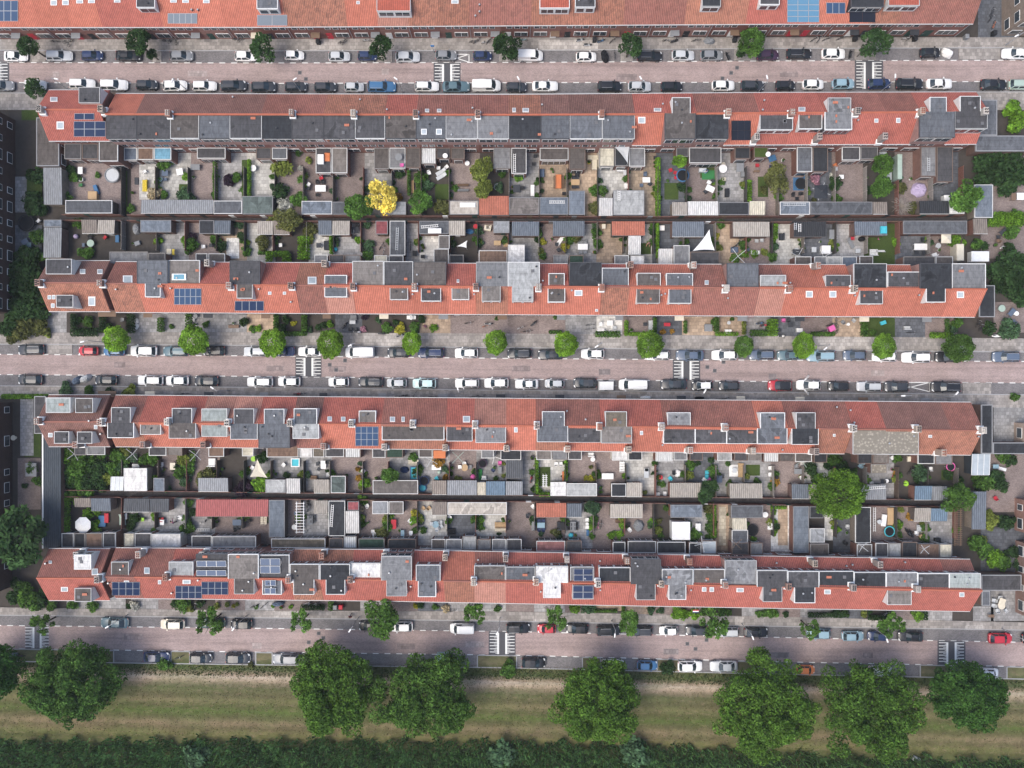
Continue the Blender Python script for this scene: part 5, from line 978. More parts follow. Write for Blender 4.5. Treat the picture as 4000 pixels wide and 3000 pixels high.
block("corner_building", W(3912, 0, 0)[0], W(0, 140, 0)[1], 104, 84, 8.5, "brown brick corner building at the top right corner of the picture", "building", FC["n"], (-1, -2), 1, (.20, .16, .13))
block("end_house", W(3962, 0, 0)[0], W(0, 2070, 0)[1], 101, W(0, 1945, 0)[1], 6, "brick house at the right edge beside the lower back gardens", "house", FC["b"], (-2,), 1, (.22, .13, .105))
block("end_house", W(3965, 0, 0)[0], W(0, 2390, 0)[1], 101, W(0, 2110, 0)[1], 6, "brick house at the right edge beside the bottom terrace", "house", FC["s"], (-2,), 1, (.20, .13, .11))
block("end_house", W(3960, 0, 0)[0], W(0, 1728, 0)[1], 101, W(0, 1650, 0)[1], 3.2, "small white trimmed house corner at the right edge beside the fourth terrace", "house", FC["l"], (-2,), 1, (.30, .24, .20))
# long dark shed with the white edge at lower left
e = empty("long_shed", (W(200, 0, 3)[0], W(0, 1920, 3)[1], 0), "long dark ribbed roof with a white left edge, lower left gardens", "shed"); a, b_, c, d = rect(166, 1695, 236, 2142, 3)
b = MB(); b.box(a + .1, b_ + .1, 0, c - .1, d - .1, 2.7); b.build("wall", M["brick"], e, color=(.12, .075, .06))
b = MB(); n = 40
b.hexa([(a + .2, b_, 2.75), (c, b_, 2.75), (c, d, 2.75), (a + .2, d, 2.75)], [(a + .2, b_, 3.0), (c, b_, 2.86), (c, d, 2.86), (a + .2, d, 3.0)]); b.build("roof", M["corr"], e, color=(.05, .062, .075, 1)); b = MB(); b.box(a - .02, b_, 2.7, a + .197, d, 3.12); b.build("edge_trim", M["white"], e)
# paved and green ground beside the terraces
for nm, x0, y0, x1, y1, code in (("patio", 60, 690, 105, 830, "g"), ("lawn", 85, 400, 150, 470, "L"), ("lawn", 105, 700, 165, 800, "L"), ("patio", 60, 880, 165, 985, "d"), ("path", 80, 1215, 270, 1300, "g"), ("patio", 80, 1550, 132, 1780, "g"), ("lawn", 97, 1645, 160, 1785, "L"), ("patio", 70, 1790, 160, 1990, "b"), ("lawn", -20, 388, 165, 425, "L"), ("patio", 3830, 592, 4010, 850, "b"), ("patio", 3830, 880, 4010, 1010, "b"), ("patio", 3880, 1180, 4010, 1300, "b"), ("patio", 3880, 1560, 4010, 1728, "g"), ("patio", 3830, 1770, 4010, 2000, "b"), ("patio", 3830, 2060, 4010, 2240, "d"), ("patio", 3870, 2307, 4010, 2425, "g"), ("patio", 3800, 2368, 3880, 2425, "g"), ("path", 3905, -40, 3960, 160, "d"), ("path", 3820, -40, 3912, 165, "d")):
    a, b_, c, d = rect(x0, y0, x1, y1, 0); patch(nm, a, c, (lambda v: lambda x: v)(d), (lambda v: lambda x: v)(b_), .045 + .004 * len(nm) if nm != "path" else .03 + .004 * (x0 > 3850), code)
# lawns and coloured patches inside the gardens
for kq, (nm, x0, y0, x1, y1, code) in enumerate((("lawn", 474, 668, 498, 838, "L"), ("lawn", 945, 625, 972, 775, "L"), ("lawn", 2595, 715, 2650, 780, "L"), ("lawn", 2735, 655, 2790, 695, "L"), ("lawn", 2960, 690, 3000, 770, "L"), ("lawn", 2503, 950, 2542, 993, "L"), ("lawn", 2105, 1824, 2150, 1900, "L"), ("lawn", 2913, 1815, 2968, 1858, "L"), ("lawn", 3676, 1835, 3735, 1875, "L"), ("lawn", 3400, 950, 3490, 1000, "L"), ("patio", 545, 640, 615, 780, "l"), ("patio", 885, 930, 935, 1010, "w"), ("patio", 1640, 930, 1712, 1020, "w"), ("patio", 2808, 1980, 2835, 2130, "c"), ("patio", 3038, 1975, 3076, 2130, "s"), ("patio", 3220, 1980, 3252, 2110, "w"), ("lawn", 1700, 720, 1755, 780, "L"), ("patio", 2326, 2345, 2430, 2385, "s"), ("patio", 700, 720, 735, 790, "L"))):
    a, b_, c, d = rect(x0, y0, x1, y1, 0); PAL["c"] = (.42, .38, .30)
    patch(NMS.get(code, "patio"), a, c, (lambda v: lambda x: v)(d), (lambda v: lambda x: v)(b_), .062 + .003 * kq, code)
# ------------------------------------------------------------------ bushes, hedges and trees of the gardens: x y radius colour
BU = """275 660 24 d,290 690 26 g,256 770 26 g,378 682 13 g,640 632 34 g,610 620 18 d,600 752 30 c,640 757 20 g,722 762 36 u,888 705 28 p,925 690 24 g,510 812 18 g,1100 655 42 y,1092 752 38 d,1165 780 34 g,1106 800 34 w,1174 655 15 w,1174 700 18 g,1206 625 15 y,1168 580 26 g,1552 768 20 a,1642 698 32 g,1672 722 24 u,1638 748 24 g,1560 680 20 d,1748 672 16 g,1725 802 38 o,1775 733 16 g,1962 680 16 g,1950 730 22 u,2025 692 18 b,2105 702 13 d,2118 706 10 g,2325 740 26 g,2350 742 24 g,2322 812 27 o,2665 732 22 d,2822 708 16 g,2986 742 18 o,3190 698 25 m,3266 712 30 d,3250 686 12 w,3272 772 22 g,3520 732 26 o,3566 812 28 o,3180 782 12 o,3822 952 22 d,302 872 24 g,318 985 20 g,345 988 24 g,740 960 32 g,752 922 18 p,930 876 20 u,943 920 22 d,862 960 26 d,1026 945 32 o,960 978 22 g,1022 982 18 g,1060 862 26 y,1210 892 32 o,1205 925 24 y,1440 962 26 u,1438 996 24 g,1432 872 20 u,1872 902 20 u,1868 945 18 g,2095 902 26 g,2120 945 17 n,2112 980 16 y,2122 1000 16 g,2207 965 19 n,2252 922 26 o,2225 935 24 g,2330 905 22 g,2330 950 18 g,2325 880 14 u,2556 890 22 g,2548 905 18 d,2802 922 14 n,2810 965 16 y,2815 873 20 g,2906 955 22 g,2870 1008 22 b,2908 992 20 b,2946 990 18 b,2986 985 16 y,3028 965 20 u,3018 1000 22 g,3264 968 16 g,3736 937 32 b,3503 966 8 g,2420 662 8 d,
300 1250 20 d,340 1258 24 g,668 1277 12 g,802 1266 15 g,950 1255 22 d,986 1285 16 g,1008 1282 16 b,1146 1262 13 n,1115 1250 18 d,1210 1286 14 u,1242 1280 14 d,1287 1268 17 b,1262 1270 16 d,1478 1250 14 u,1512 1282 24 g,1562 1282 24 n,1546 1258 14 d,1620 1280 24 g,1645 1245 18 d,1692 1282 18 b,1425 1240 14 p,1418 1288 14 m,1660 1273 8 m,1940 1243 10 g,2170 1240 10 g,2590 1297 12 a,2625 1295 11 a,2790 1255 18 g,2860 1245 10 g,3012 1280 18 g,3378 1285 14 g,3412 1298 14 g,3745 1262 26 g,3725 1285 20 u,3950 1285 42 u,250 1522 32 u,342 1527 24 g,425 1534 22 d,500 1532 32 y,
245 1785 42 b,262 1832 38 g,305 1815 40 g,290 1875 38 g,345 1880 42 d,385 1888 36 d,420 1868 32 y,350 1800 22 g,270 1935 34 g,300 1950 28 b,255 1990 18 y,252 2040 14 y,395 1775 24 g,455 1775 34 g,487 1768 26 y,470 1825 28 u,520 1790 20 u,588 1792 28 g,605 1866 16 b,652 1910 17 u,680 1830 18 d,718 1790 34 y,730 1820 30 g,695 1848 28 g,745 1785 22 b,720 1880 24 u,805 1860 34 o,780 1880 22 o,945 1908 36 p,960 1890 24 p,1025 1790 30 d,1020 1888 42 b,1120 1858 16 d,1405 1810 12 u,1398 1835 12 a,1400 1870 14 a,1422 1890 24 b,1412 1905 16 y,1636 1832 18 g,1612 1786 20 g,1712 1808 24 a,1740 1832 16 u,1738 1865 14 a,1790 1875 18 y,1936 1872 12 g,1968 1812 9 y,1966 1860 9 y,2205 1810 10 g,2210 1860 11 y,2094 1820 11 y,2098 1875 12 y,2100 1920 18 b,2290 1868 13 n,2310 1870 14 n,2309 1826 10 o,2560 1810 14 g,2575 1888 12 g,2590 1892 14 g,2700 1815 22 g,2692 1858 20 y,2725 1810 14 d,2785 1835 24 g,2780 1798 14 d,2850 1890 16 g,2843 1812 14 g,2958 1885 18 g,2085 1910 14 d,2520 1925 12 y,
340 2010 24 b,372 2000 18 b,362 2050 24 b,378 2085 22 b,330 2108 22 g,520 2030 26 d,508 2060 20 d,600 2072 12 b,735 1965 22 g,750 2000 18 d,730 2065 30 g,1190 2020 12 g,1412 1950 18 b,1425 1956 18 g,1410 1985 15 c,1415 2020 16 b,1418 2050 14 g,1510 2030 22 y,1512 2055 24 g,1488 2090 30 o,1622 2005 19 n,1615 2035 20 b,1622 2070 16 g,1652 2070 16 g,1875 2030 18 g,1878 2060 18 g,1950 2085 10 d,2195 2020 16 o,2170 2082 20 o,2185 2095 14 d,2112 2085 14 u,2310 1990 26 u,2322 1980 28 g,2318 2030 20 g,2312 2060 16 b,2312 2095 14 g,2430 2025 15 y,2432 2055 14 g,2390 2090 18 b,2420 2090 18 b,2572 2070 18 y,2575 2035 14 o,2605 1985 14 g,2582 2092 14 g,2690 2045 16 g,2720 2090 26 g,2700 2100 18 g,2775 1985 26 o,2780 2020 22 g,2775 2065 24 g,2788 2090 18 b,2792 2050 12 y,2770 2100 16 g,2945 2108 14 b,2845 2010 8 g,3022 2000 14 b,3025 2040 14 b,3028 2080 15 b,3268 2075 12 g,3515 2060 12 g,3518 2090 14 g,3560 2020 18 a,3620 2060 22 g,3615 2100 22 g,3522 1990 16 y,
3175 1835 32 d,3190 1870 28 g,3260 1800 34 g,3300 1835 34 d,3330 1850 26 g,3235 1820 24 d,3602 1845 36 u,3585 1872 20 d,3505 1790 22 g,3500 1850 12 a,3030 1880 20 a,3015 1900 22 g,3705 1855 22 d,
520 2368 22 w,505 2365 16 d,710 2368 32 g,735 2375 22 y,680 2362 18 d,780 2360 18 d,845 2368 14 y,885 2362 13 y,910 2368 9 n,925 2362 10 y,1065 2370 9 b,1135 2370 10 b,1000 2372 10 g,278 2366 24 g,355 2370 26 g,1625 2370 14 n,1640 2368 16 d,1700 2372 14 g,1740 2378 18 c,1865 2370 20 d,1945 2380 16 g,2245 2382 25 b,2290 2380 24 u,2320 2382 16 u,2545 2385 20 u,2580 2388 16 u,2650 2395 30 b,2668 2400 26 b,2710 2400 24 b,2755 2390 22 g,2820 2390 20 g,2845 2393 16 g,2965 2398 16 g,2985 2400 18 g,3020 2395 24 g,3070 2400 14 d,3270 2395 22 d,3300 2400 20 d,3375 2400 14 y,3400 2392 12 d,3588 2408 25 b,3570 2388 14 d,
150 680 38 d,180 655 22 g,125 690 34 d,130 810 40 d,165 820 24 d,145 920 34 g,110 995 46 d,160 1000 24 g,70 1000 26 d,110 1080 60 d,60 1120 50 d,150 1150 46 d,100 1190 56 d,160 1095 30 d,90 1285 48 o,150 1280 40 o,45 1310 34 o,180 1300 20 y,120 1265 30 o,25 1290 40 d,120 1830 26 g,95 1900 14 d,140 1880 22 g,3850 640 46 d,3920 660 60 d,3970 620 50 d,3960 700 44 d,3880 600 26 g,3950 590 24 g,3900 690 32 d,3925 850 28 g,3965 845 30 g,3995 850 30 g,3890 860 22 g,3820 955 24 g,3850 960 18 d,3950 1010 60 d,3900 1060 50 d,3960 1100 60 d,3990 1040 50 d,3905 1110 34 d,3960 1140 40 d,3995 1160 44 d,3870 1280 30 d,3930 1300 26 u,3850 1920 0 g,3860 1880 46 g,3890 1870 44 d,3840 1900 30 d,3920 1895 30 d,3805 1870 14 g,3880 2040 34 y,3865 2015 24 y,3940 2040 36 d,3815 2120 38 g,3850 2150 38 g,3890 2180 40 b,3920 2200 36 g,3840 2110 22 y,3960 2160 30 d,3990 2210 26 d,3820 2490 0 g,3920 1780 32 g,3950 1800 28 d,3970 1550 20 g,60 2330 40 d,110 2345 46 g,150 2355 40 d,90 2300 34 g,165 2320 30 d,60 2280 26 d,200 2365 26 g,3890 620 50 d,3990 680 50 d,3850 700 38 d,3930 730 36 d,3960 905 36 g,300 1840 44 g,380 1830 40 d,440 1830 34 g,330 1905 38 g,268 1882 38 d,480 1802 28 g,560 1800 26 g,100 1050 60 d,60 1062 54 d,112 1140 60 d,70 1212 58 d,152 1222 42 d,30 1262 40 d,118 780 40 d,3960 420 36 b,3990 450 40 b,3975 490 34 b,3930 560 0 g"""
for t in BU.replace("\n", "").split(","):
    q = t.split(); r_ = float(q[2])
    if r_ > 0: bush(float(q[0]), float(q[1]), r_, q[3], nm="shrub" if r_ >= 26 else "bush")
GT = [(1405, 800, 56, "g", 3, 1.0, "round green garden tree"), (1488, 774, 56, "l", 3.4, 1.22, "tall golden yellow tree"), (1640, 797, 46, "g", 3, 1.0, "green leafy garden tree"), (1880, 655, 42, "y", 3.4, 1.2, "loose yellow green tree"), (1888, 735, 34, "y", 2.8, 1.1, "loose yellow green tree"), (2655, 632, 34, "b", 2.6, .7, "bright green small tree"), (3038, 698, 48, "o", 3, 1.2, "olive garden tree"), (3447, 648, 46, "g", 3, .9, "green garden tree"), (3443, 738, 44, "g", 3, 1.1, "green garden tree"), (3770, 768, 60, "g", 4, 1.0, "broad dark leaved garden tree"), (1118, 858, 58, "o", 3, .7, "wide olive garden tree"), (1135, 565, 0, "g", 3, 1, ""), (3275, 1932, 103, "R", 6, .88, "huge dense round tree"), (3742, 1950, 58, "g", 4.2, 1.0, "dark leafy tree"), (1525, 1852, 34, "g", 2.8, 1, "green garden tree"), (2772, 1912, 36, "d", 3, 1.0, "dark conifer like tree"), (2742, 1945, 24, "d", 2.4, 1, "dark small tree"), (85, 2090, 108, "d", 7, 1.1, "very large dark tree"), (2310, 1985, 30, "u", 3, 1, "blue green garden tree"), (25, 2350, 0, "g", 3, 1, "")]
for px, py, r_, c, h, sy, lab in GT:
    if r_ <= 0: continue
    big = c == "R"; e = tree(px, py, r_, "R" if big else "G", "g" if big else c, h, "", "trees in the back gardens", sy, name="garden_tree")
    if big:
        ch = e.children[0]; ch.color = (.085, .165, .02, 1); ch.data = leaves("crown_foliage", blobs_round(70, 999, .80, .20), 11000, .075, seed=99); WHERE_Q.append((e, lab + " overhanging the alley", px, py))
    else: WHERE_Q.append((e, lab, px, py))
rd = random.Random(77)             # plants rooted along the garden fences
for ri, k, sgn in ((1, "A", -1), (2, "B", 1), (3, "C", -1), (4, "D", 1)):
    for h in ROWS[ri]["houses"]:
        if h["j"] == 90: continue
        for q in range(2 + h["j"] % 2):
            x = h["xb"] + rd.choice((-1, 1)) * rd.uniform(.25, .5); y0 = (h["S"] if sgn < 0 else h["N"])(x) + sgn * 4.0; y1 = AL[k](x) - sgn * 3.0
            if abs(y1 - y0) < 1 or (y1 - y0) * sgn < 0: y1 = y0 + sgn
            y = y0 + (y1 - y0) * rd.random(); bush(2000 + x / (K * .99), 1500 - y / (K * .99), rd.uniform(8, 18), rd.choice("ggbdgyub"), nm="garden_plant")
# bare shrub with no leaves
e = empty("dead_shrub", (*W(3514, 808, .5), 0)); e["category"] = "shrub"; b = MB(); rd = random.Random(4)
for k in range(70):
    a = rd.uniform(0, 6.28); l = rd.uniform(.9, 2.0); z = rd.uniform(.2, 1.4); x, y = W(3514, 808, .5); m_ = (x + l * .5 * math.cos(a), y + l * .5 * math.sin(a), .8 + z * .5)
    b.tube((x, y, .1), m_, .035, 4, 0, .03); b.tube(m_, (x + l * math.cos(a + .2), y + l * math.sin(a + .2), .6 + z), .028, 4, 0, .012); b.tube(m_, (x + l * .9 * math.cos(a - .3), y + l * .9 * math.sin(a - .3), .7 + z), .022, 4, 0, .01)
b.build("branches", M["tint"], e, color=(.30, .27, .24)); WHERE_Q.append((e, "bare grey leafless shrub", 3514, 808))
for t in """828 630 842 778 1.6 g|485 470 486 471 0 g|963 620 976 770 1.4 b|1160 920 1205 1012 1.7 b|1034 980 1060 1022 1.6 b|1036 978 1125 1000 1.6 b|1100 985 1132 1022 1.6 b|1285 918 1297 990 1.6 b|2563 612 2582 845 1.7 b|2565 870 2577 1005 1.5 b|2918 700 2940 788 1.6 b|3022 872 3042 930 1.6 b|3865 826 4005 880 2 b|1590 650 1602 760 1.5 g|1665 1790 1668 1792 0 g
270 1280 378 1312 1.5 d|270 1225 290 1278 1.5 d|382 1225 405 1296 1.5 d|408 1262 430 1298 1.3 d|490 1226 520 1300 1.5 d|610 1240 635 1295 1.4 g|720 1225 745 1292 1.4 g|1065 1228 1085 1288 1.4 g|1112 1294 1195 1311 1.4 g|1174 1230 1196 1292 1.4 g|1092 1265 1112 1311 1.4 d|2145 1290 2195 1303 .8 g|2325 1293 2424 1316 1.2 g|2440 1252 2455 1311 1.2 b|2457 1297 2500 1311 1.2 b|2553 1240 2567 1310 1.3 g|2673 1252 2686 1302 1.2 g|2790 1240 2812 1294 1.5 g|2795 1297 2886 1311 1.1 b|2902 1255 2917 1306 1.2 y|2933 1288 3000 1312 1.3 g|3002 1245 3042 1312 1.5 b|3168 1296 3265 1312 1.2 g|3368 1257 3394 1313 1.4 g|3640 1298 3726 1320 1.3 b|3700 1245 3712 1296 1.3 g|0 1540 180 1558 1.6 b
2090 1790 2104 1930 1.6 b|2105 1924 2152 1942 1.5 b|2206 1800 2218 1880 1.5 b|1172 2364 1265 2386 1.2 d|1280 2350 1300 2388 1.2 g|2322 2383 2412 2394 1.0 g|2430 2368 2443 2398 1.1 g|3160 2395 3320 2414 1.1 d|3395 2405 3470 2425 1.1 d|3370 2385 3388 2414 1.1 y|3612 2390 3628 2424 1.2 d|3015 1978 3075 1990 1.3 b|240 1925 262 2080 1.8 b|2788 1975 2800 2100 1.4 b""".replace("\n", "|").split("|"):
    q = t.split()
    if float(q[4]) > 0: hedge(*map(float, q[:5]), q[5], "clipped %s hedge" % GREEN[q[5]][0])

# ------------------------------------------------------------------ garden furniture and loose things
def thing(name, px, py, z, look, cat, group=None, sh=.5):
    x, y = W(px, py, z + sh); e = empty(name, (x, y, z), None, cat, group); WHERE_Q.append((e, look, px, py)); return e
def part(b, name, mat, e, col=None):
    o = b.build(name, mat, color=col); o.parent = e; return o
def C_(c): return CW[c][1]
def table(px, py, w, d, c, z=.06, rot=0, name="garden_table"):
    e = thing(name, px, py, z, f"{CW[c][0]} garden table", "table"); b = MB(); b.box(-w / 2, -d / 2, .70, w / 2, d / 2, .75); part(b, "tabletop", M["tint"], e, C_(c))
    for sx in (-1, 1):
        for sy in (-1, 1): b = MB(); b.box(sx * (w / 2 - .1) - .03, sy * (d / 2 - .1) - .03, 0, sx * (w / 2 - .1) + .03, sy * (d / 2 - .1) + .03, .70); part(b, "leg", M["tint"], e, C_(c))
    e.rotation_euler = (0, 0, R(rot)); return e
def rtable(px, py, r, c, z=.06):
    e = thing("round_table", px, py, z, f"{CW[c][0]} round garden table", "table"); b = MB(); b.cyl(0, 0, .70, .74, r, r, 20); part(b, "tabletop", M["tint"], e, C_(c)); b = MB(); b.cyl(0, 0, 0, .70, .05, .04, 8); b.cyl(0, 0, 0, .04, r * .5, r * .5, 12); part(b, "pedestal", M["tint"], e, C_(c)); return e
chair_p = {}
def chair(px, py, c, rot=0, z=.06):
    x, y = W(px, py, z + .5)
    if c not in chair_p:
        e = empty("garden_chair", (x, y, z), None, "chair", "chairs in the gardens"); b = MB(); b.box(-.27, -.27, .40, .27, .27, .46); part(b, "seat", M["tint"], e, C_(c)); b = MB(); b.hexa([(-.26, -.31, .44), (.26, -.31, .44), (.26, -.25, .44), (-.26, -.25, .44)], [(-.24, -.42, .92), (.24, -.42, .92), (.24, -.37, .92), (-.24, -.37, .92)]); part(b, "backrest", M["tint"], e, C_(c))
        for sx in (-.23, .23):
            for sy in (-.23, .23): b = MB(); b.tube((sx, sy, 0), (sx, sy, .41), .025, 5); part(b, "leg", M["tint"], e, C_(c))
        for sx in (-.29, .29): b = MB(); b.box(sx - .03, -.26, .62, sx + .03, .24, .66); part(b, "armrest", M["tint"], e, C_(c))
        chair_p[c] = e
    else: e = copy_tree(chair_p[c])
    e.location = (x, y, z); e.rotation_euler = (0, 0, R(rot)); WHERE_Q.append((e, f"{CW[c][0]} garden chair", px, py)); return e
def sofa(px, py, w, d, c, z=.06, rot=0):
    e = thing("garden_sofa", px, py, z, f"{CW[c][0]} garden sofa", "sofa"); b = MB(); b.box(-w / 2, -d / 2, .05, w / 2, d / 2, .34); part(b, "frame", M["tint"], e, tuple(v * .6 for v in C_(c)))
    n = max(1, int(w / .7))
    for k in range(n): b = MB(); b.box(-w / 2 + .1 + k * (w - .2) / n, -d / 2 + .16, .345, -w / 2 + .1 + (k + 1) * (w - .2) / n - .02, d / 2, .46); part(b, "cushion", M["cloth"], e, C_(c))
    b = MB(); b.box(-w / 2, -d / 2, .345, w / 2, -d / 2 + .155, .78); part(b, "backrest", M["tint"], e, C_(c)); e.rotation_euler = (0, 0, R(rot)); return e
def lounger(px, py, c, rot=0, z=.06):
    e = thing("sun_lounger", px, py, z, f"{CW[c][0]} sun lounger", "lounger"); b = MB(); b.box(-.32, -.9, .26, .32, .45, .34); part(b, "mattress", M["cloth"], e, C_(c)); b = MB(); b.hexa([(-.32, .46, .27), (.32, .46, .27), (.32, 1.0, .62), (-.32, 1.0, .62)], [(-.32, .44, .34), (.32, .44, .34), (.32, .97, .70), (-.32, .97, .70)]); part(b, "backrest", M["cloth"], e, C_(c))
    for sx in (-.27, .27):
        for sy in (-.8, .4): b = MB(); b.box(sx - .025, sy - .025, 0, sx + .025, sy + .025, .27); part(b, "leg", M["grey"], e)
    e.rotation_euler = (0, 0, R(rot)); return e
def bench(px, py, w, d, c, rot=0, z=.06):
    e = thing("wooden_bench", px, py, z, f"{CW[c][0]} slatted bench", "bench"); b = MB()
    for k in range(4): b.box(-w / 2, -d / 2 + k * d / 4, .40, w / 2, -d / 2 + (k + .82) * d / 4, .45)
    part(b, "seat", M["wood"], e, C_(c))
    for s in (-1, 1): b = MB(); b.box(s * (w / 2 - .12) - .04, -d / 2, 0, s * (w / 2 - .12) + .04, d / 2, .40); part(b, "leg", M["wood"], e, C_(c))
    b = MB(); b.box(-w / 2, -d / 2 - .07, .5, w / 2, -d / 2 - .02, .85); part(b, "backrest", M["wood"], e, C_(c)); e.rotation_euler = (0, 0, R(rot)); return e
def parasol(px, py, r, c, z=.06, n=8, look=None):
    e = thing("parasol", px, py, z, look or f"{CW[c][0]} garden parasol", "parasol", sh=2.2); b = MB(); k = len(b.v); b.v.append((0, 0, 2.55))
    for i in range(n): a = 2 * math.pi * (i + .5) / n; b.v.append((r * math.cos(a), r * math.sin(a), 2.05)); am = 2 * math.pi * i / n
    for i in range(n): b.f.append((k, k + 1 + i, k + 1 + (i + 1) % n)); b.m.append(0)
    part(b, "canopy", M["cloth"], e, C_(c)); b = MB(); b.tube((0, 0, 0), (0, 0, 2.6), .03); part(b, "pole", M["grey"], e); b = MB(); b.cyl(0, 0, 0, .1, .28, .24, 12); part(b, "base", M["dark"], e)
    for i in range(n): a = 2 * math.pi * (i + .5) / n; b = MB(); b.tube((0, 0, 2.53), (r * math.cos(a), r * math.sin(a), 2.03), .015, 4); part(b, "rib", M["grey"], e)
    return e
def trampoline(px, py, r, ring, mat="k", z=.06):
    e = thing("trampoline", px, py, z, f"round trampoline with a {CW[ring][0]} edge", "trampoline", sh=.6); b = MB(); b.cyl(0, 0, .58, .60, r * .80, r * .80, 24); part(b, "jumping_mat", M["cloth"], e, C_(mat)); b = MB(); b.ring((0, 0, .60), r * .90, r * .10, 24, 6); part(b, "edge_pad", M["tint"], e, C_(ring))
    for k in range(6): a = k * math.pi / 3; b = MB(); b.tube((r * .92 * math.cos(a), r * .92 * math.sin(a), 0), (r * .92 * math.cos(a), r * .92 * math.sin(a), .58), .03); part(b, "leg", M["grey"], e)
    return e
def pool(px, py, w, d, c, wc="i", z=.06):
    e = thing("paddling_pool", px, py, z, f"{CW[c][0]} paddling pool", "pool", sh=.3); b = MB()
    if d == 0:
        b.ring((0, 0, .22), w, .12, 24, 8); part(b, "rim", M["tint"], e, C_(c)); b = MB(); b.cyl(0, 0, .02, .24, w - .05, w - .05, 24); part(b, "water", M["tint"], e, C_(wc))
    else:
        t = .16
        b.box(-w / 2, -d / 2, 0, w / 2, -d / 2 + t, .42); b.box(-w / 2, d / 2 - t, 0, w / 2, d / 2, .42); b.box(-w / 2, -d / 2 + t, 0, -w / 2 + t, d / 2 - t, .42); b.box(w / 2 - t, -d / 2 + t, 0, w / 2, d / 2 - t, .42); part(b, "rim", M["tint"], e, C_(c)); b = MB(); b.box(-w / 2 + t + .003, -d / 2 + t + .003, 0, w / 2 - t - .003, d / 2 - t - .003, .30); part(b, "water", M["tint"], e, C_(wc))
    return e
def ladder(px, py, l, rot, z, c="s"):
    e = thing("ladder", px, py, z, f"{CW[c][0]} ladder lying on a roof" if z > 1 else f"{CW[c][0]} ladder on the ground", "ladder", sh=.05)
    for s in (-.19, .19): b = MB(); b.box(-l / 2, s - .035, .0, l / 2, s + .035, .08); part(b, "rail", M["tint"], e, C_(c))
    n = int(l / .3)
    for k in range(n): b = MB(); u = -l / 2 + (k + .5) * l / n; b.box(u - .03, -.155, .02, u + .03, .155, .06); part(b, "rung", M["tint"], e, C_(c))
    e.rotation_euler = (0, 0, R(rot)); return e
def dryer(px, py, r, rot=45, z=.06, c="s"):
    e = thing("rotary_clothes_dryer", px, py, z, f"{CW[c][0]} rotary clothes dryer", "clothes dryer", "rotary dryers in the gardens", 1.9); b = MB(); b.tube((0, 0, 0), (0, 0, 1.95), .03); part(b, "pole", M["grey"], e)
    for k in range(4):
        a = R(rot + 90 * k); b = MB(); b.tube((0, 0, 1.6), (r * math.cos(a), r * math.sin(a), 2.0), .045, 5); part(b, "arm", M["tint"], e, C_(c))
    b = MB()
    for q in (.4, .7, 1):
        P = [(r * q * math.cos(R(rot + 90 * k)), r * q * math.sin(R(rot + 90 * k)), 1.6 + .4 * q) for k in range(4)]
        for k in range(4): b.tube(P[k], P[(k + 1) % 4], .006, 3)
    part(b, "line", M["grey"], e); return e
def sail(pts, c, look, z=2.6):
    cx, cy = sum(p[0] for p in pts) / 3, sum(p[1] for p in pts) / 3; e = thing("shade_sail", cx, cy, 0, look, "shade sail", sh=z); b = MB(); q = [np.array((*W(*p, z), z + .25 * k)) for k, p in enumerate(pts)]; ce = sum(q) / 3
    P = []
    for k in range(3):
        a, d = q[k], q[(k + 1) % 3]
        for t in (0, .25, .5, .75): p = a + (d - a) * t; s = 4 * t * (1 - t) * .14; P.append(p + (ce - p) * s)
    o = np.array(e.location); o[2] = 0; n = len(P); b.v = [tuple(ce - o + (0, 0, -.15))] + [tuple(p - o) for p in P]; b.f = [(0, 1 + i, 1 + (i + 1) % n) for i in range(n)]; b.m = [0] * n; part(b, "canvas", M["cloth"], e, C_(c))
    for p in q: b = MB(); p = p - o; b.tube((p[0], p[1], 0), tuple(p), .035); part(b, "post", M["grey"], e)
    return e
def crate(px, py, w, d, h, c, look, z=.06, rot=0, name="storage_box", cat="box"):
    e = thing(name, px, py, z, look, cat, sh=h); b = MB(); b.box(-w / 2, -d / 2, 0, w / 2, d / 2, h - .06); part(b, "body", M["tint"], e, tuple(v * .85 for v in C_(c))); b = MB(); b.hexa([(-w / 2 - .03, -d / 2 - .03, h - .06), (w / 2 + .03, -d / 2 - .03, h - .06), (w / 2 + .03, d / 2 + .03, h - .06), (-w / 2 - .03, d / 2 + .03, h - .06)], [(-w / 2 + .04, -d / 2 + .04, h), (w / 2 - .04, -d / 2 + .04, h), (w / 2 - .04, d / 2 - .04, h), (-w / 2 + .04, d / 2 - .04, h)]); part(b, "lid", M["tint"], e, C_(c)); e.rotation_euler = (0, 0, R(rot)); return e
def pot(px, py, r, c, z=.06, plant=True):
    e = thing("plant_pot" if plant else "garden_ball", px, py, z, f"{CW[c][0]} " + ("flower pot with a plant" if plant else "play ball"), "plant pot" if plant else "ball", sh=.3)
    b = MB()
    if plant:
        b.cyl(0, 0, 0, .36, r * .7, r, 12); part(b, "pot", M["tint"], e, C_(c)); o = foliage("foliage", BUSH[int(px) % 4], e, (r * 1.2,) * 3, .45, GREEN["g"][1], int(px))
    else:
        n = 10
        for i in range(6):
            a0, a1 = -math.pi / 2 + math.pi * i / 6, -math.pi / 2 + math.pi * (i + 1) / 6; b.cyl(0, 0, r + r * math.sin(a0), r + r * math.sin(a1), max(.01, r * math.cos(a0)), max(.01, r * math.cos(a1)), 12)
        part(b, "ball", M["tint"], e, C_(c))
    return e
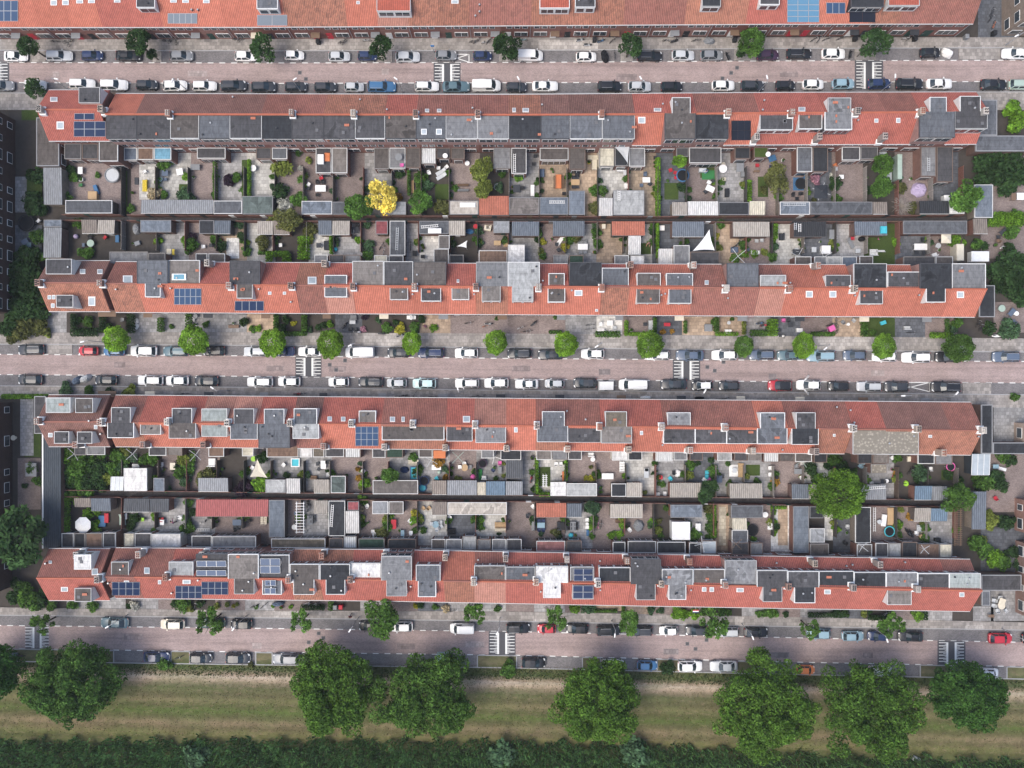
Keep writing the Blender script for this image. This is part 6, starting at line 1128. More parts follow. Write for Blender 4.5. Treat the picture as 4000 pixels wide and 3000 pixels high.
def dish(px, py, z=3.1):
    e = thing("satellite_dish", px, py, z, "white satellite dish", "satellite dish", sh=.5); b = MB(); b.tube((0, 0, 0), (0, 0, .5), .03); part(b, "mast", M["grey"], e); b = MB(); b.cyl(0, 0, .45, .60, .14, .42, 16); part(b, "reflector", M["white"], e); b = MB(); b.tube((0, .3, .5), (0, .1, .9), .02); part(b, "arm", M["grey"], e); e.rotation_euler = (R(12), 0, 0); return e
bike_p = {}
def bike(px, py, rot=0, kind="bicycle", c="k", z=.12):
    x, y = W(px, py, z + .5)
    if (kind, c) not in bike_p:
        e = empty(kind, (x, y, z), None, kind.replace("_", " "), "two wheelers standing outside the houses"); w = kind == "motor_scooter"
        rr, tw = (.24, .06) if w else (.34, .028)
        for sx in (-.52, .52): b = MB(); b.ring((sx, 0, rr), rr - tw, tw, 16, 6, axis='y'); wh = part(b, "wheel", M["rubber"], e)
        b = MB()
        if w:
            b.hexa([(-.62, -.17, .28), (.05, -.17, .28), (.05, .17, .28), (-.62, .17, .28)], [(-.72, -.12, .72), (-.05, -.14, .66), (-.05, .14, .66), (-.72, .12, .72)]); b.box(.05, -.16, .22, .38, .16, .28); b.hexa([(.34, -.20, .28), (.46, -.20, .28), (.46, .20, .28), (.34, .20, .28)], [(.26, -.16, .92), (.34, -.16, .92), (.34, .16, .92), (.26, .16, .92)]); part(b, "body", M["paint"], e, C_(c)); b = MB(); b.box(-.68, -.13, .725, -.06, .13, .80); part(b, "saddle", M["dark"], e)
            b = MB(); b.tube((.27, -.32, .98), (.27, .32, .98), .025); b.tube((.30, 0, .9), (.27, 0, .98), .03); part(b, "handlebar", M["dark"], e)
        else:
            for p, q in (((-.52, 0, .34), (-.05, 0, .30)), ((-.05, 0, .30), (.36, 0, .76)), ((-.18, 0, .82), (.38, 0, .80)), ((-.05, 0, .30), (-.18, 0, .90)), ((-.52, 0, .34), (-.18, 0, .78)), ((.52, 0, .34), (.36, 0, .95)), ((-.75, -.06, .72), (-.2, -.06, .74)), ((-.75, .06, .72), (-.2, .06, .74))): b.tube(p, q, .022, 5)
            part(b, "frame", M["paint"], e, C_(c)); b = MB(); b.hexa([(-.32, -.09, .90), (-.06, -.03, .90), (-.06, .03, .90), (-.32, .09, .90)], [(-.32, -.08, .96), (-.06, -.02, .95), (-.06, .02, .95), (-.32, .08, .96)]); part(b, "saddle", M["dark"], e); b = MB(); b.tube((.36, 0, .95), (.34, 0, 1.05), .02); b.tube((.34, 0, 1.05), (.24, -.28, 1.05), .018); b.tube((.34, 0, 1.05), (.24, .28, 1.05), .018); part(b, "handlebar", M["grey"], e)
        bike_p[(kind, c)] = e
    else: e = copy_tree(bike_p[(kind, c)])
    e.location = (x, y, z); e.rotation_euler = (R(4), 0, R(rot)); WHERE_Q.append((e, f"{CW[c][0]} {kind.replace('_', ' ')}", px, py)); return e
def pergola(px, py, w, d, c="w", n=9, look=None):
    e = thing("pergola", px, py, 0, look or f"{CW[c][0]} slatted pergola", "pergola", sh=2.3)
    for s in (-1, 1): b = MB(); b.box(s * w / 2 - .05, -d / 2, 2.2, s * w / 2 + .05, d / 2, 2.3); part(b, "beam", M["tint"], e, C_(c))
    for k in range(n): u = -d / 2 + (k + .5) * d / n; b = MB(); b.box(-w / 2 - .2, u - .04, 2.302, w / 2 + .2, u + .04, 2.40); part(b, "slat", M["tint"], e, C_(c))
    for sx in (-1, 1):
        for sy in (-1, 1): b = MB(); b.box(sx * w / 2 - .05, sy * (d / 2 - .06) - .05, 0, sx * w / 2 + .05, sy * (d / 2 - .06) + .05, 2.198); part(b, "post", M["tint"], e, C_(c))
    return e
def cover(px, py, l, w, h, c, look, rot=0, z=.01, name="covered_motorbike", cat="motorbike"):
    e = thing(name, px, py, z, look, cat, sh=h * .7); b = MB(); rd = random.Random(int(px)); n = 14; b.v = []
    for ring in ((1.0, .02), (.96, h * .45), (.72, h * .85), (.35, h)):
        for i in range(n): a = 2 * math.pi * i / n; k = rd.uniform(.9, 1.1); b.v.append((l / 2 * ring[0] * k * math.cos(a), w / 2 * ring[0] * k * math.sin(a), ring[1] * (1 - .12 * (i % 2)) + .12 * h * math.cos(a) * (ring[1] > h * .5)))
    b.v.append((0, 0, h * .98))
    for q in range(3):
        for i in range(n): b.f.append((q * n + i, q * n + (i + 1) % n, (q + 1) * n + (i + 1) % n, (q + 1) * n + i)); b.m.append(0)
    for i in range(n): b.f.append((3 * n + i, 3 * n + (i + 1) % n, 4 * n)); b.m.append(0)
    part(b, "cover", M["cloth"], e, C_(c))
    for s in (-.3, .3):
        b = MB(); b.ring((l * s, 0, .28), .22, .05, 12, 5, axis='y'); part(b, "wheel", M["rubber"], e)
    e.rotation_euler = (0, 0, R(rot)); return e
T, O, Cc, B_ = table, rtable, chair, bench
# north strips of back gardens
T(316, 667, .8, 1.2, "w"); Cc(318, 701, "w"); Cc(315, 722, "x"); crate(374, 740, .6, 1.6, .5, "b", "blue toy slide", name="toy_slide", cat="toy", rot=20); crate(360, 763, 1.5, 1.4, .9, "f", "tan wooden storage box"); trampoline(438, 684, 1.35, "g", "s"); crate(533, 707, .7, 1.2, .12, "d", "dark doormat like slab", name="floor_mat", cat="mat"); Cc(565, 670, "w", 30)
B_(565, 725, 2.0, .9, "y", 90); T(646, 678, 1.1, 1.0, "u"); Cc(645, 700, "u"); Cc(628, 700, "l", 40); T(704, 672, 1.1, 1.1, "w", rot=10); T(764, 654, 1.6, 1.0, "g"); rtable(990, 658, .55, "w"); crate(1252, 621, 1.0, 1.6, .6, "w", "white caravan shaped box on a flat roof", 3.06); crate(1278, 613, .9, 1.4, .2, "o", "orange tarpaulin heap on a flat roof", 3.06, name="tarpaulin", cat="tarpaulin"); T(1253, 737, 1.8, 1.1, "w"); Cc(1240, 712, "k", 180); Cc(1262, 712, "k", 180); Cc(1240, 760, "k"); Cc(1205, 720, "w", 60); Cc(1203, 735, "d", 60); Cc(1255, 695, "r", 20)
rtable(1558, 615, .6, "g", 3.06); Cc(1570, 644, "m", 0, 3.06); B_(1605, 729, 2.2, .9, "f", 90); B_(1592, 729, 2.0, .35, "h", 90); lounger(1721, 671, "s", -60); lounger(1723, 688, "s", -60); Cc(1713, 655, "w"); Cc(1744, 651, "w", 40); Cc(1676, 676, "w", 200); B_(1809, 722, 1.9, .4, "h"); B_(1809, 742, 1.9, .4, "g"); pot(1843, 673, .3, "y", plant=False); rtable(1943, 731, .62, "g"); dish(1739, 606); dish(1825, 635, .1)
crate(1827, 800, 2.6, .75, .16, "w", "white surfboard lying on a shed roof", 2.52, name="surfboard", cat="surfboard"); T(2181, 710, 1.0, 2.4, "o"); B_(2166, 710, 2.2, .35, "h", 90); B_(2197, 710, 2.2, .35, "h", 90); pot(2154, 662, .25, "h"); pot(2160, 672, .2, "g"); crate(2117, 675, .8, 1.3, .5, "u", "slate blue chest"); Cc(2203, 755, "k"); T(2247, 713, 1.5, 1.0, "n" if False else "f"); Cc(2240, 698, "d", 180); Cc(2254, 698, "d", 180); Cc(2240, 729, "d"); Cc(2254, 729, "d"); crate(2255, 682, .7, .7, .6, "k", "black kettle barbecue", name="barbecue", cat="barbecue")
sofa(2316, 615, 1.9, .8, "c"); sofa(2323, 640, 1.0, 2.0, "c"); pot(2301, 635, .3, "y"); T(2018, 738, 1.2, 1.3, "d"); Cc(2040, 735, "k", 90); pot(2014, 742, .3, "r"); lounger(2080, 745, "w"); Cc(2085, 640, "d"); Cc(2090, 610, "d", 90); sofa(2423, 662, 1.2, .7, "w"); T(2440, 675, .5, .9, "s"); T(2445, 728, .6, .9, "w"); T(2524, 704, 1.3, .9, "w"); Cc(2520, 682, "u", 180); Cc(2505, 723, "u"); Cc(2537, 718, "d", 60); pot(2558, 650, .25, "r"); pot(2557, 635, .25, "k"); pot(2458, 673, .22, "i")
trampoline(2667, 685, 1.15, "b"); Cc(2619, 664, "r", 20); Cc(2638, 674, "r", -20); crate(2641, 693, .5, .5, .4, "r", "small red stool", name="stool", cat="stool"); Cc(2560, 615, "d"); pot(2608, 707, .28, "d"); crate(2746, 663, 1.2, .6, .9, "s", "silver gas barbecue", name="barbecue", cat="barbecue"); crate(2767, 683, 2.2, 1.6, .03, "x", "green artificial grass mat", name="floor_mat", cat="mat"); T(2773, 738, 1.5, 1.0, "w", rot=-25); Cc(2755, 748, "d", 40); Cc(2785, 706, "d", -40); Cc(2768, 712, "w", 60); rtable(2823, 660, .72, "w"); Cc(2825, 645, "c", 180); Cc(2828, 699, "c"); crate(2841, 752, .7, 1.4, .5, "k", "black trolley with yellow frame", name="garden_trolley", cat="trolley"); pot(2900, 736, .3, "w"); T(2890, 655, 1.3, 1.5, "g"); sofa(2905, 680, 1.0, .8, "g", rot=90); Cc(2958, 645, "r"); T(2955, 670, 1.0, .4, "h"); dish(3000, 600)
trampoline(3129, 717, 1.0, "k"); crate(3125, 718, 2.3, 2.2, .04, "b", "blue ground sheet under the trampoline", name="floor_mat", cat="mat"); Cc(3145, 694, "b", 40); Cc(3113, 775, "k"); Cc(3125, 757, "k", 90); Cc(3098, 762, "k", 180); parasol(3208, 748, 1.6, "d", n=4, look="dark square parasol with pale arms"); dryer(3208, 748, 1.6, 70); rtable(3197, 751, .35, "c"); T(3285, 692, .8, .7, "w"); Cc(3262, 645, "o", 30); T(3264, 660, .5, .7, "s"); pot(3057, 626, .3, "w"); T(3015, 620, 1.3, 1.0, "b", rot=20); Cc(3012, 650, "n"); pot(3035, 660, .25, "w"); crate(3470, 692, 1.2, 1.7, .5, "s", "pale grey slatted crate"); cover(3594, 739, 2.7, 2.5, .8, "v", "lilac covered round hot tub", name="hot_tub", cat="hot tub"); crate(3516, 650, .75, 4.2, 2.1, "q", "long pale green awning strip", name="awning", cat="awning"); crate(3450, 599, 1.2, .6, .5, "s", "silver rack of crates"); pot(3556, 699, .25, "w"); crate(3700, 780, .0 + .9, 1.6, 1.2, "w", "white curved tank", name="water_tank", cat="tank")
ladder(2176, 789, 2.7, 0, 2.52, "w"); ladder(3104, 798, 3.9, 0, 2.52, "s"); ladder(3628, 642, 2.3, 90, 3.06); ladder(2010, 637, 3.2, 90, 3.06, "w"); ladder(2418, 764, 1.7, 90, 2.55, "w")
rtable(356, 951, .62, "q"); Cc(326, 957, "u", 90); Cc(352, 970, "d"); Cc(350, 930, "k", 180); pot(298, 924, .42, "v", plant=False); crate(457, 932, .6, 1.2, .4, "b", "blue toy slide", name="toy_slide", cat="toy"); Cc(410, 927, "r", 50); cover(531, 893, 1.4, 2.0, .9, "g", "grey tarpaulin over a pile", name="covered_pile", cat="tarpaulin"); crate(535, 950, .9, .7, .5, "g", "grey stacked boards", name="board_pile", cat="boards", rot=20); sofa(660, 983, 1.0, 1.0, "c"); T(679, 985, .4, 1.0, "y"); Cc(823, 958, "d", 90); Cc(795, 962, "w"); T(1388, 899, 1.2, 1.1, "d"); Cc(1375, 905, "w", 90); Cc(1380, 925, "k"); Cc(1396, 880, "k", 180); sofa(1275, 958, 1.6, .9, "d", rot=90); T(1246, 959, .8, .8, "d"); Cc(1316, 933, "k"); pot(1310, 975, .4, "i", plant=False); Cc(1095, 958, "w", 90); sofa(1065, 625, .1 + .6, .6, "w"); 
crate(1698, 901, 2.2, .8, .5, "w", "white bath like tub on a shed roof", 2.52, name="roof_box", cat="box"); ladder(1678, 884, 3.0, 5, 2.52, "w"); ladder(1551, 933, 3.9, 88, 2.55, "s"); rtable(1858, 885, .4, "r"); cover(1835, 903, 1.6, .9, .5, "b", "blue crumpled tarpaulin", name="covered_pile", cat="tarpaulin"); sail([(1785, 962), (1825, 940), (1823, 970)], "w", "small white triangular shade sail", 1.5); T(1943, 950, 1.2, .8, "f"); B_(1976, 945, 1.6, .8, "f", 90); bike(1490, 960, 60, c="k", z=.06); bike(1500, 975, 80, c="s", z=.06); bike(1603, 960, 90, c="k", z=.06); pot(1655, 968, .25, "r"); pot(1650, 980, .22, "w"); T(1620, 990, .7, .9, "k"); T(1652, 1003, .7, .6, "k"); Cc(1905, 888, "w"); sofa(1905, 890, 1.0, 1.2, "c", rot=80)
T(2276, 965, 1.7, 1.0, "w"); Cc(2268, 948, "g", 180); Cc(2285, 948, "g", 180); Cc(2268, 983, "g"); Cc(2285, 983, "g"); lounger(2188, 940, "w", -35); Cc(2175, 953, "d"); Cc(2181, 975, "d", 40); pot(2318, 931, .3, "w"); pot(2322, 985, .3, "o"); T(2358, 885, .6, .8, "c"); pot(2358, 880, .3, "f"); Cc(2115, 878, "k"); pot(2155, 935, .25, "m"); sail([(2771, 897), (2705, 981), (2789, 979)], "w", "big white triangular shade sail"); crate(2586, 890, .9, .8, .5, "w", "white garden box"); Cc(2920, 973, "u"); bike(2870, 960, 35, c="k", z=.06); bike(2885, 945, 60, c="d", z=.06); crate(2870, 975, 1.2, .9, .5, "u", "slate blue loungers stacked"); dryer(2885, 1000, 1.6, 40, c="w"); Cc(2955, 940, "s"); Cc(2975, 938, "s"); Cc(2940, 985, "w"); Cc(2960, 985, "w")
parasol(2412, 625, .0 + .8, "u", look="slate blue small parasol"); sail([(2402, 575), (2462, 560), (2450, 640)], "s", "grey triangular shade sail", 3.4)
pool(3452, 898, 1.0, 1.2, "i", "i", 2.55); T(3596, 965, 2.4, 1.1, "w"); Cc(3580, 985, "d"); Cc(3610, 985, "d"); sofa(3612, 935, 1.0, .7, "d"); parasol(3698, 930, 1.2, "c", n=4); rtable(3663, 960, .45, "n" if False else "s"); pot(3667, 977, .25, "w"); sofa(3652, 995, 1.0, .6, "w", rot=20); sofa(3054, 924, 1.2, .8, "d", rot=90); lounger(3133, 935, "w", 20); dryer(3120, 1000, 1.5, 65); T(3110, 985, 1.4, .9, "d"); Cc(3112, 975, "s"); T(3178, 976, .8, .9, "s"); crate(3228, 975, 1.5, 1.4, 1.0, "w", "white slatted daybed", name="daybed", cat="daybed"); dryer(3220, 1003, 1.5, 30, c="w"); pot(3203, 945, .2, "w"); crate(3353, 980, .8, .7, .5, "s", "pale grey cushioned stool", name="stool", cat="stool"); lounger(3325, 950, "g", 30); B_(3414, 985, 1.4, 1.1, "w"); B_(3440, 980, 1.5, .3, "w"); crate(3254, 915, 1.2, 1.6, .9, "g", "grey outdoor kitchen unit", name="outdoor_kitchen", cat="kitchen"); pot(3435, 932, .25, "m"); cover(3370, 933, 1.2, .8, .8, "k", "black covered barbecue", name="covered_barbecue", cat="barbecue"); Cc(3330, 930, "r"); crate(3752, 985, 1.2, 2.8, 2.2, "c", "cream fabric side screen", name="awning", cat="awning"); crate(3830, 1001, 3.0, 1.7, 1.4, "w", "white tent like cover", name="marquee", cat="tent"); ladder(3124, 890, 1.4, 90, 2.6, "w"); ladder(3107, 884, 1.2, 90, 2.6)
# front gardens of the third terrace
bike(1832, 1260, 10, c="k"); bike(1909, 1264, 0, "motor_scooter", "w"); bike(1900, 1272, 15, c="o"); bike(2036, 1278, 20, c="w"); bike(2063, 1292, 5, c="k"); bike(2050, 1296, 0, c="h"); bike(2085, 1262, 40, "motor_scooter", "k"); bike(2305, 1268, 5, c="d"); bike(2305, 1284, 5, c="g"); T(2382, 1262, 1.0, .9, "w"); Cc(2346, 1267, "w", 180); sofa(2348, 1288, 1.4, .5, "w"); Cc(2400, 1280, "s"); sofa(2543, 1273, .9, 1.9, "s"); T(2520, 1267, .7, .6, "d"); pot(2464, 1290, .3, "w"); T(2605, 1268, 1.1, .6, "r"); rtable(2846, 1261, .3, "s"); Cc(2838, 1293, "w"); Cc(2850, 1293, "w"); crate(2768, 1280, 1.3, 1.2, .5, "g", "grey pallet frames", name="pallet", cat="pallet"); bike(3244, 1267, 20, c="k"); crate(3252, 1282, 1.0, .9, 1.0, "m", "pink cargo bike box", name="delivery_box", cat="box", rot=25); bike(3220, 1290, 10, c="k"); bike(3265, 1258, 80, c="d"); rtable(3312, 1267, .27, "w"); Cc(3335, 1251, "s", -40); Cc(3292, 1258, "g", 40); crate(3452, 1260, .9, .6, .5, "i", "turquoise toy wheelbarrow", name="toy_barrow", cat="toy", rot=20); sofa(3545, 1281, 1.2, .6, "s"); bike(3561, 1298, 0, c="k"); bike(3054, 1312, 0, "motor_scooter", "w"); bike(1493, 1302, 0, "motor_scooter", "d"); bike(1563, 1310, 20, "motor_scooter", "w"); bike(1398, 1296, 0, "motor_scooter", "w"); sofa(1380, 1240, 1.2, .8, "g"); T(1378, 1259, 1.0, .6, "s"); bike(1345, 1270, 50, "motor_scooter", "k"); Cc(1368, 1285, "d"); Cc(1388, 1285, "d"); rtable(1606, 1240, .4, "w"); Cc(1595, 1240, "w", 90); Cc(1618, 1240, "w", -90); Cc(753, 1250, "w", 180); rtable(765, 1236, .4, "g"); pot(764, 1267, .25, "w"); cover(530, 1265, 1.0, 2.0, .5, "w", "heap of white bin bags", name="bin_bags", cat="rubbish"); Cc(478, 1248, "g"); crate(912, 1275, 1.8, .5, .4, "h", "brown planter box with white stones", name="planter", cat="planter"); pot(912, 1263, .2, "w"); T(3087, 1270, .8, .8, "d"); Cc(3060, 1250, "m"); Cc(3080, 1250, "d"); sofa(3125, 1290, 1.2, .7, "w"); crate(3045, 1290, .0 + .5, .5, .6, "d", "dark planter", name="planter", cat="planter"); bike(3270, 1285, 80, c="k"); bike(2970, 1262, 10, "motor_scooter", "b"); bike(2985, 1270, 10, "motor_scooter", "r"); bike(3820, 1260, 70, c="k"); bike(3830, 1275, 80, c="k"); cover(3895, 1312, 1.6, .5, .4, "w", "white plank lying on the pavement", name="plank", cat="plank")
# south strips of back gardens
for px, py, r_, a, c in ((286, 1774, 1.35, 40, "s"), (515, 1774, 1.35, 45, "s"), (762, 1777, 1.35, 50, "s"), (1683, 1798, 1.3, 60, "s"), (1789, 1787, 1.4, 45, "q"), (1931, 1785, 1.3, 75, "w"), (3135, 1800, 1.3, 30, "q"), (2877, 2126, 1.2, 45, "h"), (2745, 2125, 1.4, 10, "s"), (3371, 2137, 1.1, 50, "s"), (3613, 2146, 1.0, 40, "s")): dryer(px, py, r_, a, 3.0 if py > 2100 else .06, c)
T(409, 1819, 1.0, 1.4, "l"); Cc(425, 1828, "w", -60); B_(529, 1820, 1.2, .7, "w"); B_(626, 1814, .9, .7, "w"); T(676, 1821, .9, 1.2, "n" if False else "c"); sofa(827, 1807, 1.3, 1.4, "w"); Cc(815, 1826, "w"); rtable(992, 1792, .45, "j"); Cc(985, 1826, "w", 60); Cc(631, 1850, "d"); rtable(632, 1832, .35, "d"); sail([(1005, 1793), (1046, 1866), (980, 1862)], "c", "cream triangular shade sail"); pool(1154, 1807, 1.5, 1.5, "w", "i"); Cc(1107, 1815, "w", 50); T(1264, 1815, .9, 1.4, "w"); Cc(1240, 1812, "d", 90); Cc(1245, 1832, "d", 60); Cc(1282, 1805, "d", -90); Cc(1282, 1852, "w"); sofa(1225, 1865, 1.2, .6, "h"); pot(1355, 1856, .25, "d"); Cc(1418, 1838, "w", 50); pot(1471, 1868, .3, "c"); crate(1717, 1775, 2.0, 1.3, .3, "o", "orange pallet like deck on a roof", 3.06, name="deck", cat="deck"); pool(1619, 1849, 1.5, 2.3, "b", "i"); B_(1615, 1805, 1.8, .8, "c"); cover(1580, 1835, 1.6, 1.2, .4, "n", "dark blue crumpled tarpaulin", name="covered_pile", cat="tarpaulin"); rtable(1815, 1826, .6, "f"); Cc(1795, 1824, "w", 90); Cc(1837, 1824, "g", -90); Cc(1814, 1812, "w", 180); pool(1650, 1906, .62, 0, "b", "i"); trampoline(1658, 1878, .85, "n"); trampoline(1886, 1810, .75, "p"); pot(1848, 1862, .5, "m", plant=False); pot(1716, 1844, .35, "q", plant=False); Cc(1705, 1868, "i", 30); sofa(1890, 1866, .9, .6, "w"); lounger(1876, 1855, "x", 0); Cc(1925, 1835, "n", 40); Cc(1952, 1807, "m"); T(1953, 1836, .6, 1.2, "g"); pot(1930, 1826, .3, "w"); T(1705, 1825, 1.6, .9, "w")
T(2373, 1860, 2.0, 1.0, "w"); B_(2430, 1822, .9, 1.8, "w"); T(2524, 1848, .8, 1.6, "s"); T(2525, 1835, .6, .5, "w"); Cc(2581, 1866, "r", 180); cover(2650, 1850, 1.3, 1.4, .6, "w", "jumble of pale toys", name="toy_heap", cat="toys"); Cc(2617, 1868, "i", 40); Cc(2632, 1845, "k"); Cc(2760, 1860, "i"); Cc(2761, 1846, "i", 180); Cc(2750, 1873, "w", 60); Cc(2768, 1872, "m"); crate(2866, 1839, 1.5, 2.0, .03, "w", "white outdoor rug", name="outdoor_rug", cat="rug"); T(2868, 1837, .7, .8, "s"); B_(2893, 1837, 2.4, .8, "f", 90); T(2809, 1871, .9, 1.2, "u"); Cc(2797, 1860, "d", 90); Cc(2823, 1860, "d", -90); crate(2200, 1862, .3, 1.7, .6, "o", "orange upright board", name="board", cat="board"); rtable(2315, 1794, .4, "w"); Cc(2172, 1811, "w"); Cc(2190, 1811, "w"); sofa(2309, 1776, 1.1, .7, "w"); pergola(2128, 1878, .5, .1 + 2.0, "w", 6, "short white trellis bridge"); pot(2345, 1905, .35, "b"); pot(2347, 1922, .3, "d"); Cc(2570, 1930, "w"); Cc(2596, 1926, "w"); bike(2075, 1870, 80, "motor_scooter", "r", .06); Cc(2080, 1786, "d"); pot(2077, 1787, .25, "o"); Cc(2200, 1782, "d", 40)
Cc(3008, 1828, "w", 90); Cc(3008, 1853, "w", 90); T(3120, 1841, 1.7, .9, "g"); Cc(3130, 1865, "w", 30); Cc(3110, 1822, "g", 180); Cc(3140, 1872, "w"); rtable(3485, 1788, .38, "w"); rtable(3462, 1878, .33, "w"); Cc(3448, 1880, "d", 90); Cc(3478, 1880, "d", -90); cover(3542, 1889, .9, 1.0, .5, "j", "yellow green crumpled cover", name="covered_pile", cat="tarpaulin"); trampoline(3714, 1823, .8, "m"); sofa(3560, 1793, 1.0, 1.2, "c", rot=90); ladder(3427, 1905, 2.9, 4, 2.55, "w"); Cc(3403, 1886, "w"); Cc(3635, 1830, "w"); bike(3555, 1838, 60, c="k", z=.06); Cc(3360, 1820, "l", 50); T(3370, 1805, .6, .8, "l"); pot(3485, 1835, .25, "m"); pot(3492, 1860, .25, "r"); crate(3600, 1890, .7, .9, .9, "k", "black wheeled bin", name="wheeled_bin", cat="bin"); pot(3105, 1890, .2, "w"); pot(3040, 1850, .25, "w"); crate(3035, 1865, .5, .5, .8, "k", "black wheeled bin", name="wheeled_bin", cat="bin")
parasol(322, 2051, 1.42, "w"); crate(398, 2036, 1.2, 1.9, .35, "b", "blue sunbed cover", name="sunbed", cat="sunbed"); crate(415, 2024, .7, 1.6, .4, "r", "red and white striped towel", name="beach_towel", cat="towel"); lounger(472, 2031, "q"); lounger(482, 2031, "q"); Cc(557, 2029, "j", 90); crate(491, 2017, .3, 1.0, .5, "w", "white narrow frame", name="frame", cat="frame"); ladder(789, 2070, 2.7, 0, .3, "w"); T(927, 2040, 1.5, 1.0, "u"); Cc(918, 2058, "d"); Cc(935, 2058, "d"); Cc(920, 2066, "k"); Cc(968, 2035, "k", 90); B_(1023, 2032, .5, 1.4, "c"); B_(1036, 2032, .5, 1.4, "c"); rtable(1151, 2058, .45, "w"); rtable(1156, 2039, .35, "d"); T(1156, 2004, .6, .6, "u"); bike(1201, 1966, 80, "motor_scooter", "k", .06); bike(1205, 1985, 70, "motor_scooter", "s", .06); T(1212, 2031, .9, 1.6, "g"); Cc(1225, 2020, "d", -90); Cc(1225, 2035, "d", -90); Cc(1200, 2020, "d", 90); pergola(1172, 2022, 1.2, 5.4, "w", 11, "white pergola of open slats"); ladder(1296, 2015, 3.8, 86, 2.55, "w"); T(1538, 2047, .9, 1.6, "r"); Cc(1434, 1975, "w", 20); Cc(1457, 2077, "w", 180); Cc(1600, 2034, "w", 50); rtable(1702, 2048, .58, "l"); Cc(1722, 2040, "s", -90); Cc(1724, 2056, "s", -60); Cc(1684, 2046, "s", 90); Cc(1706, 2066, "s"); Cc(1653, 1984, "f", 50); Cc(1676, 1984, "f", -50); crate(1645, 2033, .8, 1.6, .5, "d", "dark storage chest"); B_(1954, 2050, 1.9, .9, "f"); B_(1954, 2070, 1.9, .5, "c"); dish(1755, 2018, .1); sofa(1763, 2077, 1.4, 1.0, "k"); pot(1438, 2041, .2, "s"); Cc(1462, 2085, "w"); T(1573, 2082, .6, 1.0, "l"); Cc(1605, 2080, "w"); pot(1562, 2072, .25, "w"); cover(705, 2022, .0 + 1.4, .9, .5, "w", "pile of pale boards and cloth", name="covered_pile", cat="tarpaulin"); Cc(632, 2028, "r"); T(635, 2040, .7, .9, "w"); bike(795, 2035, 30, c="w", z=.06); bike(806, 2028, 60, c="d", z=.06); pool(1850, 2050, .1 + .5, 0, "d", "d") if False else None
T(2113, 2051, 1.3, .9, "l"); Cc(2105, 2035, "n", 180); Cc(2122, 2035, "n", 180); Cc(2105, 2067, "n"); Cc(2122, 2067, "n"); T(2238, 2055, .95, 1.6, "g"); Cc(2223, 2048, "k", 90); Cc(2223, 2063, "k", 90); Cc(2253, 2048, "k", -90); Cc(2253, 2063, "k", -90); Cc(2293, 2031, "w", 180); Cc(2293, 2060, "w", 180); rtable(2293, 2046, .28, "w"); crate(2296, 2082, .4, 1.0, .4, "b", "blue toy car", name="toy_car", cat="toy"); pot(2230, 2090, .45, "i", plant=False); pot(2248, 2090, .25, "o"); sofa(2185, 2055, .8, 1.4, "d"); crate(2198, 2055, .8, 1.3, .8, "k", "black cover", name="covered_barbecue", cat="barbecue"); cover(2496, 2055, 1.9, 2.0, .8, "g", "grey square hot tub cover", name="hot_tub", cat="hot tub"); Cc(2458, 2068, "w", 40); Cc(2455, 2048, "k"); bike(2335, 2047, 90, c="m", z=.06); bike(2347, 2050, 80, c="k", z=.06); T(2726, 2059, .9, 1.3, "w"); trampoline(2940, 2072, 1.0, "k"); rtable(2988, 2010, .5, "w"); Cc(2061, 2013, "d"); Cc(2081, 1977, "w", 40); crate(2084, 2055, .6, 1.6, .6, "g", "grey planter box", name="planter", cat="planter"); B_(2414, 2035, .9, .5, "h"); ladder(3416, 2029, 4.2, 90, .4, "w"); crate(3454, 2033, .8, 2.0, .4, "w", "white and blue paddling bath", name="paddling_pool", cat="pool", rot=-8); rtable(3434, 2038, .4, "s"); trampoline(3475, 2076, .95, "i"); crate(3480, 2018, 1.0, 3.0, .3, "f", "wooden frame raised bed", name="raised_bed", cat="planter"); B_(3597, 2063, 1.2, 1.1, "s"); bike(3546, 2078, 120, "motor_scooter", "k", .06); bike(3560, 2084, 110, "motor_scooter", "k", .06); rtable(3597, 2095, .35, "f"); Cc(3579, 2080, "w"); Cc(3005, 2049, "w", 90); Cc(3005, 2062, "w", 90); pergola(3742, 2050, 1.0, 7.2, "h", 22, "brown slatted pergola at the end of the gardens"); crate(3665, 2110, .9, .6, .7, "k", "black wheeled bin", name="wheeled_bin", cat="bin"); Cc(3310, 2055, "s"); pot(3307, 2080, .25, "s"); Cc(3300, 2120, "k", 60); rtable(3910, 2365, .0 + .62, "c"); T(3911, 2352, 1.1, 1.4, "c", rot=-20); Cc(3882, 2345, "s", 80); Cc(3880, 2365, "s", 80); Cc(3905, 2335, "s", 170); Cc(3930, 2385, "s", -60); Cc(3895, 2385, "s", 20); T(3870, 2405, 1.0, .5, "h"); pool(2815, 2400, .3, 0, "d", "d") if False else None
crate(2661, 2104 - 30, 3.05, 3.05, 2.4, "w", "white square party tent roof", name="gazebo", cat="gazebo")
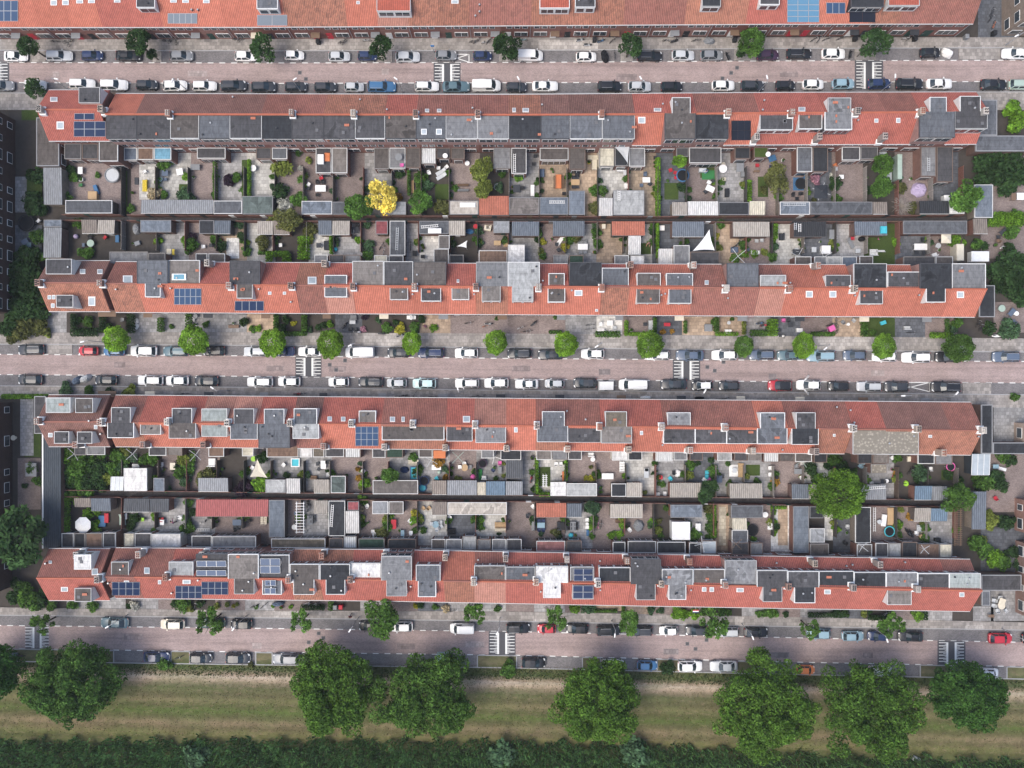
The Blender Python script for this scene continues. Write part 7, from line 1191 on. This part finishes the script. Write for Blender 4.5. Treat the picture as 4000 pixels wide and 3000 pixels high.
Cc(3960, 1255, "u", 40); rtable(3968, 1225, .0 + .4, "w"); rtable(3911, 1205, .6, "q"); T(3950, 1220, 1.4, .8, "u", rot=50); T(3985, 768, 1.4, 1.2, "w"); T(3957, 770, .8, 1.2, "h"); T(3920, 905, 1.6, .9, "d", rot=40); Cc(3900, 925, "d"); rtable(3915, 967, .25, "w"); pot(3887, 958, .3, "d"); Cc(3900, 940, "h", 50); T(100, 945, 1.2, .9, "u", rot=30); T(116, 957, .8, .8, "t"); rtable(55, 1710, .0 + .45, "c"); rtable(3888, 1822, .5, "l") if False else None; T(3887, 1822, 1.0, .7, "l"); crate(3917, 1832, 1.3, .5, .5, "w", "white garden bench seat", rot=-15, name="bench_seat", cat="bench"); Cc(3888, 1945, "r", 30); crate(120, 1835, 1.9, 2.3, .9, "g", "grey paved shed top", name="covered_pile", cat="tarpaulin"); trampoline(102, 870, 1.5, "k"); Cc(150, 862, "w", 50)
rd = random.Random(5)              # flower pots standing along the fences
for ri, k, sgn in ((1, "A", -1), (2, "B", 1), (3, "C", -1), (4, "D", 1)):
    for h in ROWS[ri]["houses"]:
        if h["j"] == 90: continue
        x = h["xa"] + rd.uniform(.35, .6); y0 = (h["S"] if sgn < 0 else h["N"])(x) + sgn * 3.6; y1 = AL[k](x) - sgn * 3.0
        if (y1 - y0) * sgn < .5: y1 = y0 + sgn
        y = y0 + (y1 - y0) * rd.random(); pot(2000 + x / (K * .997), 1500 - y / (K * .997), rd.uniform(.18, .3), rd.choice("hkgwfudr"))
# ------------------------------------------------------------------ street things
for px, py, rot, k, c in ((215, 160, 0, "bicycle", "k"), (262, 160, 20, "bicycle", "k"), (272, 165, 60, "bicycle", "d"), (650, 157, 0, "bicycle", "k"), (669, 155, 40, "bicycle", "d"), (690, 156, 70, "bicycle", "k"), (925, 152, 0, "bicycle", "d"), (940, 155, 30, "bicycle", "k"), (1337, 162, 20, "bicycle", "k"), (1345, 157, 60, "bicycle", "d"), (1434, 157, 0, "bicycle", "s"), (1850, 160, 10, "bicycle", "k"), (1862, 157, 40, "bicycle", "d"), (1897, 162, 20, "bicycle", "s"), (1910, 158, 50, "bicycle", "k"), (2045, 155, 0, "bicycle", "i"), (2267, 154, 15, "motor_scooter", "s"), (2296, 173, 5, "motor_scooter", "s"), (2348, 157, 20, "motor_scooter", "b"), (2395, 155, 40, "bicycle", "k"), (2605, 157, 0, "bicycle", "k"), (2635, 158, 20, "motor_scooter", "k"), (2720, 156, 10, "bicycle", "k"), (2401, 213, 95, "bicycle", "d"), (2842, 217, 110, "motor_scooter", "k"), (3181, 152, 30, "bicycle", "k"), (3200, 150, 60, "bicycle", "d"), (3230, 151, 20, "bicycle", "k"), (3285, 149, 15, "bicycle", "d"), (3540, 148, 10, "bicycle", "s"), (3555, 146, 40, "bicycle", "k"), (3321, 210, 80, "motor_scooter", "k"), (3875, 45, 70, "bicycle", "d"), (3870, 70, 60, "bicycle", "k"), (3882, 95, 70, "bicycle", "o"), (1163, 1538, 0, "motor_scooter", "r"), (1180, 1537, 10, "bicycle", "k"), (1560, 1545, 5, "bicycle", "k"), (1575, 1545, 10, "bicycle", "k"), (1598, 1546, 0, "bicycle", "k"), (1618, 1542, 60, "bicycle", "d"), (1690, 1547, 0, "bicycle", "k"), (1850, 1548, 10, "bicycle", "k"), (1880, 1547, 20, "bicycle", "d"), (2050, 1549, 5, "bicycle", "s"), (2832, 1556, 15, "bicycle", "d"), (700, 1538, 10, "bicycle", "k"), (720, 1537, 5, "bicycle", "k"), (995, 2366, 20, "bicycle", "k"), (1030, 2365, 40, "bicycle", "k"), (1825, 2370, 50, "motor_scooter", "k"), (1838, 2372, 60, "bicycle", "k"), (1765, 2385, 10, "bicycle", "d"), (2145, 2372, 10, "bicycle", "h"), (1200, 2358, 20, "motor_scooter", "w"), (1230, 2358, 20, "bicycle", "s"), (3455, 2398, 50, "bicycle", "s"), (3470, 2402, 60, "bicycle", "d"), (700, 2567, 20, "bicycle", "k"), (765, 2360, 70, "bicycle", "k")): bike(px, py, rot, k, c)
cover(3705, 203, 2.2, 1.4, 1.1, "w", "white covered motorbike", -40); cover(2364, 216, 2.3, 1.2, 1.1, "k", "black covered motorbike", -75); cover(2772, 156, 2.0, 1.1, 1.0, "g", "grey covered motorbike", -10); cover(296, 1486, 2.0, 1.2, 1.1, "u", "slate blue covered motorbike", 35); cover(328, 1479, 2.2, 1.2, 1.1, "s", "pale grey covered motorbike", 28); cover(2523, 1553, 1.9, .6, 1.0, "w", "white covered scooter"); cover(2735, 1555, 1.7, .6, 1.0, "k", "black covered scooter"); cover(1085, 2360, 2.2, .9, 1.0, "u", "slate blue covered motorbike", 10)
# covered trailer, little delivery truck, glass container
e = thing("covered_trailer", 2367, 1507, .01, "white wrinkled covered trailer between parked cars", "trailer"); b = MB(); b.hexa([(-1.32, -.80, .35), (1.32, -.80, .35), (1.32, .80, .35), (-1.32, .80, .35)], [(-1.22, -.74, 1.25), (1.20, -.70, 1.18), (1.24, .72, 1.22), (-1.18, .70, 1.3)]); part(b, "cover", M["cloth"], e, (.72, .72, .70))
for s in (-.84, .84): b = MB(); b.ring((0, s, .3), .23, .07, 14, 6, axis='y'); part(b, "wheel", M["rubber"], e)
b = MB(); b.tube((1.3, 0, .45), (1.9, 0, .42), .05); part(b, "drawbar", M["grey"], e)
e = thing("cargo_tricycle", 62, 2564, .01, "small grey cargo tricycle at the left end of the meadow kerb", "tricycle"); b = MB(); b.box(-1.3, -.62, .4, .4, .62, 1.4); part(b, "cargo_box", M["tint"], e, (.12, .17, .19))
b = MB(); b.hexa([(.45, -.35, .4), (1.1, -.2, .4), (1.1, .2, .4), (.45, .35, .4)], [(.45, -.3, 1.1), (.8, -.2, 1.0), (.8, .2, 1.0), (.45, .3, 1.1)]); part(b, "seat", M["dark"], e)
for p in ((-.7, -.6), (-.7, .6), (1.2, 0)): b = MB(); b.ring((p[0], p[1], .3), .24, .05, 12, 5, axis='y'); part(b, "wheel", M["rubber"], e)
crate(1733, 2573, 2.5, 1.3, 1.6, "a", "pale glass roofed container under the right touching park tree", name="container", cat="container"); crate(3582, 2968, 1.2, .8, .5, "s", "pale grey hatch among the reeds", name="hatch", cat="hatch", rot=-25); 
# street lamps: foot and head as seen
LP = [(271, 352, 215, 308), (730, 352, 676, 310), (1178, 362, 1148, 313), (1573, 362, 1550, 311), (2030, 365, 2027, 311), (2490, 365, 2505, 310), (2960, 362, 2997, 307), (3437, 360, 3496, 303), (1695, 205, 1693, 172), (408, 1337, 328, 1334), (408, 1348, 1372, 1347), (2338, 1345, 2335, 1350), (3195, 1352, 3228, 1358), (892, 1526, 834, 1518), (1800, 1531, 1789, 1522), (2717, 1538, 2750, 1533), (3500, 1544, 3533, 1546), (3657, 1547, 3733, 1540), (499, 2401, 424, 2446), (965, 2404, 915, 2452), (1402, 2410, 1370, 2458), (1953, 2414, 1944, 2468), (2388, 2424, 2402, 2476), (2897, 2437, 2938, 2486), (3402, 2446, 3463, 2496), (3912, 2455, 4000, 2500), (3925, 178, 3975, 138)]
for k, (fx, fy, hx, hy) in enumerate(LP):
    if k == 10: fx, fy, hx, hy = 1408, 1347, 1372, 1347
    zt = 5.6 if k not in (8,) else 2.6; x, y = W(fx, fy, .1); hxw, hyw = W(hx, hy, zt); d = np.array((hxw - x, hyw - y)); L = np.linalg.norm(d)
    if L > 2.2: hxw, hyw = x + d[0] / L * 2.2, y + d[1] / L * 2.2
    e = empty("street_lamp" if k != 8 else "sign_post", (x, y, .1)); e["category"] = "street lamp" if k != 8 else "sign"; e["group"] = "street lamps" if k != 8 else None
    if k == 8: del e["group"]
    b = MB(); b.tube((x, y, .1), (x, y, 1.2), .09, 8); b.tube((x, y, 1.2), (x, y, zt), .06, 8, 0, .045); b.build("pole", M["grey"], e)
    if k != 8:
        b = MB(); b.tube((x, y, zt), (hxw, hyw, zt + .12), .04, 6); b.build("arm", M["grey"], e); b = MB(); u = d / max(L, .01); v = np.array((-u[1], u[0])); p0 = np.array((hxw, hyw)) - u * .1; p1 = p0 + u * .7
        q = [p0 - v * .12, p1 - v * .10, p1 + v * .10, p0 + v * .12]; b.hexa([(*t, zt + .04) for t in q], [(*(t * .9 + (p0 + p1) * .05), zt + .2) for t in q]); b.build("lamp_head", M["white"], e)
    else: b = MB(); b.box(x - .3, y - .03, zt - .1, x + .3, y + .03, zt + .5); b.build("sign_plate", M["tint"], e, color=(.05, .20, .45))
    WHERE_Q.append((e, "grey street lamp with a white head" if k != 8 else "blue street sign on a post", fx, fy))
for px, py in ((175, 284), (195, 309), (251, 272), (196, 309), (1171, 284), (1195, 309), (2822, 306), (2856, 285), (2879, 265), (1288, 1425), (1313, 1445), (1348, 1408), (2763, 1434), (2792, 1448), (2826, 1414), (1206, 2509), (1245, 2474), (1263, 2492), (2685, 2515), (2717, 2535), (2760, 2500)):
    if px < 260: continue
    e = thing("drain_cover", px, py, .006, "square grey drain cover set in the roadway", "drain cover", "drain covers in the roads", 0); b = MB(); b.box(-.33, -.33, 0, .33, .33, .012); part(b, "frame", M["park"], e); b = MB(); b.box(-.24, -.24, .013, .24, .24, .018); part(b, "lid", M["asphalt"], e)
for px, py in ((1100, 2372), (1330, 2372)): pot(px, py, .3, "r", .12)
for px, py, c in ((1240, 158, "k"), (2323, 150, "k"), (2873, 150, "k"), (3345, 146, "k"), (3580, 146, "k"), (3890, 125, "k"), (3780, 140, "g"), (1308, 2374, "g"), (1330, 2373, "r")): crate(px, py, .6, .7, 1.05, c, CW[c][0] + " wheeled bin", .12, name="wheeled_bin", cat="bin")
# flag on a front wall
e = thing("flag", 2717, 2380, 3.2, "red and white hanging flag on a front wall", "flag", sh=.3); b = MB(); b.tube((0, .9, 0), (0, -.2, .6), .02); part(b, "staff", M["white"], e)
for k, c in enumerate(("r", "w", "n")): b = MB(); b.hexa([(-.5, -.2 - k * .22, .50 - .1 * k), (.5, -.2 - k * .22, .50 - .1 * k), (.5, .0 - k * .22, .58 - .1 * k), (-.5, .0 - k * .22, .58 - .1 * k)], [(-.5, -.2 - k * .22, .52 - .1 * k), (.5, -.2 - k * .22, .52 - .1 * k), (.5, .0 - k * .22, .60 - .1 * k), (-.5, .0 - k * .22, .60 - .1 * k)]); part(b, "stripe", M["cloth"], e, C_(c))
# ------------------------------------------------------------------ people
def person(px, py, z, rot, top, legs, hair, look, pose="walk"):
    e = thing("person", px, py, z, look, "person", sh=.9); me = D.meshes.new("body"); s = 1
    lean = .30 if pose == "bend" else .04; st = .26 if pose == "walk" else .06
    V = [(0, 0, .95), (lean * .5, 0, 1.20), (lean, 0, 1.42), (lean * 1.15, 0, 1.53), (lean * 1.25 + .02, 0, 1.66), (lean * 1.25 + .02, 0, 1.74),
         (0, .10, .90), (st * .6, .11, .50), (st * .55, .11, .08), (st * .55 + .16, .12, .04), (0, -.10, .90), (-st * .2, -.11, .50), (-st, -.11, .10), (-st + .15, -.12, .04),
         (lean, .19, 1.40), (lean - .10 + (.2 if pose == "bend" else 0), .25, 1.13), (lean + .05 + (.3 if pose == "bend" else 0), .25, .90), (lean, -.19, 1.40), (lean + .10 + (.1 if pose == "bend" else 0), -.25, 1.14), (lean + .26 + (.2 if pose == "bend" else 0), -.22, .94)]
    E = [(0, 1), (1, 2), (2, 3), (3, 4), (4, 5), (0, 6), (6, 7), (7, 8), (8, 9), (0, 10), (10, 11), (11, 12), (12, 13), (2, 14), (14, 15), (15, 16), (2, 17), (17, 18), (18, 19)]
    Rr = [.13, .14, .15, .06, .10, .08, .09, .065, .045, .04, .09, .065, .045, .04, .065, .05, .035, .065, .05, .035]
    me.from_pydata(V, E, []); o = D.objects.new("body", me); COL.objects.link(o); o.parent = e; me.materials.append(M["skin"]); org[o.name] = (0, 0, 0)
    md = o.modifiers.new("skin", 'SKIN'); 
    for i, sv in enumerate(me.skin_vertices[0].data): sv.radius = (Rr[i], Rr[i]); sv.use_root = i == 0
    md.use_smooth_shade = True; sb = o.modifiers.new("sub", 'SUBSURF'); sb.levels = sb.render_levels = 1
    for hx, hy, hz, i0 in ((V[16][0], V[16][1], V[16][2], 0), (V[19][0], V[19][1], V[19][2], 1)):
        b = MB()
        b.hexa([(hx - .04, hy - .018, hz - .02), (hx + .04, hy - .018, hz - .02), (hx + .04, hy + .018, hz - .02), (hx - .04, hy + .018, hz - .02)][::1], [(hx - .03, hy - .016, hz + .04), (hx + .03, hy - .016, hz + .04), (hx + .03, hy + .016, hz + .04), (hx - .03, hy + .016, hz + .04)])
        for k in range(4): b.tube((hx - .03 + .02 * k, hy, hz - .02), (hx - .028 + .021 * k, hy + .012, hz - .09 - (.012 if k in (1, 2) else 0)), .009, 5, 0, .007)
        b.tube((hx + .04, hy, hz + .01), (hx + .07, hy + .01, hz - .045), .010, 5, 0, .008); part(b, "hand", M["skin"], e)
    def garment(nm, idx, edges, k, col):
        m2 = D.meshes.new(nm); mp = {v: i for i, v in enumerate(idx)}; m2.from_pydata([V[i] for i in idx], [(mp[a], mp[c]) for a, c in edges], []); g_ = D.objects.new(nm, m2); COL.objects.link(g_); g_.parent = e; m2.materials.append(M["cloth"]); g_.color = (*col, 1); org[g_.name] = (0, 0, 0)
        g_.modifiers.new("skin", 'SKIN')
        for i, sv in enumerate(m2.skin_vertices[0].data): sv.radius = (Rr[idx[i]] * k + .012,) * 2; sv.use_root = i == 0
        sb = g_.modifiers.new("sub", 'SUBSURF'); sb.levels = sb.render_levels = 1
    garment("jacket", [0, 1, 2, 14, 15, 16, 17, 18, 19], [(0, 1), (1, 2), (2, 14), (14, 15), (15, 16), (2, 17), (17, 18), (18, 19)], 1.08, top); garment("trousers", [0, 6, 7, 8, 10, 11, 12], [(0, 6), (6, 7), (7, 8), (0, 10), (10, 11), (11, 12)], 1.1, legs)
    hx, hz = V[5][0], V[5][2]; b = MB()
    for i in range(5):
        a0, a1 = R(-5 + 19 * i), R(-5 + 19 * (i + 1)); b.cyl(hx - .015, 0, hz - .03 + .12 * math.sin(a0), hz - .03 + .12 * math.sin(a1), .115 * math.cos(a0), max(.004, .115 * math.cos(a1)), 14)
    part(b, "hair", M["tint"], e, hair); b = MB(); b.tube((hx + .095, 0, hz - .07), (hx + .125, 0, hz - .09), .014, 6); part(b, "nose", M["skin"], e)
    for sy in (-.035, .035): b = MB(); b.box(hx + .085, sy - .014, hz - .055, hx + .103, sy + .014, hz - .04); part(b, "eye", M["dark"], e)
    for s_ in (-.10, .10): b = MB(); b.tube((hx, s_ * .95, hz - .06), (hx, s_ * 1.12, hz - .05), .025, 6); part(b, "ear", M["skin"], e)
    b = MB(); b.box(hx + .09, -.025, hz - .125, hx + .104, .025, hz - .112); part(b, "mouth", M["redlens"], e)
    for i in (9, 13): b = MB(); x, y, z_ = V[i]; b.hexa([(x - .2, y - .05, .0), (x + .08, y - .045, .0), (x + .08, y + .045, .0), (x - .2, y + .05, .0)], [(x - .2, y - .04, .10), (x + .06, y - .035, .07), (x + .06, y + .035, .07), (x - .2, y + .04, .10)]); part(b, "shoe", M["dark"], e)
    e.rotation_euler = (0, 0, R(rot)); return e
person(1368, 2409, .12, 65, (.22, .03, .05), (.16, .20, .28), (.03, .02, .015), "person in a dark red jacket and pale jeans walking")
person(2764, 667, .10, 200, (.18, .28, .42), (.03, .04, .07), (.08, .05, .03), "person in a blue shirt bent over the barbecue", "bend")
person(678, 2042, .06, 120, (.18, .05, .14), (.05, .05, .07), (.03, .02, .02), "person in a purple top bending over garden things", "bend")
person(2535, 948, .06, 250, (.45, .22, .18), (.30, .22, .18), (.05, .03, .02), "person in pink clothes sitting low beside the green lawn", "bend")
# ------------------------------------------------------------------ labels: say where each thing stands, then settle doubles
def where(px, py):
    x, _ = W(px, py, 1.5)
    def gd(i, what):
        r = ROWS[i]; k = next((j for j in range(len(r["xb"]) - 1) if r["xb"][j] <= x < r["xb"][j + 1]), None)
        if k is None: return f"in the corner {what}, {r['name']}" if x < 0 else f"past the right end, {r['name']}"
        return f"in the {od(k)} {what} from left, {r['name']}"
    if py < 1390 and (px < 165 or px > 3800) and 400 < py < 1300 or (px < 165 or px > 3800) and 1540 < py < 2370:
        side = "left" if px < 2000 else "right"; nm = "second terrace" if py < 720 else "third terrace" if py < 1300 else "fourth terrace" if py < 1900 else "bottom terrace"
        return f"in the side gardens {side} of the {nm}"
    if py < 245: return "on the upper side, top street"
    if py < 400: return "on the lower side, top street"
    if py < 850: return gd(1, "back garden")
    if py < 1060: return gd(2, "back garden")
    if py < 1306: return gd(2, "front garden")
    if py < 1400: return "on the upper side, middle street"
    if py < 1560: return "on the lower side, middle street"
    if py < 1938: return gd(3, "back garden")
    if py < 2200: return gd(4, "back garden")
    if py < 2386: return gd(4, "front garden")
    if py < 2470: return "on the upper side, lower street"
    if py < 2590: return "in the lower street"
    return "on the meadow"
def wloc(o):
    return o.location.x, o.location.y
for o, look, px, py in WHERE_Q:
    if not o.get("label"): o["label"] = f"{look} {where(px, py)}"
# houses
for r in ROWS:
    for h in r["houses"]:
        f = h["feat"]; e = h["e"]; ex = ""
        fr = [q for q in f if q[0] == "flat"]; so_ = [q for q in f if q[0] == "solar"]
        CKW = dict(k="black", d="dark", s="slate grey", g="grey", l="pale grey", w="white", b="brown grey", n="beige grey", q="pale green", t="brown", G="gravel", T="tiled")
        if so_: ex = "with %s solar panels" % {"k": "black", "n": "navy", "b": "blue", "g": "grey", "l": "pale blue"}[so_[0][1]]
        elif fr: ex = f"with {CKW[fr[0][1][0]]} {'roof extension' if fr[0][3] == 'F' else 'flat dormer'}"
        elif any(q[0] == "sky" for q in f): ex = "with roof windows"
        else: ex = "with plain roof"
        col = TILEW[h["ts"] if r["i"] in (0, 2, 4) else h["tn"]]
        if h["j"] == 90: e["label"] = f"wide {col} corner house {ex}, left end, {r['name']}"
        else: e["label"] = f"{col} tiled house {ex}, {od(h['j'])} from left, {r['name']}"; e["group"] = "houses of the " + r["name"]
dup_ = {}
for o in COL.objects:
    if o.parent is None and o.get("label"): dup_.setdefault(o["label"], []).append(o)
for lab, os_ in dup_.items():
    if len(os_) < 2: continue
    xs = [wloc(o)[0] for o in os_]; vert = max(xs) - min(xs) < .8
    os_.sort(key=lambda o: (-wloc(o)[1] if vert else wloc(o)[0])); n = len(os_); nw = {2: "two", 3: "three", 4: "four", 5: "five", 6: "six", 7: "seven"}.get(n, "all")
    for i, o in enumerate(os_):
        if vert: t = ("topmost" if i == 0 else "lowest" if i == n - 1 else od(i) + " from top") + " of " + nw
        else: t = ("leftmost" if i == 0 else "rightmost" if i == n - 1 else od(i) + " from left") + " of " + nw
        o["label"] = lab + ", " + t
        if not o.get("group"): o["group"] = lab[:60]
for o in COL.objects:
    if o.parent is None and o.get("label") and len(o["label"].split()) > 16: o["label"] = " ".join(o["label"].replace(" in the ", ", ").split()[:16])
co["kind"] = "structure" if False else co.get("kind", ""); del co["kind"]


# ------------------------------------------------------------------ thin haze volume, added only to lift the dark tones
b = MB(); b.box(-260, -260, -1.2, 260, 260, 146); hz = b.build("haze", []); hz["kind"] = "stuff"; hz["label"] = "thin pale haze added over the streets to lift dark tones"; hz["category"] = "haze"
hm = D.materials.new("haze"); hm.use_nodes = True; ht = hm.node_tree; ht.nodes.remove(ht.nodes["Principled BSDF"]); pv = ht.nodes.new("ShaderNodeVolumePrincipled")
pv.inputs["Color"].default_value = (.90, .94, 1.0, 1); pv.inputs["Density"].default_value = .00012; pv.inputs["Anisotropy"].default_value = 0.0
ht.links.new(pv.outputs[0], [n for n in ht.nodes if n.type == 'OUTPUT_MATERIAL'][0].inputs["Volume"]); hz.data.materials.append(hm)
